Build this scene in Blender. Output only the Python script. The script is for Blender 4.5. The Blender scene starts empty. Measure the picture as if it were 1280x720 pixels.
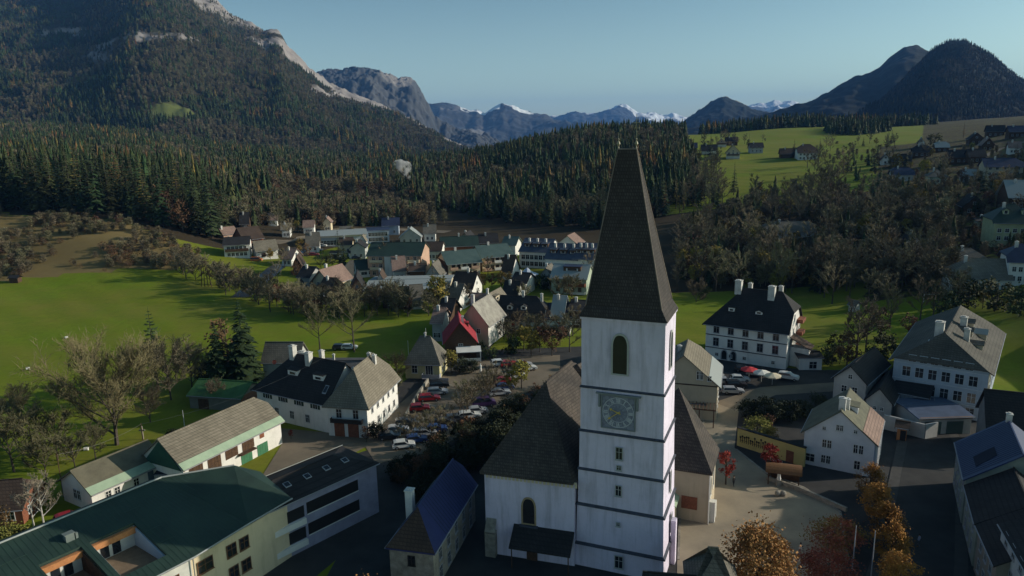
import bpy, math, random
import numpy as np
rad = math.radians
random.seed(7)
RS = np.random.RandomState(11)
# ------------------------------------------------------------------ camera
CAM_H, FPX, PITCH, ROLL = 55.0, 900.0, rad(12.4), rad(1.2)
scene = bpy.context.scene
COL = scene.collection
cam_data = bpy.data.cameras.new('camera')
cam_data.sensor_width = 36.0
cam_data.lens = 36.0 * FPX / 1280.0
cam_data.clip_start, cam_data.clip_end = 0.5, 60000.0
cam = bpy.data.objects.new('camera', cam_data)
COL.objects.link(cam)
from mathutils import Matrix, Vector
cam.matrix_world = (Matrix.Translation((0, 0, CAM_H)) @ Matrix.Rotation(math.pi / 2 - PITCH, 4, 'X')
                    @ Matrix.Rotation(-ROLL, 4, 'Z'))
scene.camera = cam
# ------------------------------------------------------------------ sky, sun, exposure
SUN_EL, SUN_ROT = 19.0, 85.0
world = bpy.data.worlds.new('World')
scene.world = world
world.use_nodes = True
wn, wl = world.node_tree.nodes, world.node_tree.links
sky = wn.new('ShaderNodeTexSky')
sky.sky_type = 'NISHITA'
sky.sun_disc = False
sky.sun_elevation = rad(SUN_EL)
sky.sun_rotation = rad(SUN_ROT)
sky.altitude = 700
sky.air_density = 0.65
sky.dust_density = 3.0
sky.ozone_density = 2.0
tint = wn.new('ShaderNodeMix'); tint.data_type = 'RGBA'; tint.blend_type = 'MULTIPLY'; tint.inputs[0].default_value = 1; tint.inputs[7].default_value = (.86, 1.20, 1.02, 1)
wl.new(sky.outputs[0], tint.inputs[6]); 
# pale band of thick air low over the horizon
gc = wn.new('ShaderNodeTexCoord'); gs = wn.new('ShaderNodeSeparateXYZ'); gm = wn.new('ShaderNodeMapRange'); gp_ = wn.new('ShaderNodeMath'); gp_.operation = 'POWER'; gp_.inputs[1].default_value = 3.0
gm.inputs['From Min'].default_value = .42; gm.inputs['From Max'].default_value = 0.0
wl.new(gc.outputs['Generated'], gs.inputs[0]); wl.new(gs.outputs[2], gm.inputs['Value']); wl.new(gm.outputs[0], gp_.inputs[0])
ga = wn.new('ShaderNodeMix'); ga.data_type = 'RGBA'; ga.blend_type = 'ADD'; ga.inputs[7].default_value = (3.5, 3.4, 2.1, 1)
wl.new(gp_.outputs[0], ga.inputs[0]); wl.new(tint.outputs[2], ga.inputs[6]); wl.new(ga.outputs[2], wn['Background'].inputs[0])
wn['Background'].inputs[1].default_value = 0.118
sd = bpy.data.lights.new('sun', 'SUN')
sd.energy = 5.0
sd.angle = rad(0.5)
sd.color = (1.0, 0.90, 0.76)
sun = bpy.data.objects.new('sun', sd)
COL.objects.link(sun)
_sv = Vector((math.sin(rad(SUN_ROT)) * math.cos(rad(SUN_EL)), math.cos(rad(SUN_ROT)) * math.cos(rad(SUN_EL)), math.sin(rad(SUN_EL))))
sun.rotation_euler = _sv.to_track_quat('Z', 'Y').to_euler()
sun.location = (0, 0, 200)
vs = scene.view_settings
vs.view_transform, vs.look, vs.exposure, vs.gamma = 'Standard', 'None', -0.16, 1.0
vs.use_curve_mapping = False
scene.cycles.max_bounces = 4
scene.cycles.diffuse_bounces = 2
scene.cycles.glossy_bounces = 2
scene.cycles.volume_bounces = 0
scene.cycles.use_denoising = True
scene.cycles.use_adaptive_sampling = True

# ------------------------------------------------------------------ terrain height
TS = [-1.6, -1.0, -.69, -.53, -.37, -.17, 0, .09, .17, .28, .39, .5, .6, .7, 1.0, 1.6]
TY = [-120, 120, 200, 268, 300, 330, 430, 600, 800, 1000, 1300, 2000, 3200, 6000, 25000]
TZ = {  # last two columns: unseen hill, raised to shade the village side
 -120:  [0]*16,
 120:   [2, 0, 0, 0, 0, 0, 0, 0, 0, 0, 0, 0, 0, 0, 6, 20],
 200:   [6, 1, 0, 0, 0, 0, 0, 0, 0, 0, 0, 1, 3, 6, 28, 70],
 268:   [22, 6, 1, 1, .5, 0, 0, 0, 0, 0, 1, 4, 9, 13, 44, 88],
 300:   [30, 12, 11, 11, 1, 0, 0, 0, 0, 2, 4, 9, 14, 18, 53, 103],
 330:   [40, 26, 21, 20, 3, 0, 0, 0, 0, 3, 6, 12, 17, 21, 60, 114],
 430:   [56, 36, 29, 26, 7, 0, 0, 2, 6, 12, 14, 20, 26, 31, 84, 156],
 600:   [60, 42, 30, 26, 8, 0, 5, 18, 27, 26, 28, 32, 38, 44, 112, 210],
 800:   [80, 50, 40, 35, 14, 0, 22, 42, 46, 38, 40, 41, 45, 50, 130, 220],
 1000:  [90, 62, 52, 44, 20, 0, 22, 46, 46, 42, 54, 46, 50, 56, 80, 120],
 1300:  [120, 90, 75, 60, 26, 2, 3, 14, 26, 38, 50, 44, 54, 60, 90, 130],
 2000:  [150, 110, 90, 70, 30, -10, -20, -15, 0, 25, 35, 40, 55, 60, 100, 140],
 3200:  [60, 40, 30, 10, -20, -50, -60, -60, -50, -20, 0, 20, 20, 20, 20, 20],
 6000:  [-80]*16,
 25000: [-120]*16,
}
_A = np.array([TZ[y] for y in TY], float)
_GS = np.linspace(-1.6, 1.6, 161)
_yt = lambda y: np.sign(y) * np.log1p(np.abs(y) / 150.0)
_GT = np.linspace(float(_yt(np.array(-120.))), float(_yt(np.array(25000.))), 260)
_tmp = np.array([np.interp(_GS, TS, r) for r in _A])
_GZ = np.array([np.interp(_GT, _yt(np.array(TY, float)), _tmp[:, i]) for i in range(161)]).T
for _ in range(5):
    p = np.pad(_GZ, ((1, 1), (0, 0)), 'edge'); _GZ = (p[:-2] + 2 * p[1:-1] + p[2:]) / 4
for _ in range(8):
    p = np.pad(_GZ, ((0, 0), (1, 1)), 'edge'); _GZ = (p[:, :-2] + 2 * p[:, 1:-1] + p[:, 2:]) / 4
_j0 = np.searchsorted(_GT, float(_yt(np.array(170.))))
# the town floor is level: clear the smoothing's leftovers there
for i, s in enumerate(_GS):
    for j, t in enumerate(_GT):
        s1_ = .95 if t < _yt(np.array(160.)) else .42
        if t < _yt(np.array(215.)) and -.66 < s < s1_:
            w = min(1, (_yt(np.array(215.)) - t) / .12) * min(1, (s + .66) / .08, (s1_ - s) / .08)
            _GZ[j, i] *= 1 - w

def hts(x, y):
    x = np.asarray(x, float); y = np.asarray(y, float)
    s = np.clip(x / np.maximum(y, 120.0), -1.599, 1.599)
    t = np.clip(_yt(y), _GT[0], _GT[-1] - 1e-6)
    fi = (s + 1.6) / 3.2 * 160; fj = (t - _GT[0]) / (_GT[-1] - _GT[0]) * 259
    i = np.floor(fi).astype(int).clip(0, 159); j = np.floor(fj).astype(int).clip(0, 258)
    a = fi - i; b = fj - j
    return (_GZ[j, i] * (1 - a) + _GZ[j, i + 1] * a) * (1 - b) + (_GZ[j + 1, i] * (1 - a) + _GZ[j + 1, i + 1] * a) * b

def ht(x, y):
    return float(hts(x, y))

def raydir(px, py):
    a = (px - 640) / FPX; b = (360 - py) / FPX
    u = a * math.cos(ROLL) + b * math.sin(ROLL); v = -a * math.sin(ROLL) + b * math.cos(ROLL)
    return (u, math.cos(PITCH) + v * math.sin(PITCH), -math.sin(PITCH) + v * math.cos(PITCH))

def at(px, py, dz=0.0):
    """the point of the terrain (raised by dz) seen at a photograph pixel"""
    d = raydir(px, py)
    t0 = 60.0
    t = t0
    while t < 6000:
        x, y, z = d[0] * t, d[1] * t, CAM_H + d[2] * t
        if z <= ht(x, y) + dz: break
        t *= 1.01
    lo, hi = t / 1.01, t
    for _ in range(24):
        m = (lo + hi) / 2
        if CAM_H + d[2] * m <= ht(d[0] * m, d[1] * m) + dz: hi = m
        else: lo = m
    return Vector((d[0] * hi, d[1] * hi, ht(d[0] * hi, d[1] * hi)))

def atz(px, py, z):
    d = raydir(px, py); k = (z - CAM_H) / d[2]
    return Vector((d[0] * k, d[1] * k, z))

def projx(x, y, z):
    z -= CAM_H; f = y * math.cos(PITCH) - z * math.sin(PITCH); up = y * math.sin(PITCH) + z * math.cos(PITCH)
    return 640 + FPX * (x / f * math.cos(ROLL) - up / f * math.sin(ROLL))

def atY(px, py, Y):
    d = raydir(px, py); k = Y / d[1]
    return Vector((d[0] * k, Y, CAM_H + d[2] * k))

# ------------------------------------------------------------------ cheap value noise for shapes
def _hash(ix, iy, seed):
    n = (ix * 374761393 + iy * 668265263 + seed * 974711) & 0x7fffffff
    n = ((n ^ (n >> 13)) * 1274126177) & 0x7fffffff
    return ((n ^ (n >> 16)) & 0xffff) / 65535.0
def vnoise(x, y, seed=0):
    x = np.asarray(x, float); y = np.asarray(y, float)
    ix = np.floor(x).astype(np.int64); iy = np.floor(y).astype(np.int64)
    fx = x - ix; fy = y - iy; fx = fx * fx * (3 - 2 * fx); fy = fy * fy * (3 - 2 * fy)
    a = _hash(ix, iy, seed); b = _hash(ix + 1, iy, seed); c = _hash(ix, iy + 1, seed); d = _hash(ix + 1, iy + 1, seed)
    return (a * (1 - fx) + b * fx) * (1 - fy) + (c * (1 - fx) + d * fx) * fy
def fbm(x, y, seed=0, o=5):
    r = 0; a = .5; f = 1
    for k in range(o):
        r = r + a * (vnoise(x * f, y * f, seed + k) * 2 - 1); a *= .5; f *= 2.03
    return r
def ridged(x, y, seed=0, o=5):
    r = 0; a = .5; f = 1
    for k in range(o):
        r = r + a * (1 - 2 * np.abs(vnoise(x * f, y * f, seed + k) * 2 - 1)); a *= .5; f *= 2.1
    return r

# ------------------------------------------------------------------ object helpers
class MB:
    """collects shapes, builds ONE mesh object"""
    def __init__(s): s.v = []; s.f = []; s.m = []; s.k = 0
    def mat(s, k): s.k = k; return s
    def poly(s, pts):
        n = len(s.v); s.v += [tuple(p) for p in pts]; s.f.append(tuple(range(n, n + len(pts)))); s.m.append(s.k); return s
    def prism(s, pts, dz, d=None):
        """polygon extruded by vector (0,0,dz) or d"""
        d = d or (0, 0, dz); n = len(s.v); c = len(pts)
        s.v += [tuple(p) for p in pts] + [(p[0] + d[0], p[1] + d[1], p[2] + d[2]) for p in pts]
        s.f.append(tuple(range(n + c - 1, n - 1, -1))); s.f.append(tuple(range(n + c, n + 2 * c)))
        s.m += [s.k] * 2
        for i in range(c):
            j = (i + 1) % c; s.f.append((n + i, n + j, n + c + j, n + c + i)); s.m.append(s.k)
        return s
    def box(s, x0, x1, y0, y1, z0, z1):
        return s.prism([(x0, y0, z0), (x1, y0, z0), (x1, y1, z0), (x0, y1, z0)], z1 - z0)
    def tube(s, a, b, ra, rb=None, n=5, cap=True):
        rb = ra if rb is None else rb
        a = Vector(a); b = Vector(b); d = (b - a)
        if d.length < 1e-6: return s
        d.normalize(); u = d.orthogonal().normalized(); w = d.cross(u); k = len(s.v)
        for c, r in ((a, ra), (b, rb)):
            for i in range(n):
                t = 2 * math.pi * i / n; s.v.append(tuple(c + u * math.cos(t) * r + w * math.sin(t) * r))
        for i in range(n):
            j = (i + 1) % n; s.f.append((k + i, k + j, k + n + j, k + n + i)); s.m.append(s.k)
        if cap: 
            s.f.append(tuple(k + n + i for i in range(n))); s.m.append(s.k)
            s.f.append(tuple(k + n - 1 - i for i in range(n))); s.m.append(s.k)
        return s
    def lathe(s, prof, n=12, c=(0, 0, 0)):
        k = len(s.v)
        for r, z in prof:
            for i in range(n):
                t = 2 * math.pi * i / n; s.v.append((c[0] + r * math.cos(t), c[1] + r * math.sin(t), c[2] + z))
        for q in range(len(prof) - 1):
            for i in range(n):
                j = (i + 1) % n; s.f.append((k + q * n + i, k + q * n + j, k + (q + 1) * n + j, k + (q + 1) * n + i)); s.m.append(s.k)
        return s
    def data(s, name, mats):
        me = bpy.data.meshes.new(name); me.from_pydata(s.v, [], s.f)
        for m in (mats if isinstance(mats, (list, tuple)) else [mats]): me.materials.append(m)
        if any(s.m): me.polygons.foreach_set('material_index', s.m)
        me.update(); return me
    def build(s, name, mats, parent=None, loc=None, rz=0):
        return link(name, s.data(name, mats), parent, loc, rz)

def link(name, me, parent=None, loc=None, rz=0):
    o = bpy.data.objects.new(name, me); COL.objects.link(o)
    if parent is not None: o.parent = parent
    if loc is not None: o.location = loc
    if rz: o.rotation_euler = (0, 0, rz)
    return o
def tag(o, label=None, cat=None, group=None, kind=None):
    if label: o['label'] = label
    if cat: o['category'] = cat
    if group: o['group'] = group
    if kind: o['kind'] = kind
    return o
def empty(name, loc, rz=0, label=None, cat=None, group=None):
    o = link(name, None, None, loc, rz); o.empty_display_size = .5
    return tag(o, label, cat, group)
def copy_tree(root, loc, rz, label=None, sc=None):
    r = root.copy(); COL.objects.link(r); r.location = loc; r.rotation_euler = (0, 0, rz)
    if label: r['label'] = label
    if sc: r.scale = (sc, sc, sc)
    for ch in list(root.children):
        c = ch.copy(); COL.objects.link(c); c.parent = r
        for g in list(ch.children):
            d = g.copy(); COL.objects.link(d); d.parent = c
    return r

# ------------------------------------------------------------------ materials
MATS = {}
def M(name, col, rough=.9, var=.25, scale=.5, metal=0, spec=.3, col2=None, obj_var=0, bump=0, bscale=4, hue=0, coord='Object', detail=6, mixlo=.35, mixhi=.65, trans=0):
    if name in MATS: return MATS[name]
    m = bpy.data.materials.new(name); m.use_nodes = True; n = m.node_tree.nodes; l = m.node_tree.links
    b = n['Principled BSDF']; b.inputs['Roughness'].default_value = rough; b.inputs['Metallic'].default_value = metal
    b.inputs['Specular IOR Level'].default_value = spec
    tc = n.new('ShaderNodeTexCoord'); nz = n.new('ShaderNodeTexNoise'); nz.inputs['Scale'].default_value = scale
    nz.inputs['Detail'].default_value = detail; nz.inputs['Roughness'].default_value = .65
    l.new(tc.outputs[coord], nz.inputs['Vector'])
    mr = n.new('ShaderNodeMapRange'); mr.inputs['From Min'].default_value = mixlo; mr.inputs['From Max'].default_value = mixhi
    l.new(nz.outputs['Fac'], mr.inputs['Value'])
    mx = n.new('ShaderNodeMix'); mx.data_type = 'RGBA'
    c2 = col2 or tuple(c * (1 - var) for c in col)
    mx.inputs[6].default_value = (*col, 1); mx.inputs[7].default_value = (*c2, 1)
    l.new(mr.outputs[0], mx.inputs[0])
    out = mx.outputs[2]
    if obj_var or hue:
        oi = n.new('ShaderNodeObjectInfo'); hs = n.new('ShaderNodeHueSaturation')
        r1 = n.new('ShaderNodeMapRange'); r1.inputs['To Min'].default_value = 1 - obj_var; r1.inputs['To Max'].default_value = 1 + obj_var
        l.new(oi.outputs['Random'], r1.inputs['Value']); l.new(r1.outputs[0], hs.inputs['Value'])
        mu = n.new('ShaderNodeMath'); mu.operation = 'MULTIPLY'; mu.inputs[1].default_value = 7.31; fr = n.new('ShaderNodeMath'); fr.operation = 'FRACT'
        l.new(oi.outputs['Random'], mu.inputs[0]); l.new(mu.outputs[0], fr.inputs[0])
        r2 = n.new('ShaderNodeMapRange'); r2.inputs['To Min'].default_value = .5 - hue; r2.inputs['To Max'].default_value = .5 + hue
        l.new(fr.outputs[0], r2.inputs['Value']); l.new(r2.outputs[0], hs.inputs['Hue'])
        l.new(out, hs.inputs['Color']); out = hs.outputs[0]
    l.new(out, b.inputs['Base Color'])
    if bump:
        n2 = n.new('ShaderNodeTexNoise'); n2.inputs['Scale'].default_value = bscale; n2.inputs['Detail'].default_value = 4
        l.new(tc.outputs[coord], n2.inputs['Vector'])
        bp = n.new('ShaderNodeBump'); bp.inputs['Strength'].default_value = bump; bp.inputs['Distance'].default_value = .2
        l.new(n2.outputs['Fac'], bp.inputs['Height']); l.new(bp.outputs[0], b.inputs['Normal'])
    MATS[name] = m; return m

def tiled(name, col, col2, row=.35, brick=.5, rough=.85, gap=.75, spec=.25, stain=.35):
    """roof covering: courses of tiles or shingles with weathered patches"""
    if name in MATS: return MATS[name]
    m = M(name, col, rough, scale=.22, col2=col2, spec=spec, detail=8)
    n = m.node_tree.nodes; l = m.node_tree.links; b = n['Principled BSDF']
    src = b.inputs['Base Color'].links[0].from_socket
    tc = [x for x in n if x.type == 'TEX_COORD'][0]
    sp = n.new('ShaderNodeSeparateXYZ'); l.new(tc.outputs['Object'], sp.inputs[0])
    cb = n.new('ShaderNodeCombineXYZ'); ad = n.new('ShaderNodeMath'); ad.operation = 'ADD'
    l.new(sp.outputs[0], ad.inputs[0]); l.new(sp.outputs[1], ad.inputs[1]); l.new(ad.outputs[0], cb.inputs[0]); l.new(sp.outputs[2], cb.inputs[1])
    br = n.new('ShaderNodeTexBrick'); br.inputs['Scale'].default_value = 1; br.inputs['Brick Width'].default_value = brick; br.inputs['Row Height'].default_value = row
    br.inputs['Mortar Size'].default_value = row * .12; br.inputs['Color1'].default_value = (1, 1, 1, 1); br.inputs['Color2'].default_value = (gap, gap, gap, 1)
    br.inputs['Mortar'].default_value = (gap * .7, gap * .7, gap * .7, 1); br.inputs['Bias'].default_value = .1
    l.new(cb.outputs[0], br.inputs['Vector'])
    mu = n.new('ShaderNodeMix'); mu.data_type = 'RGBA'; mu.blend_type = 'MULTIPLY'; mu.inputs[0].default_value = 1
    l.new(src, mu.inputs[6]); l.new(br.outputs[0], mu.inputs[7]); l.new(mu.outputs[2], b.inputs['Base Color'])
    return m

def streaks(m, amt=.32, lo=.52, hi=.78):
    """rain streaks and grime running down a wall"""
    n = m.node_tree.nodes; l = m.node_tree.links; b = n['Principled BSDF']; src = b.inputs['Base Color'].links[0].from_socket
    tc = [x for x in n if x.type == 'TEX_COORD'][0]; mp = n.new('ShaderNodeMapping'); mp.inputs['Scale'].default_value = (1.1, 1.1, .10)
    l.new(tc.outputs['Object'], mp.inputs[0]); z = n.new('ShaderNodeTexNoise'); z.inputs['Scale'].default_value = 1.0; z.inputs['Detail'].default_value = 6; z.inputs['Roughness'].default_value = .7
    l.new(mp.outputs[0], z.inputs['Vector']); r = n.new('ShaderNodeMapRange'); r.inputs['From Min'].default_value = lo; r.inputs['From Max'].default_value = hi; r.inputs['To Min'].default_value = 1; r.inputs['To Max'].default_value = 1 - amt
    l.new(z.outputs['Fac'], r.inputs['Value']); mu = n.new('ShaderNodeMix'); mu.data_type = 'RGBA'; mu.blend_type = 'MULTIPLY'; mu.inputs[0].default_value = 1
    l.new(src, mu.inputs[6]); l.new(r.outputs[0], mu.inputs[7]); l.new(mu.outputs[2], b.inputs['Base Color']); return m
mw_white = M('plaster_white', (.72, .70, .66), scale=.35, col2=(.55, .54, .50), bump=.15, bscale=3, mixlo=.5, mixhi=.8)
mw_tower = M('lime_plaster', (.69, .62, .76), scale=.18, col2=(.50, .46, .55), bump=.35, bscale=1.5, mixlo=.45, mixhi=.85, detail=9)
mw_cream = M('plaster_cream', (.62, .52, .36), scale=.35, col2=(.52, .43, .29), mixlo=.5, mixhi=.8)
mw_tan = M('plaster_tan', (.50, .42, .30), scale=.35, col2=(.42, .35, .25), mixlo=.5, mixhi=.8)
mw_yellow = M('plaster_yellow', (.60, .46, .17), scale=.5, col2=(.46, .36, .14), mixlo=.5, mixhi=.8)
mw_grey = M('plaster_grey', (.45, .45, .44), scale=.35, col2=(.36, .36, .35))
mw_blue = M('plaster_blue_grey', (.38, .44, .52), scale=.35, col2=(.32, .37, .44))
mw_green = M('plaster_pale_green', (.42, .48, .38), scale=.35, col2=(.34, .4, .3))
mw_pink = M('plaster_salmon', (.55, .36, .26), scale=.35)
mw_wood = M('dark_timber', (.11, .060, .034), scale=3, col2=(.05, .03, .018))
mw_redwood = M('red_timber', (.27, .10, .055), scale=3, col2=(.16, .06, .035))
mw_orange = M('larch_board', (.48, .21, .085), scale=4, col2=(.36, .15, .06))
mw_stone = M('field_stone', (.34, .31, .26), scale=1.2, col2=(.20, .18, .15), bump=.6, bscale=2)
mw_trim = M('white_trim', (.70, .69, .66), var=.1)
mw_trimg = M('grey_trim', (.32, .33, .36), var=.15)
for m__ in (mw_white, mw_cream, mw_tan, mw_grey, mw_blue, mw_green): streaks(m__, .22)
streaks(mw_tower, .34, .48, .74)
m_glass = M('window_glass', (.018, .022, .028), rough=.12, var=.3, spec=.6)
m_frame = M('window_frame_white', (.62, .62, .60), var=.1)
m_framed = M('window_frame_brown', (.16, .08, .04), var=.2)
m_shut = M('shutter_dark_green', (.03, .055, .04), var=.2)
m_iron = M('dark_iron', (.02, .02, .022), rough=.5, var=.2)
m_gold = M('gilt', (.75, .55, .12), rough=.35, var=.1, metal=.3)
m_chim = M('chimney_plaster', (.62, .60, .56), scale=1, col2=(.42, .40, .37))
m_chimb = M('chimney_brick', (.33, .15, .10), scale=1, col2=(.22, .10, .07))
mr_dark = tiled('roof_dark_slate', (.040, .038, .040), (.026, .025, .026))
mr_brown = tiled('roof_brown_tile', (.105, .070, .052), (.065, .045, .036))
mr_grey = tiled('roof_grey_tile', (.20, .18, .15), (.13, .12, .10))
mr_tan = tiled('roof_tan_eternit', (.27, .235, .18), (.19, .165, .125))
mr_shingle = tiled('larch_shingle', (.130, .105, .088), (.070, .060, .055), row=.32, brick=.28, gap=.6)
mr_spire = tiled('spire_shingle', (.088, .074, .070), (.050, .044, .043), row=.4, brick=.3, gap=.62)
mr_red = tiled('roof_red_tile', (.42, .045, .06), (.33, .035, .045))
mr_pink = tiled('roof_rose_tile', (.34, .23, .19), (.25, .17, .14))
mr_blue = M('roof_blue_metal', (.030, .040, .085), rough=.6, scale=.4, col2=(.022, .03, .06), spec=.3)
mr_green = M('roof_green_metal', (.022, .046, .034), rough=.6, scale=.3, col2=(.014, .030, .024), spec=.4)
mr_teal = M('roof_teal_metal', (.075, .115, .105), rough=.6, scale=.3, col2=(.05, .085, .08), spec=.4)
mr_pale = M('roof_pale_metal', (.29, .31, .30), rough=.6, scale=.2, col2=(.28, .31, .31), spec=.3)
mr_lgreen = M('roof_light_green_metal', (.36, .46, .32), rough=.6, scale=.6, col2=(.29, .38, .27), spec=.3)
m_bark = M('bark', (.085, .068, .052), scale=2, col2=(.05, .04, .032), obj_var=.2)
m_twig = M('bare_twigs', (.190, .163, .095), scale=.3, col2=(.125, .108, .066), obj_var=.35, hue=.03)
m_birch = M('pale_bark', (.50, .47, .42), scale=4, col2=(.12, .11, .10), mixlo=.45, mixhi=.75)
m_needle = M('needles', (.045, .062, .018), scale=.15, col2=(.024, .038, .014), obj_var=.45, hue=.05)
m_larch = M('larch_needles', (.19, .115, .030), scale=.15, col2=(.13, .09, .03), obj_var=.3, hue=.035)
m_leaf_o = M('autumn_leaf_orange', (.32, .125, .026), scale=.5, col2=(.17, .085, .03), obj_var=.2, hue=.02)
m_leaf_r = M('autumn_leaf_red', (.22, .050, .028), scale=.5, col2=(.12, .045, .022), obj_var=.2, hue=.015)
m_leaf_y = M('autumn_leaf_yellow', (.26, .185, .03), scale=.5, col2=(.13, .115, .028), obj_var=.2, hue=.03)
m_leaf_b = M('autumn_leaf_russet', (.13, .065, .030), scale=.5, col2=(.08, .048, .026), obj_var=.3, hue=.02)
m_leaf_g = M('shrub_leaf', (.055, .068, .020), scale=.5, col2=(.032, .042, .014), obj_var=.35, hue=.03)
# ------------------------------------------------------------------ land: materials driven by a cover attribute
def cover_mat(name, base, base2, c_r, c_g, c_b, scale, rscale, jitter=.35, r2=None, coord='Object', rough=1.0, worn=None):
    m = bpy.data.materials.new(name); m.use_nodes = True; n = m.node_tree.nodes; l = m.node_tree.links
    b = n['Principled BSDF']; b.inputs['Roughness'].default_value = rough; b.inputs['Specular IOR Level'].default_value = .1
    tc = n.new('ShaderNodeTexCoord')
    def noise(sc, det=8, ro=.65):
        z = n.new('ShaderNodeTexNoise'); z.inputs['Scale'].default_value = sc; z.inputs['Detail'].default_value = det; z.inputs['Roughness'].default_value = ro
        l.new(tc.outputs[coord], z.inputs['Vector']); return z.outputs['Fac']
    def mix(f, a, c):
        x = n.new('ShaderNodeMix'); x.data_type = 'RGBA'
        for s, v in ((0, f), (6, a), (7, c)):
            if isinstance(v, tuple): x.inputs[s].default_value = (*v, 1)
            else: l.new(v, x.inputs[s])
        return x.outputs[2]
    def rng(v, a, c, o0=0, o1=1):
        x = n.new('ShaderNodeMapRange'); x.inputs['From Min'].default_value = a; x.inputs['From Max'].default_value = c
        x.inputs['To Min'].default_value = o0; x.inputs['To Max'].default_value = o1; l.new(v, x.inputs['Value']); return x.outputs[0]
    at_ = n.new('ShaderNodeAttribute'); at_.attribute_name = 'cover'
    sp = n.new('ShaderNodeSeparateColor'); l.new(at_.outputs['Color'], sp.inputs[0])
    nz = noise(scale); nf = noise(rscale)
    col = mix(rng(nz, .38, .62), base, base2)
    col = mix(rng(nf, .3, .75, 0, .5), col, tuple(c * .55 for c in base2))
    if worn:                                     # worn and dry patches, and faint mowing lines
        col = mix(rng(noise(.028, 9, .7), .44, .62, 0, .75), col, worn)
        wv = n.new('ShaderNodeTexWave'); wv.inputs['Scale'].default_value = .035; wv.inputs['Distortion'].default_value = 2.5; wv.inputs['Detail'].default_value = 3; wv.bands_direction = 'DIAGONAL'
        l.new(tc.outputs[coord], wv.inputs['Vector']); col = mix(rng(wv.outputs['Fac'], .0, 1, 0, .30), col, tuple(c * .62 for c in base))
        col = mix(rng(noise(.9, 4, .6), .45, .75, 0, .35), col, tuple(c * .5 for c in base))
    for k, c in ((0, c_r), (1, c_g), (2, c_b)):
        if c is None: continue
        ad = n.new('ShaderNodeMath'); ad.operation = 'MULTIPLY_ADD'; ad.inputs[1].default_value = jitter * 2; l.new(nf, ad.inputs[0]); l.new(sp.outputs[k], ad.inputs[2])
        f = rng(ad.outputs[0], .45 + jitter, .62 + jitter)
        cc = mix(rng(nz, .4, .6), c, tuple(x * .72 for x in c))
        col = mix(f, col, cc)
    l.new(col, b.inputs['Base Color'])
    return m

def grid_object(name, X, Y, Z, cover, mat, smooth=False):
    ny, nx = X.shape
    co = np.stack([X, Y, Z], -1).reshape(-1, 3)
    me = bpy.data.meshes.new(name)
    i = np.arange(ny * nx).reshape(ny, nx)
    q = np.stack([i[:-1, :-1], i[:-1, 1:], i[1:, 1:], i[1:, :-1]], -1).reshape(-1, 4)
    me.vertices.add(len(co)); me.vertices.foreach_set('co', co.ravel())
    me.loops.add(q.size); me.loops.foreach_set('vertex_index', q.ravel())
    me.polygons.add(len(q)); me.polygons.foreach_set('loop_start', np.arange(0, q.size, 4))
    me.update(calc_edges=True)
    if smooth: me.polygons.foreach_set('use_smooth', np.ones(len(q), bool))
    ca = me.color_attributes.new('cover', 'FLOAT_COLOR', 'POINT')
    c = np.ones((len(co), 4)); 
    for k in range(3): c[:, k] = cover[k].ravel() if cover[k] is not None else 0
    ca.data.foreach_set('color', c.ravel())
    me.materials.append(mat); me.validate()
    o = link(name, me); o['kind'] = 'structure'; return o

def inpoly(px, py, poly):
    r = np.zeros(np.shape(px), bool); n = len(poly)
    for i in range(n):
        x0, y0 = poly[i]; x1, y1 = poly[(i + 1) % n]
        c = ((y0 > py) != (y1 > py)) & (px < (x1 - x0) * (py - y0) / ((y1 - y0) or 1e-9) + x0); r ^= c
    return r
def W(pts):
    """world outline of a patch of ground, from photograph corners"""
    return [tuple(at(*p)[:2]) for p in pts]

# world outlines of the woods and of the rough bank (s = x / y against y)
FIELD = W([(-60, 350), (60, 345), (150, 338), (215, 336), (255, 352), (300, 372), (350, 388), (420, 397), (480, 398), (535, 396), (540, 404), (500, 425), (470, 442), (330, 470), (220, 500), (200, 580), (80, 620), (-60, 640)])
BANK = W([(-80, 356), (60, 346), (150, 339), (215, 337), (262, 330), (250, 318), (200, 292), (120, 272), (-80, 262)])

rows = np.concatenate([np.linspace(-120, 60, 10), np.exp(np.linspace(math.log(64), math.log(1400), 210)), np.exp(np.linspace(math.log(1450), math.log(25000), 50))])
cols = np.linspace(-1.58, 1.58, 331)
GX = cols[None, :] * np.maximum(rows[:, None], 260.0); GY = np.repeat(rows[:, None], len(cols), 1)
GZ = hts(GX, GY)
GZ = GZ + (GY > 215) * fbm(GX / 45, GY / 45, 3, 3) * np.clip((GY - 215) / 200, 0, 1) * 1.2
sv = GX / np.maximum(GY, 1)
litter_shade = np.zeros_like(GZ)
litter_shade[(GY > 318) & (sv < -.16) & (GY < 2600) & (GZ > 1.5)] = 1
litter_shade[(GY > 340) & (sv > -.13) & (sv < .22) & (GY < 2600)] = 1  # forest-floor colour brought forward to imitate the hill's shade on the grass
litter_shade[(GY > 355) & (sv > -.40) & (sv < -.1)] = .9
litter_shade[(GY > 235) & (GY < 400) & (sv > .2) & (sv < .5)] = .75
litter_shade[(sv > .5) & (GY > 210)] = .62
litter_shade[(GY > 1250)] = 1
litter_shade[(GY > 405) & (GY < 620) & (sv > .27) & (sv < .47)] = 0
litter_shade[(GY > 640) & (GY < 1250) & (sv > .33) & (sv < .56)] = 0
litter_shade[inpoly(GX, GY, FIELD)] = 0
dry = inpoly(GX, GY, BANK) * .85
litter_shade[dry > 0] = 0
dry = np.maximum(dry, ((GY > 85) & (GY < 300) & (sv > -.14) & (sv < .2)) * .35)
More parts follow.
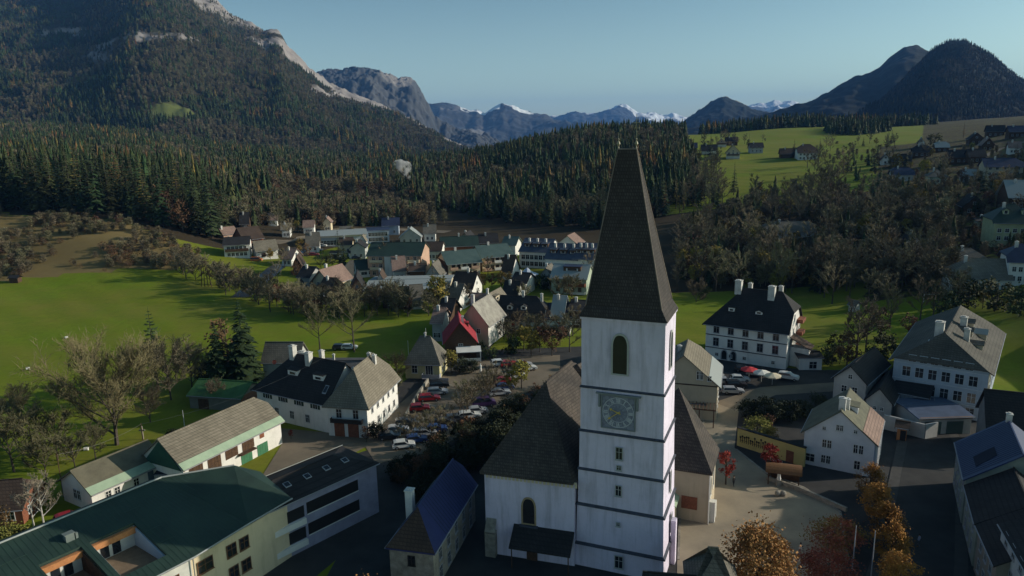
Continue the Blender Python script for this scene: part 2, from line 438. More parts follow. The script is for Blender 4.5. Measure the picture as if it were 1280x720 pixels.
m_ground = cover_mat('grass_litter_shade', (.150, .225, .012), (.185, .200, .018), (.060, .045, .026), (.21, .155, .065), (.14, .125, .10), .022, .35, worn=(.205, .185, .035))
grid_object('ground', GX, GY, GZ, (litter_shade, dry, None), m_ground, True)

# ------------------------------------------------------------------ mountains
MOUNTAINS = {}
def mountain(name, Yr, Yf, sil, zb, amp, mat, nscale, pw=1.0, back=.5, nrow=90, ncol=220, rock=None, seed=1, micro=0.0, snow=None, tip=0.06):
    pxs = [p[0] for p in sil]; s0 = atY(pxs[0], sil[0][1], Yr); s1 = atY(pxs[-1], sil[-1][1], Yr)
    # silhouette as height over x / y
    S = []; Zt = []
    for p in sil:
        w = atY(p[0], p[1], Yr); S.append(w.x / Yr); Zt.append(w.z)
    cs = np.linspace(S[0], S[-1], ncol)
    zt = np.interp(cs, S, Zt)
    t = np.concatenate([np.linspace(0, 1, nrow), 1 + np.linspace(.03, 1, nrow // 4) * 1.0])
    T, C = np.meshgrid(t, cs, indexing='ij')
    Yv = np.where(T <= 1, Yf + (Yr - Yf) * T, Yr + (T - 1) * back * Yr)
    Xv = C * Yv
    ZT = np.repeat(zt[None, :], len(t), 0)
    prof = np.where(T <= 1, np.clip(T, 0, 1) ** pw, np.clip(1 - (T - 1), 0, 1) ** 1.3)
    Z = zb + (ZT - zb) * prof
    env = np.where(T <= 1, np.sin(np.pi * np.clip(T, 0, 1)) ** .8, 0)
    nz = ridged(Xv / nscale, Yv / nscale, seed, 6)
    Z = Z + amp * env * nz
    if micro: Z = Z + micro * fbm(Xv / (nscale * .06) + 7, Yv / (nscale * .06), seed + 5, 4) * np.clip(prof * 2, 0, 1)
    gy, gx = np.gradient(Z); dX = np.gradient(Xv, axis=1); dY = np.gradient(Yv, axis=0)
    slope = np.hypot(gx / np.maximum(np.abs(dX), 1), gy / np.maximum(np.abs(dY), 1))
    R = rock(C, T, Z, slope, Xv, Yv) if rock else np.zeros_like(Z)
    Sn = snow(C, T, Z, slope, Xv, Yv) if snow else np.zeros_like(Z)
    o = grid_object(name, Xv, Yv, Z, (R, Sn, None), mat, False)
    MOUNTAINS[name] = (Xv, Yv, Z, R, T, C)
    return o

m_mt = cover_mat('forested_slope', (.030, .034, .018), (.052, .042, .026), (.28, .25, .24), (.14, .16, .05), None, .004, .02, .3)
m_mtd = cover_mat('forested_slope_shaded', (.010, .016, .014), (.020, .022, .017), (.20, .19, .17), (.5, .5, .5), None, .004, .02, .3)  # base colours darkened to stand for shade on these mountains
m_cliff = cover_mat('cliff_rock', (.060, .065, .070), (.09, .09, .09), (.25, .225, .21), (.6, .6, .6), None, .003, .012, .3)
m_far = cover_mat('far_rock', (.045, .052, .055), (.07, .07, .07), (.17, .16, .155), (.80, .82, .85), None, .0015, .006, .3)

def r_left(C, T, Z, sl, X, Y):
    n = fbm(X / 260, Z / 60, 31, 5); n2 = fbm(X / 500 + 3, Z / 260, 8, 4)
    up = np.clip((T - .66) / .16, 0, 1) * np.clip((C + .53) / .06, 0, 1)
    band = np.exp(-((T - .60 - .10 * (C + .5)) / .035) ** 2) * (fbm(X / 120, Y / 300, 77, 3) > .12)
    return np.clip(.12 + .62 * up + n * .85 + .30 * up * (n2 > -.2) + .42 * band, 0, 1)
def g_left(C, T, Z, sl, X, Y):
    a = np.exp(-(((C + .45 + .1 * (T - .2)) / .038) ** 2 + ((T - .20 - .35 * (C + .45)) / .026) ** 2)) + np.exp(-(((C + .56) / .035) ** 2 + ((T - .33) / .02) ** 2))
    return np.clip(a, 0, 1)
mountain('left_mountain', 3000, 1150, [(-420, 60), (-200, 15), (-60, -4), (0, -6), (60, -8), (100, -12), (125, -34), (150, -56), (180, -62), (210, -48), (232, -24), (254, -8), (272, 2), (284, 14), (300, 24), (314, 27), (328, 38), (338, 36), (348, 38), (360, 58), (372, 68), (385, 84), (397, 93), (410, 103), (440, 117), (480, 133), (520, 153), (560, 176), (600, 194), (640, 212), (700, 232)],
         -50, 46, m_mt, 300, pw=.98, ncol=420, nrow=170, rock=r_left, snow=g_left, seed=14, micro=16)  # ridge includes an added spur, out of view, that shades the slope
m_navy = cover_mat('shadowed_slope', (.006, .009, .012), (.010, .012, .014), (.1, .1, .1), (.5, .5, .5), None, .004, .02, .3)  # near-black base colour does the work of shade on this slope
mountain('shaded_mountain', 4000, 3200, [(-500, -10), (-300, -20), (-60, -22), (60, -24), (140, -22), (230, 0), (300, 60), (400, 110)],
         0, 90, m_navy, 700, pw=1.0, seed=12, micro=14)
def r_cliff(C, T, Z, sl, X, Y):
    n = fbm(X / 160, Z / 500, 5, 4)
    up = np.clip((T - .45) / .3, 0, 1) * np.clip((C + .21) / .05, 0, 1)
    return np.clip(.15 + n * .8 + .45 * up, 0, 1)
mountain('cliff_mountain', 5600, 4300, [(340, 120), (380, 96), (400, 91), (408, 88), (418, 89), (428, 90), (440, 86), (455, 86), (470, 88), (480, 93), (490, 95), (497, 99), (502, 97), (512, 97), (518, 101), (526, 112), (532, 124), (537, 132), (543, 147), (551, 158), (562, 166), (580, 176), (600, 184), (640, 196), (700, 200)],
         -90, 130, m_cliff, 520, pw=.62, ncol=360, nrow=130, rock=r_cliff, seed=21, micro=26)
mountain('blue_ridge', 8800, 7000, [(470, 175), (510, 140), (524, 134), (536, 130), (548, 128), (560, 128), (572, 131), (586, 137), (596, 136), (606, 142), (616, 134), (628, 130), (640, 131), (652, 136), (664, 141), (680, 143), (692, 149), (704, 152), (716, 158), (740, 165), (800, 176), (860, 180)],
         -110, 200, m_far, 1300, pw=.85, ncol=300, nrow=90, seed=9, micro=22, rock=lambda C, T, Z, sl, X, Y: np.clip(fbm(X / 300, Y / 500, 2, 4) * .9 + .2, 0, 1),
         snow=lambda C, T, Z, sl, X, Y: np.clip((T > .9) * (fbm(X / 150, Y / 150, 4, 4) + .25) * (np.abs(C + .015) < .05) * 2, 0, 1))
mountain('snowy_range', 14500, 11500, [(560, 178), (640, 160), (690, 152), (704, 150), (716, 145), (726, 146), (738, 141), (750, 142), (762, 138), (775, 136), (786, 139), (795, 144), (806, 143), (818, 142), (830, 145), (842, 142), (856, 148), (872, 152), (900, 145), (925, 139), (942, 131), (950, 128), (958, 129), (968, 126), (978, 128), (988, 126), (996, 128), (1004, 134), (1030, 142), (1060, 150), (1120, 160)],
         -120, 260, m_far, 1600, pw=.8, ncol=420, nrow=80, seed=15, micro=48, rock=lambda C, T, Z, sl, X, Y: np.clip(fbm(X / 500, Y / 500, 2, 4) * .9 + .3, 0, 1),
         snow=lambda C, T, Z, sl, X, Y: np.clip((T - .38) * 1.8 + fbm(X / 260, Y / 260, 4, 4) * .6, 0, 1))
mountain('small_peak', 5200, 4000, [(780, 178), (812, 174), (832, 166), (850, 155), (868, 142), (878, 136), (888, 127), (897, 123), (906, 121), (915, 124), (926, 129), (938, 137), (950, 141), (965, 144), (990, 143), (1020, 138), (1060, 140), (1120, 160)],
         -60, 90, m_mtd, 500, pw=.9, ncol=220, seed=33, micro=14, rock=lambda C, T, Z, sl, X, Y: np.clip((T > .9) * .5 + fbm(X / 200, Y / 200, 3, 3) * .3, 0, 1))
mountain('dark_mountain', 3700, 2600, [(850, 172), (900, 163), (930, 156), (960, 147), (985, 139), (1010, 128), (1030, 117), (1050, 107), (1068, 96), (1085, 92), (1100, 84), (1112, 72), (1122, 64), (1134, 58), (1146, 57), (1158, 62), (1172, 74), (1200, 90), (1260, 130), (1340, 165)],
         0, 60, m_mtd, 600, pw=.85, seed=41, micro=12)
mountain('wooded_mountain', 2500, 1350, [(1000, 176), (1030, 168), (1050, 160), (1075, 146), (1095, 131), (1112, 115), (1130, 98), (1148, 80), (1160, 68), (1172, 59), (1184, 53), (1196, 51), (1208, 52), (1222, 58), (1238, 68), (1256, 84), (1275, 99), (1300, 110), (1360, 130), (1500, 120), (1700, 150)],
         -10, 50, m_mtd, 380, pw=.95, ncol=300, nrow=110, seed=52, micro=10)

# ------------------------------------------------------------------ level grounds of the town (draped a few mm above each other)
def sheet(name, pts, mat, dz=.03, kind='structure', pxs=True):
    P = [atz(*p, 0) for p in pts]
    m = MB().poly([(p.x, p.y, dz) for p in P])
    return tag(m.build(name, mat), kind=kind)
def ribbon(name, pts, w, mat, dz=.06, n=6, pxs=True):
    P = [at(*p) for p in pts] if pxs else [Vector((p[0], p[1], 0)) for p in pts]
    Q = []
    for a, b in zip(P[:-1], P[1:]):
        for k in range(n): Q.append(a.lerp(b, k / n))
    Q.append(P[-1]); L = []; R_ = []
    for i, p in enumerate(Q):
        d = (Q[min(i + 1, len(Q) - 1)] - Q[max(i - 1, 0)]); d.z = 0; d.normalize(); q = Vector((-d.y, d.x, 0)) * w / 2
        for arr, v in ((L, p + q), (R_, p - q)): arr.append((v.x, v.y, ht(v.x, v.y) + dz))
    m = MB()
    for i in range(len(Q) - 1): m.poly([R_[i], R_[i + 1], L[i + 1], L[i]])
    return tag(m.build(name, mat), kind='structure')
m_asph = M('asphalt', (.050, .048, .047), scale=.25, col2=(.030, .030, .030), detail=9)
m_gravel = M('pale_gravel', (.22, .175, .125), scale=.12, col2=(.135, .11, .08), detail=10)
m_plaza = M('plaza_paving', (.36, .295, .21), scale=.16, col2=(.24, .20, .15), detail=10)
m_water = M('river_water', (.020, .030, .045), rough=.35, spec=.4)
sheet('town_ground', [(180, 900), (330, 640), (350, 600), (420, 575), (462, 562), (470, 500), (560, 440), (800, 430), (1120, 470), (1290, 520), (1420, 720), (1000, 900), (330, 860), (420, 700)], m_asph, .03)
sheet('parking_ground', [(455, 556), (488, 515), (520, 488), (552, 470), (575, 452), (640, 446), (700, 444), (700, 470), (640, 500), (600, 530), (540, 565), (470, 580)], m_gravel, .06)
sheet('barn_yard', [(352, 556), (345, 535), (410, 541), (455, 547), (480, 520), (500, 520), (470, 552), (400, 590), (330, 640), (300, 640)], m_gravel, .064)
sheet('church_plaza', [(846, 730), (848, 640), (862, 560), (886, 505), (925, 500), (918, 560), (960, 595), (1005, 610), (1050, 640), (1060, 700), (1020, 760), (840, 800)], m_plaza, .068)
ribbon('north_lane', [(905, 508), (960, 489), (1040, 484), (1120, 478)], 5.0, m_gravel, .072)
ribbon('pavement', [(1130, 800), (1150, 700), (1160, 600), (1165, 560), (1150, 525), (1130, 490)], 10.5, M('pavement_slab', (.075, .072, .068), scale=.8), .12)
ribbon('market_street', [(1130, 800), (1150, 700), (1160, 600), (1165, 560), (1150, 525), (1130, 490)], 7.5, m_asph, .125)
ribbon('village_lane', [(560, 470), (600, 440), (618, 415), (632, 405), (660, 402)], 4.0, m_asph, .08)
ribbon('hill_road', [(1230, 196), (1250, 187), (1280, 178), (1310, 172)], 5.0, m_gravel, .5)
ribbon('river', [(300, 372), (325, 352), (345, 335), (372, 318), (400, 300), (440, 289)], 6.5, m_water, .10)
ribbon('station_road', [(340, 304), (380, 296), (430, 286), (500, 287), (560, 290)], 9.0, m_gravel, .12)
sheet('station_yard', [(408, 322), (408, 312), (470, 311), (470, 325)], m_gravel, .14)
mk = MB()
for a_, b_, n_, dx_, dy_ in (((520, 520), (552, 478), 9, 13, 4), ((512, 566), (640, 484), 18, -10, -6), ((884, 478), (932, 462), 6, 14, 3)):
    for i in range(n_):
        t_ = i / (n_ - 1); x_, y_ = a_[0] + (b_[0] - a_[0]) * t_, a_[1] + (b_[1] - a_[1]) * t_; P, Q = atz(x_, y_, 0), atz(x_ + dx_, y_ + dy_, 0); d_ = (Q - P).normalized(); k_ = Vector((-d_.y, d_.x, 0)) * .06; u_ = Vector((0, 0, .09))
        mk.poly([P - k_ + u_, Q - k_ + u_, Q + k_ + u_, P + k_ + u_])
tag(mk.build('bay_marking', M('road_paint', (.45, .44, .42), var=.4, scale=2)), kind='structure')
for nm_, pts_, w_ in (('kerb', [(848, 700), (850, 640), (866, 560), (888, 508)], .3), ('plaza_kerb', [(1060, 700), (1050, 640), (1005, 610), (958, 592), (920, 562)], .35)):
    P = [atz(*p, 0) for p in pts_]; q_ = MB()
    for a_, b_ in zip(P[:-1], P[1:]):
        d_ = (b_ - a_).normalized(); k_ = Vector((-d_.y, d_.x, 0)) * w_ / 2; q_.prism([a_ - k_, b_ - k_, b_ + k_, a_ + k_], .14)
    tag(q_.build(nm_, mw_stone), kind='structure')
# ------------------------------------------------------------------ tree shapes
def conifer_mesh(h, r, levels, nb, seed, base=.10, droop=.35, sparse=0.0):
    R = random.Random(seed); tr = MB(); cr = MB()
    tr.tube((0, 0, -.6), (0, 0, h * .5), h * .013 + .05, h * .008, 6); tr.tube((0, 0, h * .5), (0, 0, h * .97), h * .008, .02, 5)
    for k in range(levels):
        t = (k + R.uniform(-.3, .3)) / levels; t = min(max(t, 0), .985); z = h * (base + (1 - base) * t)
        rr = r * ((1 - t) ** .82) * R.uniform(.78, 1.12) + .04 * h * (1 - t) * .3
        for j in range(max(5, int(nb * (1 - t * .45)))):
            if R.random() < sparse: continue
            a = R.uniform(0, 2 * math.pi); L = rr * R.uniform(.6, 1.15); w = L * R.uniform(.16, .26) + .08
            ca, sa = math.cos(a), math.sin(a); dz = -droop * L * R.uniform(.6, 1.3)
            p0 = (0, 0, z); pm = (ca * L * .55, sa * L * .55, z + dz * .35)
            t1 = (ca * L, sa * L, z + dz); lx, ly = -sa * w, ca * w
            cr.poly([p0, (pm[0] + lx, pm[1] + ly, pm[2] - .18 * w - .1), t1]); cr.poly([p0, t1, (pm[0] - lx, pm[1] - ly, pm[2] - .18 * w - .1)])
            for s in (-1, 1):
                q = R.uniform(.45, .85); b = (ca * L * q, sa * L * q, z + dz * q)
                e = (b[0] + ca * w * .6 + s * lx * 1.25, b[1] + sa * w * .6 + s * ly * 1.25, b[2] - w * R.uniform(.3, .9))
                cr.poly([b, e, (b[0] - ca * w * .7, b[1] - sa * w * .7, b[2] - .25 * w)])
    cr.tube((0, 0, h * .9), (0, 0, h * 1.02), .07 * h / 20, .01, 4)
    return tr, cr

def far_conifer_mesh(h, r, levels, seed):
    R = random.Random(seed); cr = MB()
    for k in range(levels):
        t = k / levels; z0 = h * (.06 + .94 * t); z1 = h * (.06 + .94 * min(1, t + 1.75 / levels)); rr = r * (1 - t) ** .9 * R.uniform(.85, 1.15)
        n = 7; o = R.uniform(0, 6.28); top = (R.uniform(-.03, .03) * r, R.uniform(-.03, .03) * r, z1)
        for j in range(n):
            a0 = o + 2 * math.pi * j / n; a1 = o + 2 * math.pi * (j + .92) / n; r1 = rr * R.uniform(.6, 1.15); r2 = rr * R.uniform(.6, 1.15)
            cr.poly([top, (math.cos(a0) * r1, math.sin(a0) * r1, z0 - R.uniform(0, .06) * h), (math.cos(a1) * r2, math.sin(a1) * r2, z0 - R.uniform(0, .06) * h)])
    return cr

def bare_mesh(h, r, seed, limbs=9, subs=7, twigs=10, tw=.05, spread=1.0, tr_r=None, low=.22):
    R = random.Random(seed); tr = MB(); cr = MB(); tr_r = tr_r or h * .018 + .04
    lean = (R.uniform(-.04, .04) * h, R.uniform(-.04, .04) * h)
    def ax(t): return Vector((lean[0] * t, lean[1] * t, h * .86 * t))
    for k in range(4): tr.tube(ax(k / 4) if k else (0, 0, -.5), ax((k + 1) / 4), tr_r * (1 - k * .23), tr_r * (1 - (k + 1) * .23) + .01, 6)
    for i in range(limbs):
        t = low + (1 - low) * ((i + R.random() * .7) / limbs) ** .85; b = ax(min(t, .98)); a = i * 2.4 + R.uniform(-.5, .5)
        L = r * (1.15 - .75 * abs(t - .45)) * R.uniform(.8, 1.15)
        d = Vector((math.cos(a) * spread, math.sin(a) * spread, R.uniform(.45, 1.0) + t * .6)).normalized()
        e = b + d * L; m = b + d * L * .5 + Vector((0, 0, -.04 * L))
        rb = tr_r * (.5 - .3 * t) + .015
        tr.tube(b, m, rb, rb * .6, 5, False); tr.tube(m, e, rb * .6, rb * .2, 4, False)
        for j in range(subs):
            q = R.uniform(.25, 1.0); sb = b.lerp(e, q); d2 = (d + Vector((R.uniform(-1, 1), R.uniform(-1, 1), R.uniform(-.35, .9))) * .85).normalized()
            L2 = L * R.uniform(.25, .5); se = sb + d2 * L2
            cr.tube(sb, se, tw * .9, tw * .4, 3, False)
            for k in range(twigs):
                q2 = R.uniform(.1, 1.0); tb = sb.lerp(se, q2); d3 = (d2 + Vector((R.uniform(-1, 1), R.uniform(-1, 1), R.uniform(-.6, 1))) * 1.0).normalized()
                L3 = L2 * R.uniform(.25, .6); te = tb + d3 * L3; s = d3.orthogonal().normalized() * tw * R.uniform(.5, 1)
                cr.poly([tb + s, tb - s, te])
                for _ in range(2):
                    q3 = R.uniform(.3, 1); d4 = (d3 + Vector((R.uniform(-1, 1), R.uniform(-1, 1), R.uniform(-1, 1))) * .9).normalized(); u = tb.lerp(te, q3)
                    s = d4.orthogonal().normalized() * tw * .6; cr.poly([u + s, u - s, u + d4 * L3 * .6])
    return tr, cr

def leafy_mesh(h, rx, seed, clumps=46, leaves=46, size=.34, z0=.22, shape=1.0, tr_r=None, spread=.30, ry=None):
    R = random.Random(seed); tr = MB(); cr = MB(); ry = ry or rx; tr_r = tr_r or h * .016 + .05
    tr.tube((0, 0, -.5), (0, 0, h * .45), tr_r, tr_r * .7, 6); tr.tube((0, 0, h * .45), (R.uniform(-.2, .2), 0, h * .85), tr_r * .7, .03, 5)
    zc = h * (z0 + 1) / 2; hz = h * (1 - z0) / 2
    for i in range(clumps):
        while True:
            v = Vector((R.uniform(-1, 1), R.uniform(-1, 1), R.uniform(-1, 1)))
            if .25 < v.length < 1: break
        v = v * (v.length ** -.45)
        k = 1 - .35 * shape * max(0, v.z) - .12 * max(0, -v.z)
        c = Vector((v.x * rx * k * .86, v.y * ry * k * .86, zc + v.z * hz * .9)); cs = R.uniform(.6, 1.25) * spread * rx
        tr.tube((0, 0, max(h * .2, c.z - hz * .45)), c, tr_r * .28, .015, 3, False)
        for j in range(leaves):
            p = c + Vector((R.gauss(0, .5), R.gauss(0, .5), R.gauss(0, .42))) * cs
            a = Vector((R.uniform(-1, 1), R.uniform(-1, 1), R.uniform(-1, 1))).normalized(); b = a.orthogonal().normalized(); s = size * R.uniform(.5, 1.2)
            cr.poly([p + a * s, p + b * s * .6, p - a * s * .8, p - b * s * .6])
    return tr, cr

def far_leafy_mesh(h, rx, seed, n=170, size=1.0, z0=.12):
    R = random.Random(seed); cr = MB(); zc = h * (z0 + 1) / 2; hz = h * (1 - z0) / 2
    cr.k = 1; cr.tube((0, 0, -1), (0, 0, h * .6), .25, .1, 4); cr.k = 0
    for j in range(n):
        v = Vector((R.gauss(0, 1), R.gauss(0, 1), R.gauss(0, 1))); v = v.normalized() * R.uniform(.45, 1.05) ** .6
        p = Vector((v.x * rx * (1 - .3 * max(0, v.z)), v.y * rx * (1 - .3 * max(0, v.z)), zc + v.z * hz)); a = Vector((R.uniform(-1, 1), R.uniform(-1, 1), R.uniform(-1, 1))).normalized(); b = a.orthogonal().normalized(); s = size * R.uniform(.5, 1.2)
        cr.poly([p + a * s, p + b * s * .7, p - a * s])
    return cr

def far_bare_mesh(h, rx, seed, n=150, w=.16):
    R = random.Random(seed); cr = MB(); cr.tube((0, 0, -1), (0, 0, h * .8), .22, .06, 4)
    for j in range(n):
        t = R.uniform(.15, .95); a = R.uniform(0, 6.28); L = rx * R.uniform(.5, 1.1) * (1.1 - abs(t - .45)); b = Vector((R.uniform(-.35, .35) * rx, R.uniform(-.35, .35) * rx, h * t))
        d = Vector((math.cos(a), math.sin(a), R.uniform(.1, 1.6))).normalized(); s = d.orthogonal().normalized() * w; e = b + d * L * .8
        cr.poly([b + s, b - s, e]); s2 = d.cross(s); cr.poly([b.lerp(e, .4) + s2, b.lerp(e, .4) - s2, e + Vector((R.uniform(-1, 1), R.uniform(-1, 1), R.uniform(-.5, 1))) * L * .3])
    return cr

TREES = {}
def proto(key, tr, cr, mt, mc):
    TREES[key] = (tr.data('trunk', mt), cr.data('crown', mc))
for i in range(3):
    proto('spruce%d' % i, *conifer_mesh(22, 3.6 + .4 * i, 24, 11, 20 + i), m_bark, m_needle)
    proto('larch%d' % i, *conifer_mesh(21, 3.0, 20, 8, 40 + i, base=.2, droop=.05, sparse=.25), m_bark, m_larch)
    proto('bare%d' % i, *bare_mesh(15, 5.2, 60 + i, limbs=11, subs=8, twigs=8, tw=.115), m_bark, m_twig)
    proto('shrub%d' % i, *bare_mesh(6, 3.4, 70 + i, limbs=12, subs=9, twigs=9, tw=.085, low=.03), m_bark, m_twig)
    proto('gold%d' % i, *leafy_mesh(14, 4.2, 80 + i, 34, 26, .50), m_bark, m_leaf_y)
    proto('russet%d' % i, *leafy_mesh(13, 4.2, 90 + i, 34, 22, .45), m_bark, m_leaf_b)
    proto('green%d' % i, *leafy_mesh(5, 3.0, 100 + i, 26, 34, .30, z0=.0), m_bark, m_leaf_g)
def tree(name, key, p, s, label, cat='tree', group=None, rz=None, sz=None):
    r = empty(name, p, random.uniform(0, 6.28) if rz is None else rz, label, cat, group)
    r.scale = (s, s, sz or s)
    t, c = TREES[key]; link('trunk', t, r); link('crown', c, r); return r

# ------------------------------------------------------------------ masses of trees: one object each, scattered by geometry nodes
def mass(name, meshes, pts, label, cat='woodland'):
    """pts: array of x, y, z, scale, zscale, rot, index"""
    pts = np.asarray(pts, float)
    me = bpy.data.meshes.new(name); me.vertices.add(len(pts)); me.vertices.foreach_set('co', pts[:, :3].ravel().copy())
    for nm, k in (('sc', 3), ('sz', 4), ('ro', 5), ('ix', 6)):
        a = me.attributes.new(nm, 'FLOAT', 'POINT'); a.data.foreach_set('value', pts[:, k].copy())
    me.update(); o = link(name, me); tag(o, label, cat, kind='stuff')
    ng = bpy.data.node_groups.new(name + '_scatter', 'GeometryNodeTree')
    ng.interface.new_socket('Geometry', in_out='INPUT', socket_type='NodeSocketGeometry'); ng.interface.new_socket('Geometry', in_out='OUTPUT', socket_type='NodeSocketGeometry')
    n = ng.nodes; l = ng.links; gi = n.new('NodeGroupInput'); go = n.new('NodeGroupOutput'); jn = n.new('GeometryNodeJoinGeometry')
    def attr(nm):
        a = n.new('GeometryNodeInputNamedAttribute'); a.data_type = 'FLOAT'; a.inputs['Name'].default_value = nm; return a.outputs[0]
    cs = n.new('ShaderNodeCombineXYZ'); l.new(attr('sc'), cs.inputs[0]); l.new(attr('sc'), cs.inputs[1]); l.new(attr('sz'), cs.inputs[2])
    cr = n.new('ShaderNodeCombineXYZ'); l.new(attr('ro'), cr.inputs[2])
    for i, m in enumerate(meshes):
        po = bpy.data.objects.new(name + '_kind', m)
        oi = n.new('GeometryNodeObjectInfo'); oi.inputs['Object'].default_value = po; oi.inputs['As Instance'].default_value = True
        cp = n.new('FunctionNodeCompare'); cp.data_type = 'FLOAT'; cp.operation = 'EQUAL'; l.new(attr('ix'), cp.inputs[0]); cp.inputs[1].default_value = i; cp.inputs['Epsilon'].default_value = .1
        ip = n.new('GeometryNodeInstanceOnPoints'); l.new(gi.outputs[0], ip.inputs['Points']); l.new(cp.outputs[0], ip.inputs['Selection']); l.new(oi.outputs['Geometry'], ip.inputs['Instance'])
        l.new(cr.outputs[0], ip.inputs['Rotation']); l.new(cs.outputs[0], ip.inputs['Scale']); l.new(ip.outputs[0], jn.inputs[0])
    l.new(jn.outputs[0], go.inputs[0])
    md = o.modifiers.new('scatter', 'NODES'); md.node_group = ng
    return o

FAR = {'spruce': [far_conifer_mesh(20, 4.2 + .6 * i, 9, 5 + i).data('far_spruce', m_needle) for i in range(3)],
       'larch': [far_conifer_mesh(21, 3.2, 8, 15 + i).data('far_larch', m_larch) for i in range(1)],
       'bare': [far_bare_mesh(15, 5.2, 25 + i, 230, .27).data('far_bare', m_twig) for i in range(2)],
       'russet': [far_leafy_mesh(14, 4.6, 35, 150, .9).data('far_russet', [m_leaf_b, m_bark])]}
FLAT = FAR['spruce'] + FAR['larch'] + FAR['bare'] + FAR['russet']      # 0-2 spruce, 3 larch, 4-5 bare, 6 russet

def jittered(x0, x1, y0, y1, step, rs):
    xs = np.arange(x0, x1, step); ys = np.arange(y0, y1, step); X, Y = np.meshgrid(xs, ys)
    X = X.ravel() + rs.uniform(-.5, .5, X.size) * step; Y = Y.ravel() + rs.uniform(-.5, .5, Y.size) * step; return X, Y

# the woods of the valley floor and the hills in the middle distance
X, Y = jittered(-1000, 620, 335, 1330, 6.6, RS)
S = X / Y; Z = hts(X, Y)
edge_l = np.interp(S, [-1, -.69, -.53, -.46, -.43, -.40, -.36, -.30, -.2, -.1], [345, 342, 335, 322, 322, 352, 480, 590, 620, 600])
inl = (S < -.16) & (Y > edge_l) & (S > -.86)
edge_c = np.interp(S, [-.2, -.1, 0, .05, .1, .15, .2, .25, .3, .34], [600, 500, 425, 400, 385, 380, 385, 400, 425, 470])
inc = (S >= -.16) & (S < np.interp(Y, [380, 470, 600, 760, 1000], [.27, .262, .25, .24, .24])) & (Y > edge_c) & (Y < 1150)
backr = (S > .26) & (S < .75) & (Y > 1050) & (Y < 1330)
copse = ((S - .475) / .045) ** 2 + ((Y - 900) / 90) ** 2 < 1
copse2 = (S > .30) & (S < .43) & (Y > 1000) & (Y < 1060)
sel = inl | inc | (backr & (RS.rand(X.size) < .8)) | copse | copse2
X, Y, Z, S = X[sel], Y[sel], Z[sel], S[sel]; cop = copse[sel]
nz = fbm(X / 70, Y / 90, 5, 4); nz2 = fbm(X / 40 + 9, Y / 40, 15, 3)
kind = RS.randint(0, 3, X.size)
u = RS.rand(X.size)
kind = np.where((nz2 > .24) & (u < .55) & ~cop & (S < -.1), 3, kind)
kind = np.where((nz > .02) & (u < .62) & ~cop, 4 + (u * 20).astype(int) % 2, kind)
kind = np.where((u > .92) & (S < -.1) & ~cop, 4, kind)
kind = np.where((S > -.1) & (nz2 > .3) & (u < .45) & ~cop, 3, kind)
kind = np.where((S < -.16) & (Y < edge_l[sel] + 55) & (S > -.33) & (u < .9), np.where(u < .55, 4, 6), kind)
kind = np.where((u > .965) & ~cop, 6, kind)
kind = np.where((S < -.15) & (Y < 760) & (u > .89), np.where(u > .945, 6, 3), kind)
kind = np.where((S < -.37) & (Y < 470) & (u < .78), (u * 40).astype(int) % 3, kind)
kind = np.where((S > .245) & (S < .28) & (u < .5) & (Y < 600), 4, kind)
scl = RS.uniform(.50, 1.02, X.size) * np.where(cop, .85, 1) * np.where(kind >= 4, .9, 1)
scl = scl * np.where((S > -.9) & (S < -.37) & (Y < 400), 1.45, np.where((S < -.2) & (Y < 620), 1.22, 1))
szz = scl * RS.uniform(.9, 1.18, X.size)
rot = RS.uniform(0, 6.28, X.size)
# nearest in view become trees of their own
d = np.hypot(X, Y); px = 640 + X / Y / 1.03 * 0 + 900 * (X / (Y * math.cos(PITCH) + (CAM_H - Z) * math.sin(PITCH)))
vis = (px > -10) & (px < 1290)
order = np.argsort(np.where(vis, d, 1e9))
single = np.zeros(X.size, bool)
names = {0: ('spruce', 'spruce_tree', 'dark green spruce standing in the edge of the wood', 'spruce tree', 'spruces at the edge of the woods'),
         3: ('larch', 'larch_tree', 'rusty gold larch standing among dark spruces', 'larch tree', 'larches at the edge of the woods'),
         4: ('bare', 'bare_tree', 'bare grey brown tree standing at the edge of the wood', 'tree', 'bare trees at the edge of the woods'),
         6: ('russet', 'autumn_tree', 'russet autumn tree standing at the edge of the wood', 'tree', 'russet trees at the edge of the woods')}
quota = {0: 230, 3: 90, 4: 60, 6: 40}
for i in order[:2600]:
    g = {0: 0, 1: 0, 2: 0, 3: 3, 4: 4, 5: 4, 6: 6}[int(kind[i])]
    if not vis[i] or quota[g] <= 0: continue
    quota[g] -= 1; single[i] = True
    key, nm, lb, ct, gp = names[g]
    tree(nm, key + str(int(u[i] * 1000) % 3), (X[i], Y[i], Z[i] - .3), float(scl[i]), lb, ct, gp, float(rot[i]), float(szz[i]))
k = ~single
mass('valley_forest', FLAT, np.stack([X, Y, Z - .3, scl, szz, rot, kind], 1)[k], 'dense mixed forest of spruce and larch over the valley sides')

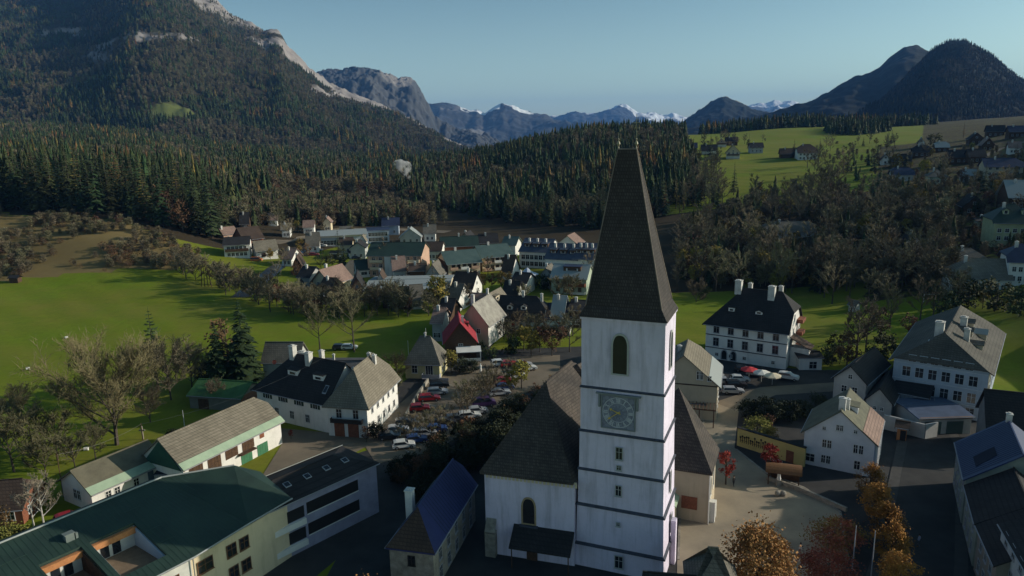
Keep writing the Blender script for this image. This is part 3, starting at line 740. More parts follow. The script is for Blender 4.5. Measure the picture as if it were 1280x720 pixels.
# forest on the mountain flanks
def on_mountain(name, n, seed, keep, sc=1.0, mixf=None):
    Xv, Yv, Zv, Rk, T, C = MOUNTAINS[name]; rs = np.random.RandomState(seed)
    fi = rs.rand(n) ** .8 * (np.sum(T[:, 0] <= 1) - 2); fj = rs.rand(n) * (Xv.shape[1] - 1.001); i = fi.astype(int); j = fj.astype(int); a = fi - i; b = fj - j
    def g(A): return (A[i, j] * (1 - b) + A[i, j + 1] * b) * (1 - a) + (A[i + 1, j] * (1 - b) + A[i + 1, j + 1] * b) * a
    x, y, z, r, t, c = g(Xv), g(Yv), g(Zv), g(Rk), g(T), g(C)
    ok = keep(x, y, z, r, t, c, rs); x, y, z, t = x[ok], y[ok], z[ok], t[ok]
    nn = fbm(x / 130, y / 160, seed, 4); n2 = fbm(x / 60 + 5, y / 90, seed + 2, 3); u = rs.rand(x.size)
    kd = rs.randint(0, 3, x.size); kd = np.where((n2 > .26) & (u < .40), 3, kd); kd = np.where((nn > -.02) & (u < .80), 4, kd)
    s = rs.uniform(.55, 1.05, x.size) * sc * (1 - .35 * np.clip(t, 0, 1)); s = np.where(kd == 4, s * .9, s)
    return np.stack([x, y, z - .6, s, s * rs.uniform(.9, 1.15, x.size), rs.uniform(0, 6.28, x.size), kd], 1)
P1 = on_mountain('left_mountain', 66000, 3, lambda x, y, z, r, t, c, rs: (r < .48 + .18 * rs.rand(x.size)) & (c > -.80) & (rs.rand(x.size) < 1.0 - .35 * t) & ~((((c + .45) / .038) ** 2 + ((t - .20 - .35 * (c + .45)) / .026) ** 2) < .7))
mass('mountain_forest', FLAT, P1, 'dark conifer forest climbing the long sunlit mountainside')
P2 = on_mountain('wooded_mountain', 26000, 8, lambda x, y, z, r, t, c, rs: (c > .3) & (c < .85), .95)
m_nd = M('needles_shaded', (.014, .024, .018), scale=.1, col2=(.009, .016, .013), obj_var=.3)  # darker needle copy; the mountain's shade is put into its colour
SHADED = [far_conifer_mesh(22, 3.6 + .5 * i, 8, 55 + i).data('shaded_spruce', m_nd) for i in range(3)] + [far_conifer_mesh(21, 3.2, 8, 65).data('shaded_larch', M('larch_shaded', (.10, .075, .025), obj_var=.3)), far_bare_mesh(15, 5.0, 66, 150, .25).data('shaded_bare', m_bark)]
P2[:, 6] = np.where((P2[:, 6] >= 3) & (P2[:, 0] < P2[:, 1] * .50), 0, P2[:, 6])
mass('peak_forest', SHADED, P2, 'forest covering the shaded round mountain above the village')
# ------------------------------------------------------------------ building kit
_WIN = {}
def win_mesh(w, h, fm, arch=False, grid=(1, 1)):
    key = (round(w, 2), round(h, 2), fm.name, arch, grid)
    if key in _WIN: return _WIN[key]
    f = MB(); p = MB(); t = .09; d = .07
    if arch:
        n = 8; out = [(-w / 2, 0), (w / 2, 0)]
        arc = lambda r, k: None
        def outline(w, h, z0):
            P = [(-w / 2, z0), (w / 2, z0), (w / 2, h - w * .8)]
            for k in range(1, n): 
                q = k / n; P.append((w / 2 * math.cos(q * math.pi / 2) ** .8, h - w * .8 + w * .8 * math.sin(q * math.pi / 2)))
            P.append((0, h))
            for k in range(n - 1, 0, -1):
                q = k / n; P.append((-w / 2 * math.cos(q * math.pi / 2) ** .8, h - w * .8 + w * .8 * math.sin(q * math.pi / 2)))
            P.append((-w / 2, h - w * .8)); return P
        A = outline(w, h, 0); B = outline(w - 2 * .22, h - .25, .18); m = len(A)
        for i in range(m):
            j = (i + 1) % m
            f.poly([(A[i][0], -d, A[i][1]), (A[j][0], -d, A[j][1]), (B[j][0], -d, B[j][1]), (B[i][0], -d, B[i][1])])
            f.poly([(A[j][0], -d, A[j][1]), (A[i][0], -d, A[i][1]), (A[i][0], .02, A[i][1]), (A[j][0], .02, A[j][1])])
            f.poly([(B[i][0], -d, B[i][1]), (B[j][0], -d, B[j][1]), (B[j][0], -.012, B[j][1]), (B[i][0], -.012, B[i][1])])
        p.poly([(x, -.012, z) for x, z in B])
    else:
        f.box(-w / 2 - t, w / 2 + t, -d, .01, -t, 0).box(-w / 2 - t, w / 2 + t, -d, .01, h, h + t)
        f.box(-w / 2 - t, -w / 2, -d, .01, 0, h).box(w / 2, w / 2 + t, -d, .01, 0, h)
        nx, nz = grid
        for i in range(1, nx + 1):
            x = -w / 2 + w * i / (nx + 1); f.box(x - .03, x + .03, -d + .02, -.016, 0, h)
        for i in range(1, nz + 1):
            z = h * i / (nz + 1) + h * .12; f.box(-w / 2, w / 2, -d + .023, -.018, z - .025, z + .025)
        f.box(-w / 2 - t * 1.6, w / 2 + t * 1.6, -d - .08, .012, -t - .06, -t)
        p.poly([(-w / 2, -.014, 0), (w / 2, -.014, 0), (w / 2, -.014, h), (-w / 2, -.014, h)])
    r = (f.data('window', fm), p.data('pane', m_glass)); _WIN[key] = r; return r

class House:
    """a house whose camera-side wall runs from eL to eR (photograph points of its eave corners) and whose body reaches back by d"""
    def __init__(s, label, eL, eR, he, d, hr, ax='x', hip=(0, 0), wall=None, roof=None, name='house', cat='house', group=None, o=.55, g=.45, base=True, world=None, hs=1.0, thick=.22, gz=None, roofname='roof', yaw=None):
        if world: A, B = Vector((*world[0], 0)), Vector((*world[1], 0))
        else: A, B = at(*eL, dz=he), at(*eR, dz=he)
        if yaw is not None and not world:      # the wall's direction is known: find its length from where its far end shows
            zc = A.z + he; lo, hi = 1.0, 60.0; cy, sy = math.cos(rad(yaw)), math.sin(rad(yaw))
            for _ in range(30):
                m_ = (lo + hi) / 2
                if projx(A.x + cy * m_, A.y + sy * m_, zc) < eR[0]: lo = m_
                else: hi = m_
            B = A + Vector((cy * lo, sy * lo, 0))
        A.z = B.z = 0; L = (B - A).length; yaw = math.atan2(B.y - A.y, B.x - A.x)
        s.L, s.D, s.he, s.hr, s.yaw = L, d, he, hr, yaw
        c, sn = math.cos(yaw), math.sin(yaw)
        s.A = A; mid = A + Vector((c * L / 2 - sn * d / 2, sn * L / 2 + c * d / 2, 0))
        cs = [ht(A.x + c * u - sn * v, A.y + sn * u + c * v) for u in (0, L) for v in (0, d)]
        s.gz = (sum(cs[::2]) / 2) if gz is None else gz; dep = s.gz - min(cs) + 1.2
        mid.z = s.gz; s.root = empty(name, mid, yaw, label, cat, group)
        s.ox, s.oy = L / 2, d / 2
        wall = wall or mw_white; roof = roof or mr_dark; s.wallm = wall
        # body and roof in coordinates u (0..W across the span), v (0..K along the ridge)
        Wd, K = (d, L) if ax == 'x' else (L, d)
        def T(u, v, z):  # u across, v along
            x, y = (v, u) if ax == 'x' else (u, v)
            return (x - s.ox, y - s.oy, z)
        s.T = T; k = (hr - he) / (Wd / 2); s.k = k; s.ax = ax; s.Wd, s.K = Wd, K
        m = MB()
        def endpts(v, f):
            hm = hr - f * (hr - he); um = (hm - he) / k if k else 0; e = thick * .6
            P = [T(0, v, -dep), T(0, v, he - e)]
            if f < .999: P += [T(um, v, hm - e), T(Wd - um, v, hm - e)] if f > .01 else [T(Wd / 2, v, hr - e)]
            return P + [T(Wd, v, he - e), T(Wd, v, -dep)]
        e0, e1 = endpts(0, hip[0]), endpts(K, hip[1])
        m.poly(e0); m.poly(e1[::-1])
        m.poly([T(0, 0, -dep), T(0, K, -dep), T(0, K, he - thick * .6), T(0, 0, he - thick * .6)][::-1]); m.poly([T(Wd, 0, -dep), T(Wd, K, -dep), T(Wd, K, he - thick * .6), T(Wd, 0, he - thick * .6)])
        s.wall = m.build('wall', wall, s.root)
        # roof
        def end(v0, sg, f):
            """points from front eave corner over the end to the back eave corner; sg=+1 at v=0"""
            if f < .01:
                v = v0 - sg * g; return [T(-o, v, he - k * o)], [T(Wd / 2, v, hr)], [T(Wd + o, v, he - k * o)], None
            hm = hr - f * (hr - he); gg = o if f > .999 else g; ins = f * Wd / 2 * hs; kh = (hr - hm) / ins
            v = v0 - sg * gg; zm = hm - kh * gg; um = (zm - he) / k
            if f > .999: um = -o; zm = he - k * o; v = v0 - sg * (he + 0 - zm) / kh if kh else v
            lo1 = [T(-o, v, he - k * o)] if f <= .999 else []
            return lo1 + [T(um, v, zm)], [T(Wd / 2, v0 + sg * ins, hr)], ([T(Wd + o, v, he - k * o)] if f <= .999 else []) + [T(Wd - um, v, zm)], True
        a0, r0, b0, h0 = end(0, 1, hip[0]); a1, r1, b1, h1 = end(K, -1, hip[1])
        rf = MB(); polys = []
        polys.append(a0 + r0 + r1 + a1[::-1]) ; polys.append(b0 + r0 + r1 + b1[::-1])
        if h0: polys.append([a0[-1], b0[-1], r0[0]])
        if h1: polys.append([a1[-1], b1[-1], r1[0]])
        for P in polys:
            q = [P[i] for i in range(len(P)) if (Vector(P[i]) - Vector(P[i - 1])).length > 1e-4]
            nrm = (Vector(q[1]) - Vector(q[0])).cross(Vector(q[2]) - Vector(q[0]))
            if nrm.z < 0: q = q[::-1]
            rf.prism([(p[0], p[1], p[2] - thick) for p in q], thick)
        # ridge cap
        a, b = Vector(r0[0]), Vector(r1[0])
        if (b - a).length > .3: rf.tube(a + Vector((0, 0, .02)), b + Vector((0, 0, .02)), .13, n=4)
        s.roof = rf.build(roofname, roof, s.root)
        gt = MB()
        zz = he - k * o - thick * .4
        for u in (-o - .07, Wd + o + .07): MB().tube(T(u, -g * .8, zz), T(u, K + g * .8, zz), .075, n=5).build('gutter', mw_trimg, s.root)
    def side(s, side):
        """origin, direction along the wall, outward normal, length; in root space"""
        L, D = s.L, s.D
        return {'F': (Vector((-L / 2, -D / 2, 0)), 0.0, L), 'R': (Vector((L / 2, -D / 2, 0)), math.pi / 2, D),
                'B': (Vector((L / 2, D / 2, 0)), math.pi, L), 'L': (Vector((-L / 2, D / 2, 0)), -math.pi / 2, D)}[side]
    def place(s, side, u, z, off=0.0):
        o, a, ln = s.side(side); d = Vector((math.cos(a), math.sin(a), 0)); n = Vector((math.sin(a), -math.cos(a), 0))
        return o + d * u + n * off + Vector((0, 0, z)), a
    def win(s, side, u, z, w=.95, h=1.35, fm=None, arch=False, shut=False, grid=(1, 1), glow=None, nm='window'):
        f, p = win_mesh(w, h, fm or m_frame, arch, grid); loc, a = s.place(side, u, z)
        o = link(nm, f, s.root, loc, a); link('pane', p, o)
        if shut:
            key = ('sh', w, h)
            if key not in _WIN:
                _WIN[key] = MB().box(-w / 2 - .12 - w * .5, -w / 2 - .12, -.05, .01, 0, h).data('shutter', m_shut), MB().box(w / 2 + .12, w / 2 + .12 + w * .5, -.05, .01, 0, h).data('shutter', m_shut)
            link('shutter', _WIN[key][0], o); link('shutter', _WIN[key][1], o)
        return o
    def row(s, side, n, zs, w=.95, h=1.35, m=1.0, skip=(), **k):
        ln = s.side(side)[2]
        for z in zs:
            for i in range(n):
                if (i, z) in skip or i in skip: continue
                s.win(side, m + (ln - 2 * m) * ((i + .5) / n), z, w, h, **k)
        return s
    def panel(s, side, u0, u1, z0, z1, mat, nm='door', t=.06):
        loc, a = s.place(side, u0, z0); m = MB().box(0, u1 - u0, -t, .01, 0, z1 - z0)
        n = max(1, round((u1 - u0) / .6))
        for i in range(1, n): m.box((u1 - u0) * i / n - .02, (u1 - u0) * i / n + .02, -t - .025, -t + .004, 0.05, z1 - z0 - .05)
        return m.build(nm, mat, s.root, loc, a)
    def roofz(s, u, v):
        return s.he + s.k * min(u, s.Wd - u)
    def chim(s, u, v, h=1.2, w=.7, mat=None, cap=True, d=None):
        """u across the roof 0..1, v along the ridge 0..1"""
        U, V = u * s.Wd, v * s.K; z = s.roofz(U, V); p = Vector(s.T(U, V, z)); m = MB(); d = d or w
        m.box(-w / 2, w / 2, -d / 2, d / 2, -.9, h)
        if cap: m.box(-w / 2 - .09, w / 2 + .09, -d / 2 - .09, d / 2 + .09, h, h + .12); m.box(-w / 4, w / 4, -d / 4, d / 4, h + .12, h + .3)
        return m.build('chimney', mat or m_chim, s.roof, p)
    def dormer(s, u, v, w=1.6, h=1.4, depth=2.2, kind='gable', rm=None, wm=None):
        """u<.5 looks down the near slope (for ax x) / the left slope"""
        U, V = u * s.Wd, v * s.K; z = s.roofz(U, V); sg = -1 if u < .5 else 1
        c = Vector(s.T(U, V, z))
        if s.ax == 'x': a = 0 if sg < 0 else math.pi
        else: a = -math.pi / 2 if sg < 0 else math.pi / 2
        m = MB(); dd = depth; zb = -.3
        m.prism([(-w / 2, 0, zb), (w / 2, 0, zb), (w / 2, 0, h * .68), (0, 0, h), (-w / 2, 0, h * .68)] if kind == 'gable' else [(-w / 2, 0, zb), (w / 2, 0, zb), (w / 2, 0, h), (-w / 2, 0, h)], 0, (0, dd, 0))
        b = m.build('dormer', wm or s.wallm, s.roof, c, a)
        r = MB(); t = .12; e = .2
        # the cover and the light are joined in the dormer's own mesh slots
        me = b.data; q = MB(); q.v = [tuple(v_.co) for v_ in me.vertices]; q.f = [tuple(p_.vertices) for p_ in me.polygons]; q.m = [0] * len(q.f)
        q.k = 1
        if kind == 'gable':
            for sx in (-1, 1):
                P = [(0, -e, h + .06), (sx * (w / 2 + e), -e, h * .68 - .1), (sx * (w / 2 + e), dd + .4, h * .68 - .1), (0, dd + .4, h + .06)]
                if sx > 0: P = P[::-1]
                q.prism(P[::-1], t)
        else: q.prism([(-w / 2 - e, -e, h), (w / 2 + e, -e, h), (w / 2 + e, dd + 1, h + .25), (-w / 2 - e, dd + 1, h + .25)], t)
        q.k = 2; q.box(-w * .27, w * .27, -.04, .02, .15, h * .62)
        q.k = 3; q.box(-w * .34, w * .34, -.03, .015, .08, .15); q.box(-w * .34, -w * .27, -.05, .015, .15, h * .62); q.box(w * .27, w * .34, -.05, .015, .15, h * .62)
        b.data = q.data('dormer', [wm or s.wallm, rm or s.roof.data.materials[0], m_glass, m_frame]); return b
    def balcony(s, side, u0, u1, z, dep=1.1, mat=None, rail=1.0):
        loc, a = s.place(side, u0, z); w = u1 - u0; m = MB().box(0, w, -dep, -.003, -.15, 0)
        m.box(0, w, -dep, -dep + .06, .1, rail); m.box(0, .06, -dep + .06, -.02, .1, rail); m.box(w - .06, w, -dep + .06, -.02, .1, rail)
        for i in range(3): m.box(w * i / 2 - (.08 if i == 2 else 0), w * i / 2 + (.08 if i == 0 else .04), -dep + .065, -dep + .14, 0, rail)
        return m.build('balcony', mat or mw_wood, s.root, loc, a)
    def band(s, side, z, h=.14, t=.06, mat=None):
        loc, a = s.place(side, 0, z); ln = s.side(side)[2]
        return MB().box(-.02, ln + .02, -t, .01, 0, h).build('cornice', mat or mw_trimg, s.root, loc, a)
    def skylight(s, u, v, w=.9, d=1.2):
        U, V = u * s.Wd, v * s.K; z = s.roofz(U, V); sg = 1 if u < .5 else -1; k = s.k; e = .07
        P = []
        for du, dv in ((-d / 2, -w / 2), (-d / 2, w / 2), (d / 2, w / 2), (d / 2, -w / 2)):
            P.append(s.T(U + du, V + dv, s.roofz(U + du, 0) - .02))
        nrm = (Vector(P[1]) - Vector(P[0])).cross(Vector(P[2]) - Vector(P[0]))
        if nrm.z < 0: P = P[::-1]
        m = MB().prism(P, .12); m.k = 1
        c = sum((Vector(p) for p in P), Vector()) / 4; m.prism([tuple(c + (Vector(p) - c) * .8 + Vector((0, 0, .122))) for p in P], .01)
        return m.build('skylight', [mw_trimg, m_glass], s.roof)
# ================================================================== the church
TW = rad(-22.2); TC = Vector((14.25, 84.94, 0))
ch = empty('church', TC, TW, 'big white church with a tall shingled spire, tower clock and dark nave roof', 'church')
cw, cs_ = math.cos(TW), math.sin(TW)
def c2l(p, z=0.0):
    """world x, y to the church's own axes"""
    dx, dy = p[0] - TC.x, p[1] - TC.y
    return (dx * cw + dy * cs_, -dx * cs_ + dy * cw, z)
levels = [(0, 11.57), (3.2, 11.2), (8.6, 10.85), (13.4, 10.6), (18.5, 10.35), (24.2, 10.15), (33.2, 9.98)]
DD = -2.9
tm = MB()
for i in range(6):
    z0 = levels[i][0]; z1 = levels[i + 1][0]; w = levels[i][1] - .1; w1 = levels[i + 1][1] + .0; d = w + DD
    a = w / 2; b = d / 2; a1 = min(w, w1 + .05) / 2; b1 = (min(w, w1 + .05) + DD) / 2
    zb = z0 - (2.5 if i == 0 else 0)
    P = [(-a, -b, zb), (a, -b, zb), (a, b, zb), (-a, b, zb)]; Q = [(-a1, -b1, z1), (a1, -b1, z1), (a1, b1, z1), (-a1, b1, z1)]
    n = len(tm.v); tm.v += P + Q; tm.f += [(n, n + 1, n + 5, n + 4), (n + 1, n + 2, n + 6, n + 5), (n + 2, n + 3, n + 7, n + 6), (n + 3, n, n + 4, n + 7), (n + 4, n + 5, n + 6, n + 7)]; tm.m += [0] * 5
tower = tm.build('tower', mw_tower, ch)
m_corn = M('cornice_slate', (.075, .08, .105), var=.4, scale=2)
for i in range(1, 6):
    z = levels[i][0]; w = levels[i - 1][1] + .12; d = w + DD; q = MB()
    a, b = w / 2, d / 2; a2, b2 = a - .42, b - .42
    P = [(-a, -b), (a, -b), (a, b), (-a, b)]; Q = [(-a2, -b2), (a2, -b2), (a2, b2), (-a2, b2)]
    n = len(q.v); q.v += [(x, y, z - .14) for x, y in P] + [(x, y, z - .02) for x, y in P] + [(x, y, z + .27) for x, y in Q]
    for k in range(4):
        j = (k + 1) % 4; q.f += [(n + k, n + j, n + 4 + j, n + 4 + k), (n + 4 + k, n + 4 + j, n + 8 + j, n + 8 + k)]; q.m += [0, 0]
    q.f.append((n + 3, n + 2, n + 1, n)); q.m.append(0)
    q.build('cornice', m_corn, tower)
def tface(z):
    for i in range(6):
        if z < levels[i + 1][0]: return levels[i][1] - .1, levels[i][1] - .1 + DD
    return levels[5][1], levels[5][1] + DD
m_stonef = M('sandstone', (.40, .30, .17), scale=2, col2=(.30, .22, .13))
def twin(side, u, z, w, h, arch=True, fm=None, par=None, nm='window'):
    W_, D_ = tface(z + .1); f, p = win_mesh(w, h, fm or mw_grey, arch)
    taper = .02 + .003 * z
    if side == 'F': loc, a = Vector((u, -D_ / 2 + .05, z)), 0
    else: loc, a = Vector((W_ / 2 - .05, u, z)), math.pi / 2
    o = link(nm, f, par or tower, loc, a); link('pane', p, o) if par is None and False else None
    pp = link('pane', p, ch, loc, a); return o
def louvre(side, u, z, w, h, arch=True, mat=None, fm=None):
    """opening as a part of the church: frame with its dark pane"""
    W_, D_ = tface(z + .1); f, p = win_mesh(w, h, fm or mw_grey, arch)
    loc, a = (Vector((u, -D_ / 2 - .10, z)), 0) if side == 'F' else (Vector((W_ / 2 + .10, u, z)), math.pi / 2)
    o = link('window', f, ch, loc, a); link('pane', p, o); return o
louvre('F', -.25, 26.1, 2.15, 5.2); louvre('R', .1, 26.3, 1.7, 4.9)
louvre('F', -.15, 15.4, .75, 1.5, False); louvre('F', -.15, 14.0, .5, .5, False); louvre('F', -.15, 10.6, .65, 1.3, False)
louvre('F', -.1, 6.6, .38, .38, False); louvre('F', .1, .9, .95, 1.6, False)
louvre('R', .2, 10.2, .7, 2.6, False); louvre('R', .6, 4.6, .9, 2.2, False)
# clock
W_, D_ = tface(21)
m_dial = M('painted_dial', (.24, .25, .31), scale=3, col2=(.16, .165, .22), mixlo=.45, mixhi=.6)
m_num = M('dial_numerals', (.58, .58, .62), var=.1)
ck = MB().box(-2.05, 2.05, -.16, .02, 0, 4.2).build('clock', m_dial, ch, (-.35, -D_ / 2 - .02, 19.3))
q = MB()
for s_ in (-1, 1):
    q.box(s_ * 2.05 - .07, s_ * 2.05 + .07, -.22, -.0, -.07, 4.27)
q.box(-2.0, 2.0, -.215, -.0, -.07, .07); q.box(-2.0, 2.0, -.215, 0, 4.13, 4.27)
q.box(-2.75, 2.75, -.36, -.0, 4.3, 4.46); q.box(-2.45, -2.2, -.24, -.0, 2.6, 4.29); q.box(2.2, 2.45, -.24, -.0, 2.6, 4.29)
q.build('surround', M('dial_surround', (.22, .24, .25), var=.2), ck)
q = MB(); cz = 2.1
def ring(q, r0, r1, y, n=36):
    for i in range(n):
        a, b = 2 * math.pi * i / n, 2 * math.pi * (i + 1) / n
        q.poly([(r0 * math.sin(a), y, cz + r0 * math.cos(a)), (r1 * math.sin(a), y, cz + r1 * math.cos(a)), (r1 * math.sin(b), y, cz + r1 * math.cos(b)), (r0 * math.sin(b), y, cz + r0 * math.cos(b))][::-1])
ring(q, 1.86, 1.93, -.168); ring(q, 1.2, 1.25, -.168); q.build('ring', m_num, ck)
q = MB()
ring(q, .35, .60, -.169, 8)
for i in range(12):
    a = 2 * math.pi * (i + .5) / 12; r0, r1 = .62, 1.12
    q.poly([(r0 * math.sin(a - .12), -.169, cz + r0 * math.cos(a - .12)), (r0 * math.sin(a + .12), -.169, cz + r0 * math.cos(a + .12)), (r1 * math.sin(a), -.169, cz + r1 * math.cos(a))])
q.build('rosette', M('dial_rosette', (.20, .22, .30), var=.4, scale=4), ck)
ROM = ['XII', 'I', 'II', 'III', 'IIII', 'V', 'VI', 'VII', 'VIII', 'IX', 'X', 'XI']
for i, rn in enumerate(ROM):
    a = 2 * math.pi * i / 12; q = MB(); wd = {'I': .13, 'V': .26, 'X': .27}; tot = sum(wd[c] for c in rn); x = -tot / 2; hh = .26
    def bar(x0, z0, x1, z1, t=.042):
        d = Vector((x1 - x0, 0, z1 - z0)).normalized(); n_ = Vector((-d.z, 0, d.x)) * t
        P = [Vector((x0, 0, z0)) + n_, Vector((x0, 0, z0)) - n_, Vector((x1, 0, z1)) - n_, Vector((x1, 0, z1)) + n_]
        R_ = []
        for p in P:
            rx = p.x * math.cos(a) + (p.z + 1.555) * math.sin(a); rz_ = -p.x * math.sin(a) + (p.z + 1.555) * math.cos(a)
            R_.append((rx, -.175, cz + rz_))
        q.poly(R_)
    for c in rn:
        w = wd[c]
        if c == 'I': bar(x + w / 2, -hh, x + w / 2, hh)
        elif c == 'V': bar(x + .03, hh, x + w / 2, -hh); bar(x + w - .03, hh, x + w / 2, -hh, .025)
        else: bar(x + .03, hh, x + w - .03, -hh); bar(x + .03, -hh, x + w - .03, hh, .025)
        x += w
    q.build('numeral', m_num, ck)
def hand(ang, L, w, nm):
    q = MB(); a = rad(ang); d = Vector((math.sin(a), 0, math.cos(a))); n_ = Vector((d.z, 0, -d.x)); y = -.26 if L > 1.2 else -.23
    P = [d * -.35 + n_ * w, d * -.35 - n_ * w, d * L * .72 - n_ * w * .5, d * L * .78 - n_ * w * 2.6, d * L, d * L * .78 + n_ * w * 2.6, d * L * .72 + n_ * w * .5]
    q.prism([(p.x, y, p.z + cz) for p in P], 0, (0, -.02, 0)); q.build(nm, m_gold, ck)
hand(292, 1.15, .07, 'hour_hand'); hand(233, 1.6, .055, 'minute_hand')
# spire: steep hipped roof ending in a short ridge
ze, zr = 33.0, 52.5
hw, hd = levels[6][1] / 2 + .28, (levels[6][1] + DD) / 2 + .3
axm = -.55
sec = [(0, hw, hd, 0), (.07, hw * .86, hd * .86, axm * .07), (1, 1.12, .12, axm)]
q = MB(); n = 0
for t, a, b, x in sec:
    z = ze + (zr - ze) * t; q.v += [(x - a, -b, z), (x + a, -b, z), (x + a, b, z), (x - a, b, z)]
for s_ in range(2):
    for k in range(4):
        j = (k + 1) % 4; q.f.append((4 * s_ + k, 4 * s_ + j, 4 * s_ + 4 + j, 4 * s_ + 4 + k)); q.m.append(0)
q.f += [(8, 9, 10, 11), (3, 2, 1, 0)]; q.m += [0, 0]
spire = q.build('spire', mr_spire, ch)
q = MB()
for (sx, sy) in ((-1, -1), (1, -1), (1, 1), (-1, 1)):
    q.tube((axm * .07 + sx * hw * .86, sy * hd * .86, ze + (zr - ze) * .07), (axm + sx * 1.12, sy * .12, zr), .09, .07, 4)
q.tube((axm - 1.12, 0, zr), (axm + 1.12, 0, zr), .14, n=5); q.build('ridge_strip', M('spire_ridge', (.22, .18, .15)), spire)
for sx in (-1, 1):
    f = MB().lathe([(.0, 0), (.12, .05), (.05, .3), (.22, .55), (.16, .8), (.05, .95), (.11, 1.1), (.0, 1.3)], 8)
    if sx > 0:
        f.tube((0, 0, 1.2), (0, 0, 3.9), .045, .03, 5); f.box(-.42, .42, -.03, .03, 2.9, 2.98); f.box(-.3, .3, -.03, .03, 2.3, 2.38)
    else: f.tube((0, 0, 1.2), (0, 0, 1.9), .04, .02, 5)
    f.build('finial', M('finial_copper', (.30, .27, .18), rough=.5), spire, (axm + sx * 1.05, 0, zr + .05))
MB().box(-hw + .1, hw - .1, -hd + .12, hd - .12, ze - .28, ze - .02).build('cornice', mw_tower, tower)
# nave beside and behind the tower, in its own axes u (along the wall), v (back)
def frame_(org, yaw):
    c, s_ = math.cos(yaw), math.sin(yaw)
    return lambda u, v, z: c2l((org[0] + c * u - s_ * v, org[1] + s_ * u + c * v), z)
NF = frame_((-4.1, 86.2), rad(-17)); ZE = 11.9
LN, DN = 11.9, 30.0
q = MB().prism([NF(0, 0, -1.5), NF(LN, 0, -1.5), NF(LN, DN, -1.5), NF(0, DN, -1.5)], ZE + 1.3)
nave = q.build('nave', mw_tower, ch)
uo, zo = 6.6, 22.0; o_ = .45
A_ = lambda u, v, z: NF(u, v, z)
q = MB()
apex, back = A_(uo, 7.2, zo), A_(uo + 1.4, 16.6, zo)
fl, fr, bl, br = A_(-o_, -o_, ZE - .1), A_(LN - .1, -o_, ZE - .1), A_(-o_, DN, ZE - .1), A_(LN + 9, DN, ZE - .1)
for P in ([fl, fr, apex], [fl, apex, back, bl], [apex, fr, br, back], [bl, back, br]):
    P = [Vector(p) for p in P]; nr = (P[1] - P[0]).cross(P[2] - P[0]); P = P if nr.z > 0 else P[::-1]
    q.prism([(p.x, p.y, p.z - .25) for p in P], .25)
q.tube(apex, back, .16, n=5); q.tube(fl, apex, .14, n=4)
nroof = q.build('nave_roof', mr_shingle, ch)
q = MB(); r0, r1 = A_(9.0, 16.0, 21.8), A_(13.5, 29, 21.8)
for P in ([A_(6.5, 13.5, 17.5), r0, r1, A_(9.5, 30, 15)], [A_(17, 12, 13.5), A_(20, 28, 13.5), r1, r0], [A_(6.5, 13.5, 17.5), A_(17, 12, 13.5), r0]):
    P = [Vector(p) for p in P]; nr = (P[1] - P[0]).cross(P[2] - P[0]); P = P if nr.z > 0 else P[::-1]
    q.prism([(p.x, p.y, p.z - .25) for p in P], .25)
q.build('choir_roof', mr_shingle, ch)
MB().prism([NF(9, 15, 0), NF(18, 13, 0), NF(19, 27, 0), NF(11, 28, 0)], 13.6).build('choir', mw_tower, ch)
# corbel frieze, buttress, gothic window, lean-to porch on the front wall
nyaw = rad(-17) - TW
q = MB()
for i in range(24): q.box(.1 + i * .51, .38 + i * .51, -.12, .004, -.75, -.2)
q.box(0, 12.1, -.18, .002, -.2, 0)
q.build('corbel_frieze', mw_cream, ch, NF(.15, 0, ZE - .15), nyaw)
q = MB().box(-.5, .9, -.9, .02, -1.5, 3.6); q.prism([(-.5, -.9, 3.6), (.9, -.9, 3.6), (.9, 0, 5.2), (-.5, 0, 5.2)], -.2); q.build('buttress', mw_stone, ch, NF(.6, 0, 0), nyaw)
f, p = win_mesh(2.0, 3.9, m_stonef, True); gw = link('window', f, ch, NF(5.9, 0, 5.0), nyaw); link('pane', p, gw)
MB().box(-1.25, 1.25, -.35, .0, -.25, -.02).build('sill', m_corn, gw)
q = MB().prism([(0, 0, 0), (8.0, 0, 0), (8.0, -2.6, -1.9), (0, -2.6, -1.9)], -.2)
porch = q.build('porch_roof', mr_dark, ch, NF(3.9, -.02, 4.9), nyaw)
q = MB(); [q.tube((x, -2.35, -6), (x, -2.35, -1.95), .09, n=6) for x in (.3, 7.7)]; q.build('post', mw_wood, porch)
MB().box(1.7, 3.1, -.2, .0, -5.2, -2.4).build('door', mw_wood, porch)
# aisle on the other side of the tower: polygon roof
AF = frame_((26.9, 92.1), TW); ZA = 8.0
foot = [(-13, 0), (0, 0), (0, 8), (-4, 14), (-13, 14)]
aisle = MB().prism([AF(u, v, -1.5) for u, v in foot], ZA + 1.2).build('aisle', mw_tan, ch)
ap = Vector(AF(-6.0, 9.6, 16.3)); ex = [(-13, -.4), (.45, -.4), (.45, 8.3), (-3.8, 14.5), (-13, 14.5)]; q = MB()
for i in range(4):
    a, b = Vector(AF(*ex[i], ZA - .1)), Vector(AF(*ex[i + 1], ZA - .1)); P = [a, b, ap]
    nr = (P[1] - P[0]).cross(P[2] - P[0]); P = P if nr.z > 0 else P[::-1]; q.prism([(p.x, p.y, p.z - .25) for p in P], .25)
q.prism([AF(-13, -.4, ZA - .35), AF(-13, 14.5, ZA - .35), AF(-13, 9.6, 16.0)], 0, tuple(Vector(AF(-12.8, 0, 0)) - Vector(AF(-13, 0, 0))))
q.build('aisle_roof', mr_shingle, ch)
q = MB(); q.tube(AF(.1, -.12, 0), AF(.1, -.12, ZA - .3), .09, n=6); q.build('downpipe', mw_trim, ch)
f, p = win_mesh(1.5, 3.4, mw_trim, True)
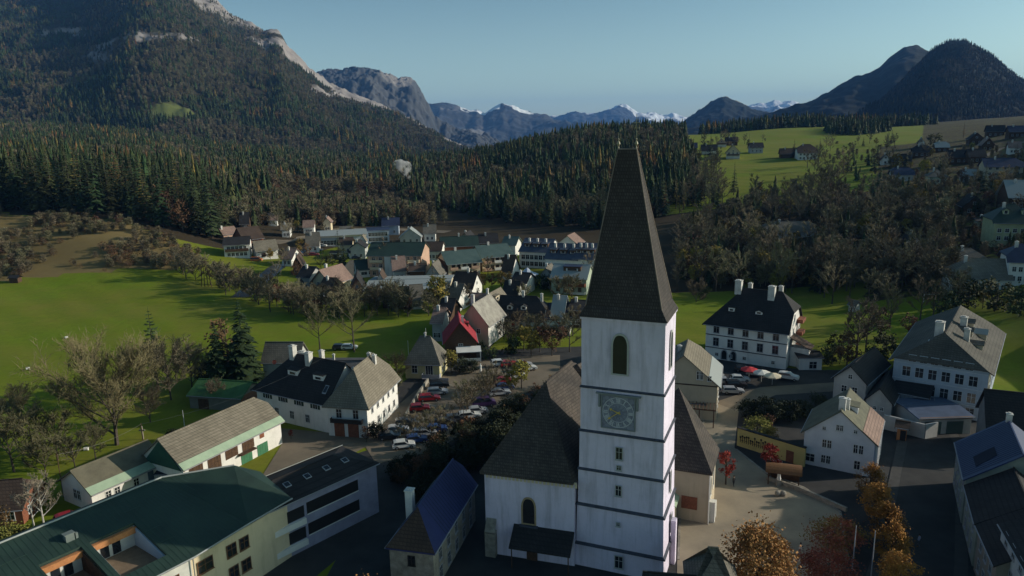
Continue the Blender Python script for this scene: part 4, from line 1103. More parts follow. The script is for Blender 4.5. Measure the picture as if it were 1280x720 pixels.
for v in (2.5, 5.6):
    w_ = link('window', f, ch, AF(0, v, 2.9), math.pi / 2); link('pane', p, w_)
MB().box(-1.1, 1.1, -.1, .01, 0, 1.9).build('hatch', mw_redwood, ch, AF(-2.6, 0, 1.9), 0)
MB().box(-.3, .9, 0, .7, -1.5, 3.2).box(-.3, .9, 1.5, 2.1, -1.5, 2.6).build('buttress', mw_white, ch, AF(0, .5, 0), 0)
q = MB().prism([(0, 0, 0), (0, 3.2, 0), (2.9, 3.2, -2.0), (2.9, 0, -2.0)], -.2).build('lean_to_roof', mr_lgreen, ch, AF(-6.8, -3.6, 5.8), 0)
MB().box(0, 2.6, .2, 3.2, -6, -2.2).build('lean_to', mw_tan, ch, AF(-6.8, -3.6, 5.8), 0)
MB().box(-.6, .0, -.5, .5, -1, 6.0).prism([(-.6, -.5, 6.0), (0, -.5, 6.0), (0, .5, 6.0), (-.6, .5, 6.0)], .15).build('buttress', mw_tower, ch, (levels[0][1] / 2 + .55, .5, 0), 0)

# ================================================================== green metal-roofed apartment block in front
def solid_roof(q, P, t=.25):
    P = [Vector(p) for p in P]; nr = (P[1] - P[0]).cross(P[2] - P[0]); P = P if nr.z > 0 else P[::-1]
    q.prism([(p.x, p.y, p.z - t) for p in P], t)
O_ = (-37.2, 74.0); ya = rad(54)
AB = empty('apartment_block', (O_[0], O_[1], 0), ya, 'cream apartment block with dark green metal roof and timber lined roof terraces', 'apartment block')
KK = 3.5 / 13.9
rz = lambda a, b: 8.5 + KK * b
q = MB(); bs = [-.5, 1.5, 8.4, 13.9]; as_ = [-34, -12.3, -8.0, -7.1, -2.1, 0]
holes = {(1, 1), (3, 1)}
for i in range(5):
    for j in range(3):
        if (i, j) in holes: continue
        a0, a1, b0, b1 = as_[i], as_[i + 1], bs[j], bs[j + 1]
        q.prism([(a0, b0, rz(0, b0) - .3), (a1, b0, rz(0, b0) - .3), (a1, b1, rz(0, b1) - .3), (a0, b1, rz(0, b1) - .3)], .3)
# rear slope
q.prism([(-34, 13.9, 11.7), (4.5, 13.9, 11.7), (4.5, 17.5, 10.3), (-34, 17.5, 10.3)], .3)
# second wing bent away
w2 = lambda x, y, z: ((x - O_[0]) * math.cos(ya) + (y - O_[1]) * math.sin(ya), -(x - O_[0]) * math.sin(ya) + (y - O_[1]) * math.cos(ya), z)
p1 = (0, -.5, 8.37); p2 = w2(-33.1, 80.6, 8.4); p3 = w2(-29.6, 86.6, 8.4); r2 = w2(-37.6, 89.0, 12.0); r1 = (4.5, 13.9, 12.0); r05 = (0, 13.9, 12.0)
for P in ([p1, p2, r1], [p1, r1, r05], [p2, p3, r2], [p2, r2, r1]): solid_roof(q, P, .3)
solid_roof(q, [p3, w2(-34.8, 90.6, 10.2), r2], .3); solid_roof(q, [r1, r2, w2(-40.0, 92.0, 10.4), (4.5, 17.5, 10.4)], .3)
roofA = q.build('roof', mr_green, AB)
q = MB()                                    # standing seams
def seam(a, b, r=.035): q.tube(a, b, r, n=3, cap=False)
a = -33.6
while a < -.1:
    segs = [(-.5, 1.5), (1.5, 8.4), (8.4, 13.8)]
    for j, (b0, b1) in enumerate(segs):
        if j == 1 and (-12.4 < a < -7.9 or -7.2 < a < -2.0): continue
        seam((a, b0, rz(0, b0) + .02), (a, b1, rz(0, b1) + .02))
    a += .62
for i in range(1, 12):
    t = i / 12; pa = Vector(p1).lerp(Vector(p2), t); pb = Vector(r05).lerp(Vector(r1), t); seam(pa + Vector((0, 0, .03)), pb + Vector((0, 0, .03)))
for i in range(0, 11):
    t = i / 11; pa = Vector(p2).lerp(Vector(p3), t); pb = Vector(r1).lerp(Vector(r2), t); seam(pa + Vector((0, 0, .03)), pb + Vector((0, 0, .03)))
for b in (3.6, 6.2, 10.6):
    for a0, a1 in ((-34, -12.4), (-2.0, -.1)): seam((a0, b, rz(0, b) + .03), (a1, b, rz(0, b) + .03), .03)
q.build('standing_seam', M('seam_green', (.045, .085, .068), rough=.5), roofA)
q = MB(); q.tube((-34, 13.9, 12.06), (4.5, 13.9, 12.06), .13, n=5); q.tube((4.5, 13.9, 12.06), r2, .13, n=5)
q.build('ridge_cap', M('ridge_grey', (.36, .38, .37)), roofA)
q = MB(); q.tube((-34, -.62, 8.25), (0, -.62, 8.25), .11, n=6); q.tube((0, -.62, 8.25), (p2[0] + .1, p2[1] - .1, 8.25), .11, n=6); q.tube((p2[0] + .1, p2[1] - .1, 8.25), (p3[0] + .1, p3[1] - .1, 8.25), .11, n=6)
q.build('gutter', M('zinc', (.34, .36, .36), rough=.5, metal=.4), AB); MB().tube((-.15, -.35, 0), (-.15, -.35, 8.2), .07, n=6).build('downpipe', MATS['zinc'], AB)
# walls
q = MB(); q.box(-34, -.25, 0.0, 1.45, -1.5, 7.75); q.box(-34, -.3, 1.45, 17.2, -1.5, 7.3); q.build('wall', M('render_white', (.62, .61, .56)), AB)
q = MB(); P = [(-.24, 0.1), p2[:2], p3[:2], w2(-35.5, 90.4, 0)[:2], (4.4, 17.0), (-.24, 16.5)]
q.prism([(x * .995, y + .25, -1.5) for x, y in P], 9.3); wallB = q.build('wall', mw_cream, AB)
for k, (a0, a1) in enumerate(((-12.3, -8.0), (-7.1, -2.1))):     # roof terraces
    b0, b1, zf = 1.5, 8.4, 7.78
    q = MB().box(a0, a1, b0, b1, 7.32, zf); q.build('terrace_floor', M('terrace_deck', (.24, .17, .11), scale=2), AB)
    q = MB().box(a0, a1, b1 - .02, b1 + .15, zf, rz(0, b1) - 1.05); q.build('terrace_wall', M('terrace_white', (.60, .59, .55)), AB)
    q = MB(); zt = rz(0, b1)
    q.box(a0 - .02, a1 + .02, b1 - .55, b1 - .03, zt - 1.05, zt - .35)
    q.build('fascia', mw_orange, AB)
    q = MB(); q.prism([(a0 + .16, b0, zf), (a0 + .16, b1 - .04, zf), (a0 + .16, b1 - .04, rz(0, b1) - .32), (a0 + .16, b0, rz(0, b0) - .32)], 0, (-.16, 0, 0))
    q.prism([(a1, b0, zf), (a1, b1 - .04, zf), (a1, b1 - .04, rz(0, b1) - .32), (a1, b0, rz(0, b0) - .32)], 0, (-.16, 0, 0)); q.build('terrace_side', mw_wood if k == 0 else mw_blue, AB)
    q = MB(); [q.box(x, x + .9, b1 - .09, b1 - .035, zf + .1, zf + 1.9) for x in (a0 + 1.0, a0 + 2.3)]; q.build('terrace_door', m_glass, AB)
q = MB().box(-.45, .45, -.35, .35, -.4, .75); q.box(-.55, .55, -.42, .42, .75, .85); q.box(.6, .85, -.3, .0, -.4, .6); q.build('vent_box', M('vent_grey', (.16, .19, .18)), AB, (-8.4, 10.1, rz(0, 10.1)))
f, p = win_mesh(1.9, 1.5, m_framed); fx = math.atan2(p2[1] + .5, p2[0])
dirw = Vector((p2[0] * .995 + .24, p2[1] + .25 - .35, 0)).normalized(); fx = math.atan2(dirw.y, dirw.x)
for z in (5.2, 2.2):
    for u in (1.6, 5.2, 7.0):
        w_ = link('window', f if u < 3 else win_mesh(1.2, 1.5, m_framed)[0], AB, Vector((0, .34, z)) + dirw * u + Vector((dirw.y, -dirw.x, 0)) * .04, fx); link('pane', p if u < 3 else win_mesh(1.2, 1.5, m_framed)[1], w_)
for z in (5.4, 2.4):
    for u in (-2.5, -6.5, -10.5, -14.5, -19, -24):
        w_ = link('window', win_mesh(1.3, 1.4, m_framed)[0], AB, (u, 0, z)); link('pane', win_mesh(1.3, 1.4, m_framed)[1], w_)
# the long shaded block behind it
h = House('long modern block with white walls, recessed dark balconies and four roof lights', None, None, 8.0, 8.6, 9.4, 'x', (1, 1), M('render_white_shaded', (.34, .34, .46)), mr_dark, 'apartment_block', 'apartment block', world=((-32.6, 83.4), (-20.4, 97.3)), o=.4, base=False)  # white render darkened and blued to carry the church's shadow
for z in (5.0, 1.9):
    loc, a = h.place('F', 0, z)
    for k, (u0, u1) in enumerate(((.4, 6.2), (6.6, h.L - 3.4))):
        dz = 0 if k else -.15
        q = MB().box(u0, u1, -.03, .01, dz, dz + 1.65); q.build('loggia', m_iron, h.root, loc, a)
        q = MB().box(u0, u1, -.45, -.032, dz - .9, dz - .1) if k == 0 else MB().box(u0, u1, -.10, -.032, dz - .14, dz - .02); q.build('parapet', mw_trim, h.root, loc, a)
for i in range(4): h.skylight(.30, .30 + .17 * i, .9, .9)
MB().prism([h.T(h.Wd + .4, 0, 7.8), h.T(h.Wd + .4, h.K, 7.8), h.T(h.Wd * .93, h.K, 8.35), h.T(h.Wd * .93, 0, 8.35)], .12).build('roof_strip', mr_pale, h.roof)

# ================================================================== houses near the meadow
h = House('long white barn with grey roof, brown upper doors and green garage doors', (228, 582), (350, 523), 4.9, 9.4, 8.6, 'x', (0, .25), mw_white, mr_tan, 'barn', 'barn', o=.7, g=.4)
for i in range(4): h.panel('F', 1.0 + i * 3.55, 3.6 + i * 3.55, 2.2 if i > 1 else 1.6, 4.3, mw_wood, 'shutter')
h.panel('F', 15.6, 16.6, 3.0, 4.1, mw_redwood, 'shutter')
for u in (11.2, 14.8): h.panel('F', u, u + 2.4, 0, 2.0, M('garage_green', (.06, .19, .10)), 'garage_door')
MB().prism([h.T(-.72, -.42, h.he - h.k * .72 + .03), h.T(-.72, h.K + .42, h.he - h.k * .72 + .03), h.T(.35, h.K + .42, h.he + h.k * .35 + .03), h.T(.35, -.42, h.he + h.k * .35 + .03)], .06).build('eave_strip', mr_lgreen, h.roof)
MB().prism([(-h.L / 2 - .05, -h.D / 2 + .3, 3.9), (-h.L / 2 - .05, h.D / 2 - .3, 3.9), (-h.L / 2 - .05, 0, 8.2)], 0, (-.1, 0, 0)).build('gable_cladding', M('cladding_green', (.035, .10, .07)), h.root)
h.panel('F', 10.6, 14.0, 2.05, 2.2, mw_wood, 'canopy', 1.0)
h = House('low white annex with olive roof and pale green metal eave strip', (113, 613), (203, 574), 3.7, 8.0, 6.1, 'x', (0, 0), mw_white, M('roof_olive', (.16, .145, .10), var=.3), 'outbuilding', 'outbuilding', o=.8)
for u in (2.5, 3.9, 7.0, 10.5, 12.0): h.win('F', u, 1.2, .8, 1.2)
h.win('L', 3.6, 1.3, .8, 1.5); h.win('L', 4.6, 1.3, .8, 1.5); h.panel('F', 9.0, 11.0, .1, 2.6, M('door_blue_grey', (.12, .17, .22)), 'door')
MB().prism([h.T(-.82, -.47, h.he - h.k * .82 + .03), h.T(-.82, h.K + .47, h.he - h.k * .82 + .03), h.T(.5, h.K + .47, h.he + h.k * .5 + .03), h.T(.5, -.47, h.he + h.k * .5 + .03)], .06).build('eave_strip', mr_lgreen, h.roof)
h = House('small link shed with a dark roof between annex and barn', (196, 592), (226, 592), 2.6, 6, 3.2, 'x', (0, 0), mw_grey, mr_dark, 'shed', 'shed', o=.2)
h = House('red brown cottage roof standing among birches beside the meadow', (-70, 640), (26, 632), 3.0, 7.0, 5.6, 'x', (0, .3), mw_redwood, mr_brown, 'cottage', 'cottage')
h.win('F', h.L - 1.6, .9, 1.0, 1.2); h.win('R', 2, .9, .9, 1.1)
h = House('low shed with a bright green roof and brick end wall', (236, 493), (300, 497), 3.0, 8.5, 4.9, 'x', (0, 0), M('shed_grey', (.20, .20, .17)), M('roof_shed_green', (.06, .15, .05), var=.3, rough=.6), 'shed', 'shed', o=.3)
h.panel('R', .3, 6.0, .0, 2.9, M('brick_brown', (.30, .15, .09), scale=2), 'brick_wall', .05); h.panel('F', 2, 4.4, 0, 2.2, mw_wood)

# long white farmhouse with a wing
h = House('long white house with a black hipped roof, green shutters and cream chimneys', (320, 481), (408, 500), 6.6, 11.0, 12.2, 'x', (1, 0), mw_white, mr_dark, 'farmhouse', 'house', o=.8)
h.row('F', 4, (4.3,), 1.1, 1.3, .9, shut=True, fm=m_frame, grid=(1, 0)); h.row('F', 3, (1.2,), 1.0, 1.5, 3.2, fm=m_frame, grid=(2, 1))
h.chim(.46, .30, 2.2, 1.1); h.chim(.42, .55, 2.0, 1.1); h.chim(.62, .62, 2.4, .8); h.chim(.60, .36, 1.3, 2.2, d=1.2)
h.dormer(.22, .42, 2.6, 1.0, 1.8, 'shed'); h.dormer(.22, .78, 2.6, 1.0, 1.8, 'shed'); h.skylight(.12, .93)
dsh = MB().lathe([(0, 0), (.25, .05), (.42, .18), (.46, .24)], 12); dsh.build('satellite_dish', M('dish_red', (.5, .12, .08)), h.roof, h.T(h.Wd * .30, h.K * .12, h.roofz(h.Wd * .3, 0) + .7)).rotation_euler = (1.3, 0, .3)
lh = h
B0 = at(408, 501, dz=6.8); B1 = at(458, 504, dz=6.8)
h = House('white wing with a sunlit brown hipped roof and two garage doors below balcony pots', (408, 501), (458, 504), 6.9, 15.5, 12.0, 'y', (1, .5), mw_white, mr_tan, 'farmhouse_wing', 'house', o=.7)
h.panel('F', 1.2, 3.2, 0, 2.6, mw_redwood, 'garage_door'); h.panel('F', 3.9, 6.0, 0, 2.6, mw_redwood, 'garage_door')
h.win('F', 2.3, 3.7, 1.0, 1.7); h.win('F', 5.6, 3.7, 1.0, 1.7); h.balcony('F', .8, 7.0, 3.1, .8, m_iron, .7)
h.row('R', 5, (4.2, 1.2), .8, 1.2, 1.0, fm=mw_grey); h.chim(.62, .75, 1.4, .7); h.chim(.32, .45, .8, .5)
h = House('grey flat roofed annex behind the black roofed farmhouse', (374, 462), (462, 462), 6.2, 8, 6.9, 'x', (0, 0), mw_redwood, M('roof_bitumen', (.075, .075, .08)), 'outbuilding', 'outbuilding', o=.3)
h.chim(.5, .93, 1.6, .7); h.chim(.6, .40, 1.2, .4)
h = House('small gabled shed with grey roof beside the tall spruce', (328, 452), (372, 452), 4.6, 7, 8.2, 'x', (0, 0), mw_grey, mr_grey, 'shed', 'shed', o=.3)
# yellow pavilion house
h = House('small yellow house with a grey pyramid roof, front terrace and outside stair', (506, 451), (549, 452), 4.2, 7.6, 9.0, 'x', (1, 1), M('render_straw', (.60, .54, .30)), mr_grey, 'cottage', 'house', o=.55, hs=.72)
h.win('F', 2.2, 1.4, 1.2, 1.7); h.win('F', 5.6, .9, 1.6, 2.3, grid=(2, 0)); h.row('R', 2, (1.3,), 1.0, 1.6, 1.0); h.balcony('F', 4.2, h.L + .3, .6, 1.6, mw_trimg, 1.0)
h.panel('F', .2, h.L - .2, -1.0, -.02, m_corn, 'plinth', .12); h.chim(.5, .5, .7, .4)
q = MB(); loc, a = h.place('F', h.L + .2, 0)
for i in range(6): q.box(i * .32, i * .32 + .34, -1.5, -.5, -.8, .6 - i * .15)
q.box(0, 2.2, -1.62, -1.55, .2, .9); q.build('stair', mw_trimg, h.root, loc, a)
# village street
h = House('steep house with a pink red roof, dark gable and white front porch', (556, 427), (595, 425), 4.8, 10.0, 9.6, 'y', (0, 0), mw_wood, mr_red, 'house', 'house', o=.5)
h.dormer(.80, .55, 1.2, 1.2, 1.4, 'shed', mr_red); h.chim(.60, .25, 1.6, .6); h.win('F', h.L / 2, 2.8, 1.0, 1.2); h.row('R', 2, (1.0, 3.0), .9, 1.2)
q = MB(); loc, a = h.place('F', h.L * .35, 0); q.prism([(0, -3, 2.6), (6, -3, 2.6), (6, 0, 3.2), (0, 0, 3.2)], .14); q.box(.1, .25, -2.9, -2.75, 0, 2.6); q.box(5.7, 5.9, -2.9, -2.7, 0, 2.6); q.box(.25, 5.7, -2.9, -2.8, .3, 1.1); q.build('porch', mw_trim, h.root, loc, a)
h = House('tall gabled house with pale rust streaked roof and sunlit white side wall', (574, 402), (610, 406), 6.2, 12.0, 11.2, 'y', (0, 0), mw_tan, M('roof_pale_patched', (.36, .34, .29), scale=.5, col2=(.20, .18, .16)), 'house', 'house', o=.6, yaw=-20)
h.chim(.45, .08, 2.6, .8); h.row('R', 3, (1.0, 3.6), 1.0, 1.4, 1.0); h.panel('R', .1, h.D - .1, 0, 6.0, mw_white, 'side_render', .04); h.row('F', 2, (3.4,), .9, 1.2, 1.4)
h = House('narrow house with a dusty brown roof and wide dark dormer', (596, 384), (622, 388), 5.5, 10.0, 9.4, 'y', (0, 0), mw_tan, mr_tan, 'house', 'house', o=.5, yaw=-22)
h.dormer(.78, .35, 2.6, 1.3, 1.6, 'shed'); h.chim(.5, .05, 1.5, .6); h.row('F', 2, (2.8,), .9, 1.2)
h = House('white house with a long black roof, two pale dormers and arched windows', (622, 398), (678, 400), 3.6, 11.0, 9.0, 'x', (0, .45), mw_white, mr_dark, 'house', 'house', o=.5)
h.dormer(.20, .24, 1.5, 1.4, 2.0, 'gable', mr_dark, mw_white); h.dormer(.20, .55, 1.5, 1.4, 2.0, 'gable', mr_dark, mw_white); h.chim(.5, .5, 1.3, .7); h.chim(.45, .92, 1.3, .7)
for u, ar in ((1.0, 0), (2.6, 0), (6.6, 1), (8.2, 1), (10.6, 1)): h.win('F', u, .7, 1.1, 1.9, arch=bool(ar))
h.panel('F', 4.0, 5.0, 0, 2.4, M('door_red', (.35, .05, .04)), 'door')
h = House('long low roof of dark blue sheet beside the black roofed house', (676, 396), (728, 394), 3.4, 9.0, 6.2, 'x', (0, 0), mw_grey, M('roof_navy', (.045, .055, .09), rough=.5), 'hall', 'hall')
h = House('open carport with a flat pale turquoise roof', (664, 407), (712, 408), 2.7, 6.0, 3.0, 'x', (0, 0), mw_grey, mr_teal, 'carport', 'carport', o=.1)
h.panel('F', .5, h.L - .5, 0, 2.2, m_iron, 'opening', .03)  # dark panel standing in for the shade inside the carport
h = House('white cottage with a dark brown roof and a round headed gable window', (565, 358), (590, 361), 4.2, 8.0, 8.6, 'x', (0, 0), mw_white, mr_brown, 'cottage', 'house', o=.4, yaw=-22)
h.win('R', 4, 1.0, 1.0, 1.6, arch=True); h.win('R', 4, 4.4, 1.0, 1.4, arch=True); h.row('F', 3, (1.2,), .9, 1.2, skip=(2,)); h.chim(.5, .6, 1.2, .6)
h = House('garden shed with a brick red roof below the white cottage', (579, 371), (604, 373), 2.6, 5, 3.6, 'x', (0, 0), mw_blue, mr_pink, 'shed', 'shed')
for i, (l, r, lb) in enumerate((((560, 329), (600, 322.5), 'long apartment house with teal roof and planted balconies, dark timber gable'), ((603, 321), (640, 316), 'teal roofed apartment house stepped up behind the first, sunlit balconies'))):
    h = House(lb, l, r, 6.2, 15, 9.6, 'x', (0, 0), mw_cream, mr_teal, 'apartment_house', 'apartment house', o=1.0, g=.8, yaw=20, group='teal roofed apartment houses')
    h.row('F', 5, (1.0, 3.9), 1.2, 1.5, fm=m_framed)
    for z in (.6, 3.5):
        for k in range(3): h.balcony('F', h.L * (k + .15) / 3, h.L * (k + .85) / 3, z, 1.1, mw_trim if k == 1 else mw_pink)
    h.panel('L', .5, 14.5, 0, 6.1, mw_wood, 'timber_cladding', .05); h.chim(.5, .4, 1.0, .8)
# terraced blocks in the shade
for i, (l, r, he, hr, lb) in enumerate((((649, 313), (686, 321), 7, 11, 'terraced block with slate blue roof at the end of the meadow row'), ((681, 322), (722, 331), 7.5, 12, 'terraced block with dark roof, three white chimneys and black bays'), ((716, 322), (742, 330), 8, 12.5, 'end terrace with a white sunlit verge beside the spire'))):
    h = House(lb, l, r, he, 15, hr, 'x', (0, 0), mw_white, M('roof_slate_blue', (.075, .085, .12), rough=.45), 'terraced_block', 'terraced block', o=.6, g=.3, yaw=-22, group='terraced blocks under the wooded hill')
    for z in (.9, 3.6): h.row('F', 6, (z,), 1.5, 1.7, .8, fm=m_frame)
    for k in range(3): h.chim(.35, .2 + .28 * k, 1.4, .8)
    for k in range(3): h.dormer(.16, .2 + .3 * k, 2.6, 1.4, 2.4, 'shed', None, mw_wood)
    if i == 2: h.panel('R', 0, .5, 0, 7.6, mw_trim, 'verge', .2)
h = House('house with a rosy sunlit roof behind the terraced blocks', (697, 304), (722, 309), 6, 10, 9.5, 'y', (0, 0), mw_white, mr_pink, 'house', 'house', yaw=-22); h.row('F', 3, (2,), .9, 1.3)
h = House('pale green house with a grey roof, wide dormer and sunlit timber balcony', (689, 345), (733, 349), 6.0, 11, 9.4, 'x', (0, 0), mw_green, mr_pale, 'house', 'house', o=.9, yaw=-18)
h.dormer(.22, .55, 6, 1.5, 3, 'shed', mr_blue, mw_wood); h.row('F', 4, (1.0, 3.7), 1.0, 1.3, fm=m_framed); h.balcony('F', h.L * .5, h.L - .3, 3.0, 1.5, mw_redwood); h.balcony('F', h.L * .5, h.L - .3, .4, 1.5, mw_trim, .6)
"""far side of the valley town"""
h = House('red brown and white apartment building with a dark teal roof', (459, 318), (526, 318), 9, 16, 12.5, 'x', (0, 0), mw_pink, mr_green, 'apartment_house', 'apartment house', o=1.0)
for z in (1, 3.8, 6.5): h.row('F', 7, (z,), 1.2, 1.4)
h.panel('F', h.L * .32, h.L * .55, 0, 8.6, mw_white, 'bay', .4); h.panel('F', h.L * .62, h.L * .72, 0, 8.6, mw_white, 'bay', .4)
for z in (3.2, 6.0): h.balcony('F', h.L * .05, h.L * .28, z, 1.2, mw_cream); h.balcony('F', h.L * .76, h.L * .97, z, 1.2, mw_cream)
h = House('house with brown roof and white wall between the teal roofs', (528, 313), (551, 313), 4.5, 10, 7.6, 'x', (0, 0), mw_white, mr_brown, 'house', 'house'); h.row('F', 4, (1.2,), 1, 1.3)
h = House('long dark teal roofed building with sunlit end wall', (552, 308), (598, 306), 5, 12, 8.4, 'x', (0, 0), mw_redwood, mr_green, 'house', 'house'); h.row('F', 6, (1.2,), 1, 1.3); h.chim(.5, .5)
h = House('long station building with a pale flat roof and a shaded blue front', (397, 293), (458, 287), 6.0, 18, 7.0, 'x', (0, 0), mw_blue, mr_pale, 'station_building', 'station', o=2.0, yaw=14)
h.row('F', 14, (1.0,), 1.6, 2.2); h.band('F', 4.6, 1.2, .12, mw_white)
h = House('low hall with blue grey walls and a glazed front near the rails', (458, 288), (486, 286), 6.5, 14, 7.0, 'x', (0, 0), mw_blue, mr_blue, 'hall', 'hall', o=.2, yaw=10); h.row('F', 6, (1.0, 3.6), 1.8, 1.8)
h = House('small white gabled tower house with one arched door', (449, 301), (457.5, 301), 6.5, 5, 9, 'y', (0, 0), mw_white, mr_tan, 'chapel', 'chapel', o=.3); h.win('F', 1.8, 1.2, 1.2, 3.0, arch=True)
for i, (l, r) in enumerate((((412, 316), (425, 316)), ((437, 316), (457, 315)))):
    h = House(('small white garage beside the round lawn', 'long white garage row with black doors beside the spruce')[i], l, r, 2.8, 6, 3.1, 'x', (0, 0), mw_white, mr_brown, 'garage', 'garage', o=.2)
    h.panel('F', .8, 3.2, 0, 2.2, m_iron, 'garage_door')
h = House('white house with dark teal roof and two wide windows', (447, 337), (472, 335), 3.4, 10, 6.4, 'x', (0, 0), mw_white, mr_green, 'house', 'house', o=.5); h.row('F', 2, (1.2,), 2.2, 1.1)
h = House('white house with a grey triangular roof facing the spruce', (424, 344), (441, 342), 2.6, 9, 7.4, 'x', (.9, 0), mw_white, mr_grey, 'house', 'house', o=.3, yaw=10); h.row('F', 1, (.9,), 2.2, .9)
h = House('chalet with a timber gable, white balcony posts and rose roof', (391, 350), (413, 352), 5.0, 11, 9.0, 'y', (0, 0), mw_cream, mr_pink, 'chalet', 'chalet', o=1.0, g=1.0); h.row('F', 2, (3.0, .8), 1, 1.4, fm=mw_trim); h.balcony('F', .3, h.L - .3, 2.6, 1.3, mw_wood); h.chim(.45, .3, 1.6, .8)
h = House('tiny hut with a lit timber gable under the brown tree', (366, 361), (376, 361), 2.8, 5, 5.2, 'y', (0, 0), mw_redwood, mr_dark, 'hut', 'hut', o=.6); h.win('F', 1.8, .9, .8, .8)
h = House('house with a sunlit red brown board gable and dark roof', (437, 363), (456, 362), 4.0, 12, 8.6, 'y', (0, 0), M('board_salmon', (.45, .20, .13), scale=3), mr_dark, 'house', 'house', o=.8, g=.8); h.row('F', 2, (1.2,), .8, 1.1); h.band('F', .5, .6, .1, mw_white); h.win('F', h.L / 2, 4.8, .6, .8)
h = House('flat white roofed garage at the edge of the meadow hedge', (384, 371), (415, 371), 2.6, 8, 2.9, 'x', (0, 0), mw_grey, M('roof_white_sheet', (.62, .64, .64)), 'garage', 'garage', o=.2); h.panel('F', 1, 4, 0, 2.0, m_iron)
h = House('long industrial hall with a flat blue grey roof', (455, 362), (560, 360), 4.2, 22, 5.2, 'x', (0, 0), mw_tan, mr_pale, 'hall', 'hall', o=.6); h.row('F', 12, (1.4,), 1.6, 1.2, fm=m_framed)
h = House('small white house with two tall windows behind the bare shrubs', (515, 373), (529, 372), 3.6, 8, 7.2, 'x', (0, 0), mw_white, mr_grey, 'cottage', 'house'); h.row('F', 3, (.7,), .6, 2.2)
h = House('dark timber house half hidden by shrubs beside the white cottage', (478, 372), (512, 374), 3.4, 9, 6.4, 'x', (0, 0), mw_wood, mr_brown, 'house', 'house'); h.row('F', 3, (1,), .8, 1.1)
# first houses across the meadow
h = House('small hut with a pink roof above the white balcony house', (279, 291), (297, 292), 3.2, 7, 6, 'x', (0, 0), mw_pink, mr_pink, 'hut', 'hut'); h.row('F', 2, (.9,), .8, 1); h.chim(.4, .1, 1.2, .8)
h = House('white balconied house with black roof below the forest', (279, 303), (311, 300), 6.4, 10, 8.6, 'x', (0, 0), mw_white, mr_dark, 'house', 'house', o=1.2, yaw=15); h.row('F', 5, (3.8, 1.0), 1.2, 1.3); h.balcony('F', .5, h.L - .5, 3.2, 1.2, mw_wood)
h = House('big farmhouse with brown roof and sunlit red timber gable', (304, 297), (329, 297), 5.0, 13, 9.4, 'x', (0, 0), mw_redwood, mr_brown, 'farmhouse', 'house', o=1); h.row('R', 4, (.8,), 1.0, 1.3); h.row('F', 4, (1,), .9, 1.2); h.band('R', .1, 2.2, .06, mw_white)
h = House('white house with grey brown roof and two dark windows by the river', (320, 312), (347, 311), 4.6, 9, 8.0, 'x', (0, 0), mw_white, mr_tan, 'house', 'house', o=.8); h.row('F', 2, (1.6,), 1.6, 1.4, 1.5, fm=m_framed)
for k, (l, r, lb, rm) in enumerate((((379, 283), (392, 283), 'small hillside house with rosy roof in the brown wood', mr_pink), ((335, 274), (346, 274), 'tiny pink roofed house in the brown woods', mr_pink), ((425, 291), (440, 289), 'small white house behind the station roof', mr_grey))):
    h = House(lb, l, r, 4, 8, 7, 'x', (0, 0), mw_white, rm, 'house', 'house', yaw=10); h.row('F', 3, (1.2,), 1, 1.2)
# ================================================================== houses beside and beyond the church
h = House('beige gabled house with tan roof between church and manor', (812, 474), (897, 481), 7.4, 13.0, 12.8, 'y', (0, .35), mw_tan, mr_tan, 'house', 'house', o=.6, g=.3)
h.win('F', h.L * .72, 8.2, .55, 1.5, fm=m_frame); h.win('F', h.L * .76, 8.2, .55, 1.5, fm=m_frame); h.win('F', h.L * .88, 8.0, .6, .9); h.band('F', 6.9, .2, .12, mr_brown)
h.row('R', 4, (4.2, 1.2), .9, 1.4); h.chim(.28, .25, 1.6, .9, mw_redwood); h.chim(.40, .45, 1.0, .7)
MB().prism([h.T(h.Wd + .62, -.32, h.he - h.k * .62 + .03), h.T(h.Wd + .62, h.K + .3, h.he - h.k * .62 + .03), h.T(h.Wd - 1.6, h.K + .3, h.he + h.k * 1.6 + .03), h.T(h.Wd - 1.6, -.32, h.he + h.k * 1.6 + .03)], .06).build('eave_strip', mr_pale, h.roof)
q = MB(); loc, a = h.place('F', h.L * .55, 0)
for u in (0, 2.6, 5.2): q.box(u, u + .18, -3.4, -3.22, 0, 3.4)
q.box(-.3, 5.7, -3.45, -3.2, 3.4, 3.6)
for i in range(9): q.box(i * .65, i * .65 + .1, -3.6, 0, 3.602, 3.75)
q.build('pergola', M('pergola_brown', (.13, .07, .045)), h.root, loc, a)
h = House('low beige shop wing under the pergola beside the church', (845, 500), (880, 505), 3.4, 4.0, 4.2, 'x', (0, 0), mw_tan, mr_grey, 'shop_wing', 'outbuilding', o=.2)
# the manor
h = House('large white manor with black half hipped roof, lilac banded facade and four chimneys', (883, 400), (985, 411), 9.4, 13.5, 16.6, 'x', (1, .45), mw_white, mr_dark, 'manor', 'manor house', o=.8, g=.5, yaw=-33)
for z in (3.4, 6.6): h.row('F', 5, (z,), 1.25, 1.9, .8, fm=mw_trimg, grid=(1, 1))
h.row('F', 5, (.9,), .7, .7, 1.2, skip=(3,)); h.win('F', 4.6, .1, 1.6, 2.6, arch=True, fm=mw_trimg); h.win('F', 6.8, .1, 1.6, 2.6, arch=True, fm=mw_trimg)
h.band('F', 2.75, .2, .12, m_corn); h.band('F', 5.9, .2, .12, m_corn); h.band('F', 9.0, .2, .14, mw_trim)
for u, z in ((2.2, 6.8), (6.0, 6.8), (2.2, 3.8), (6.6, 10.0), (10.0, 6.8), (10.5, 3.8)): h.win('R', u, z, .85, 1.5)
for u, v in ((.46, .30), (.60, .42), (.42, .72), (.60, .80)): h.chim(u, v, 2.4, .9 if u > .5 else 1.5)
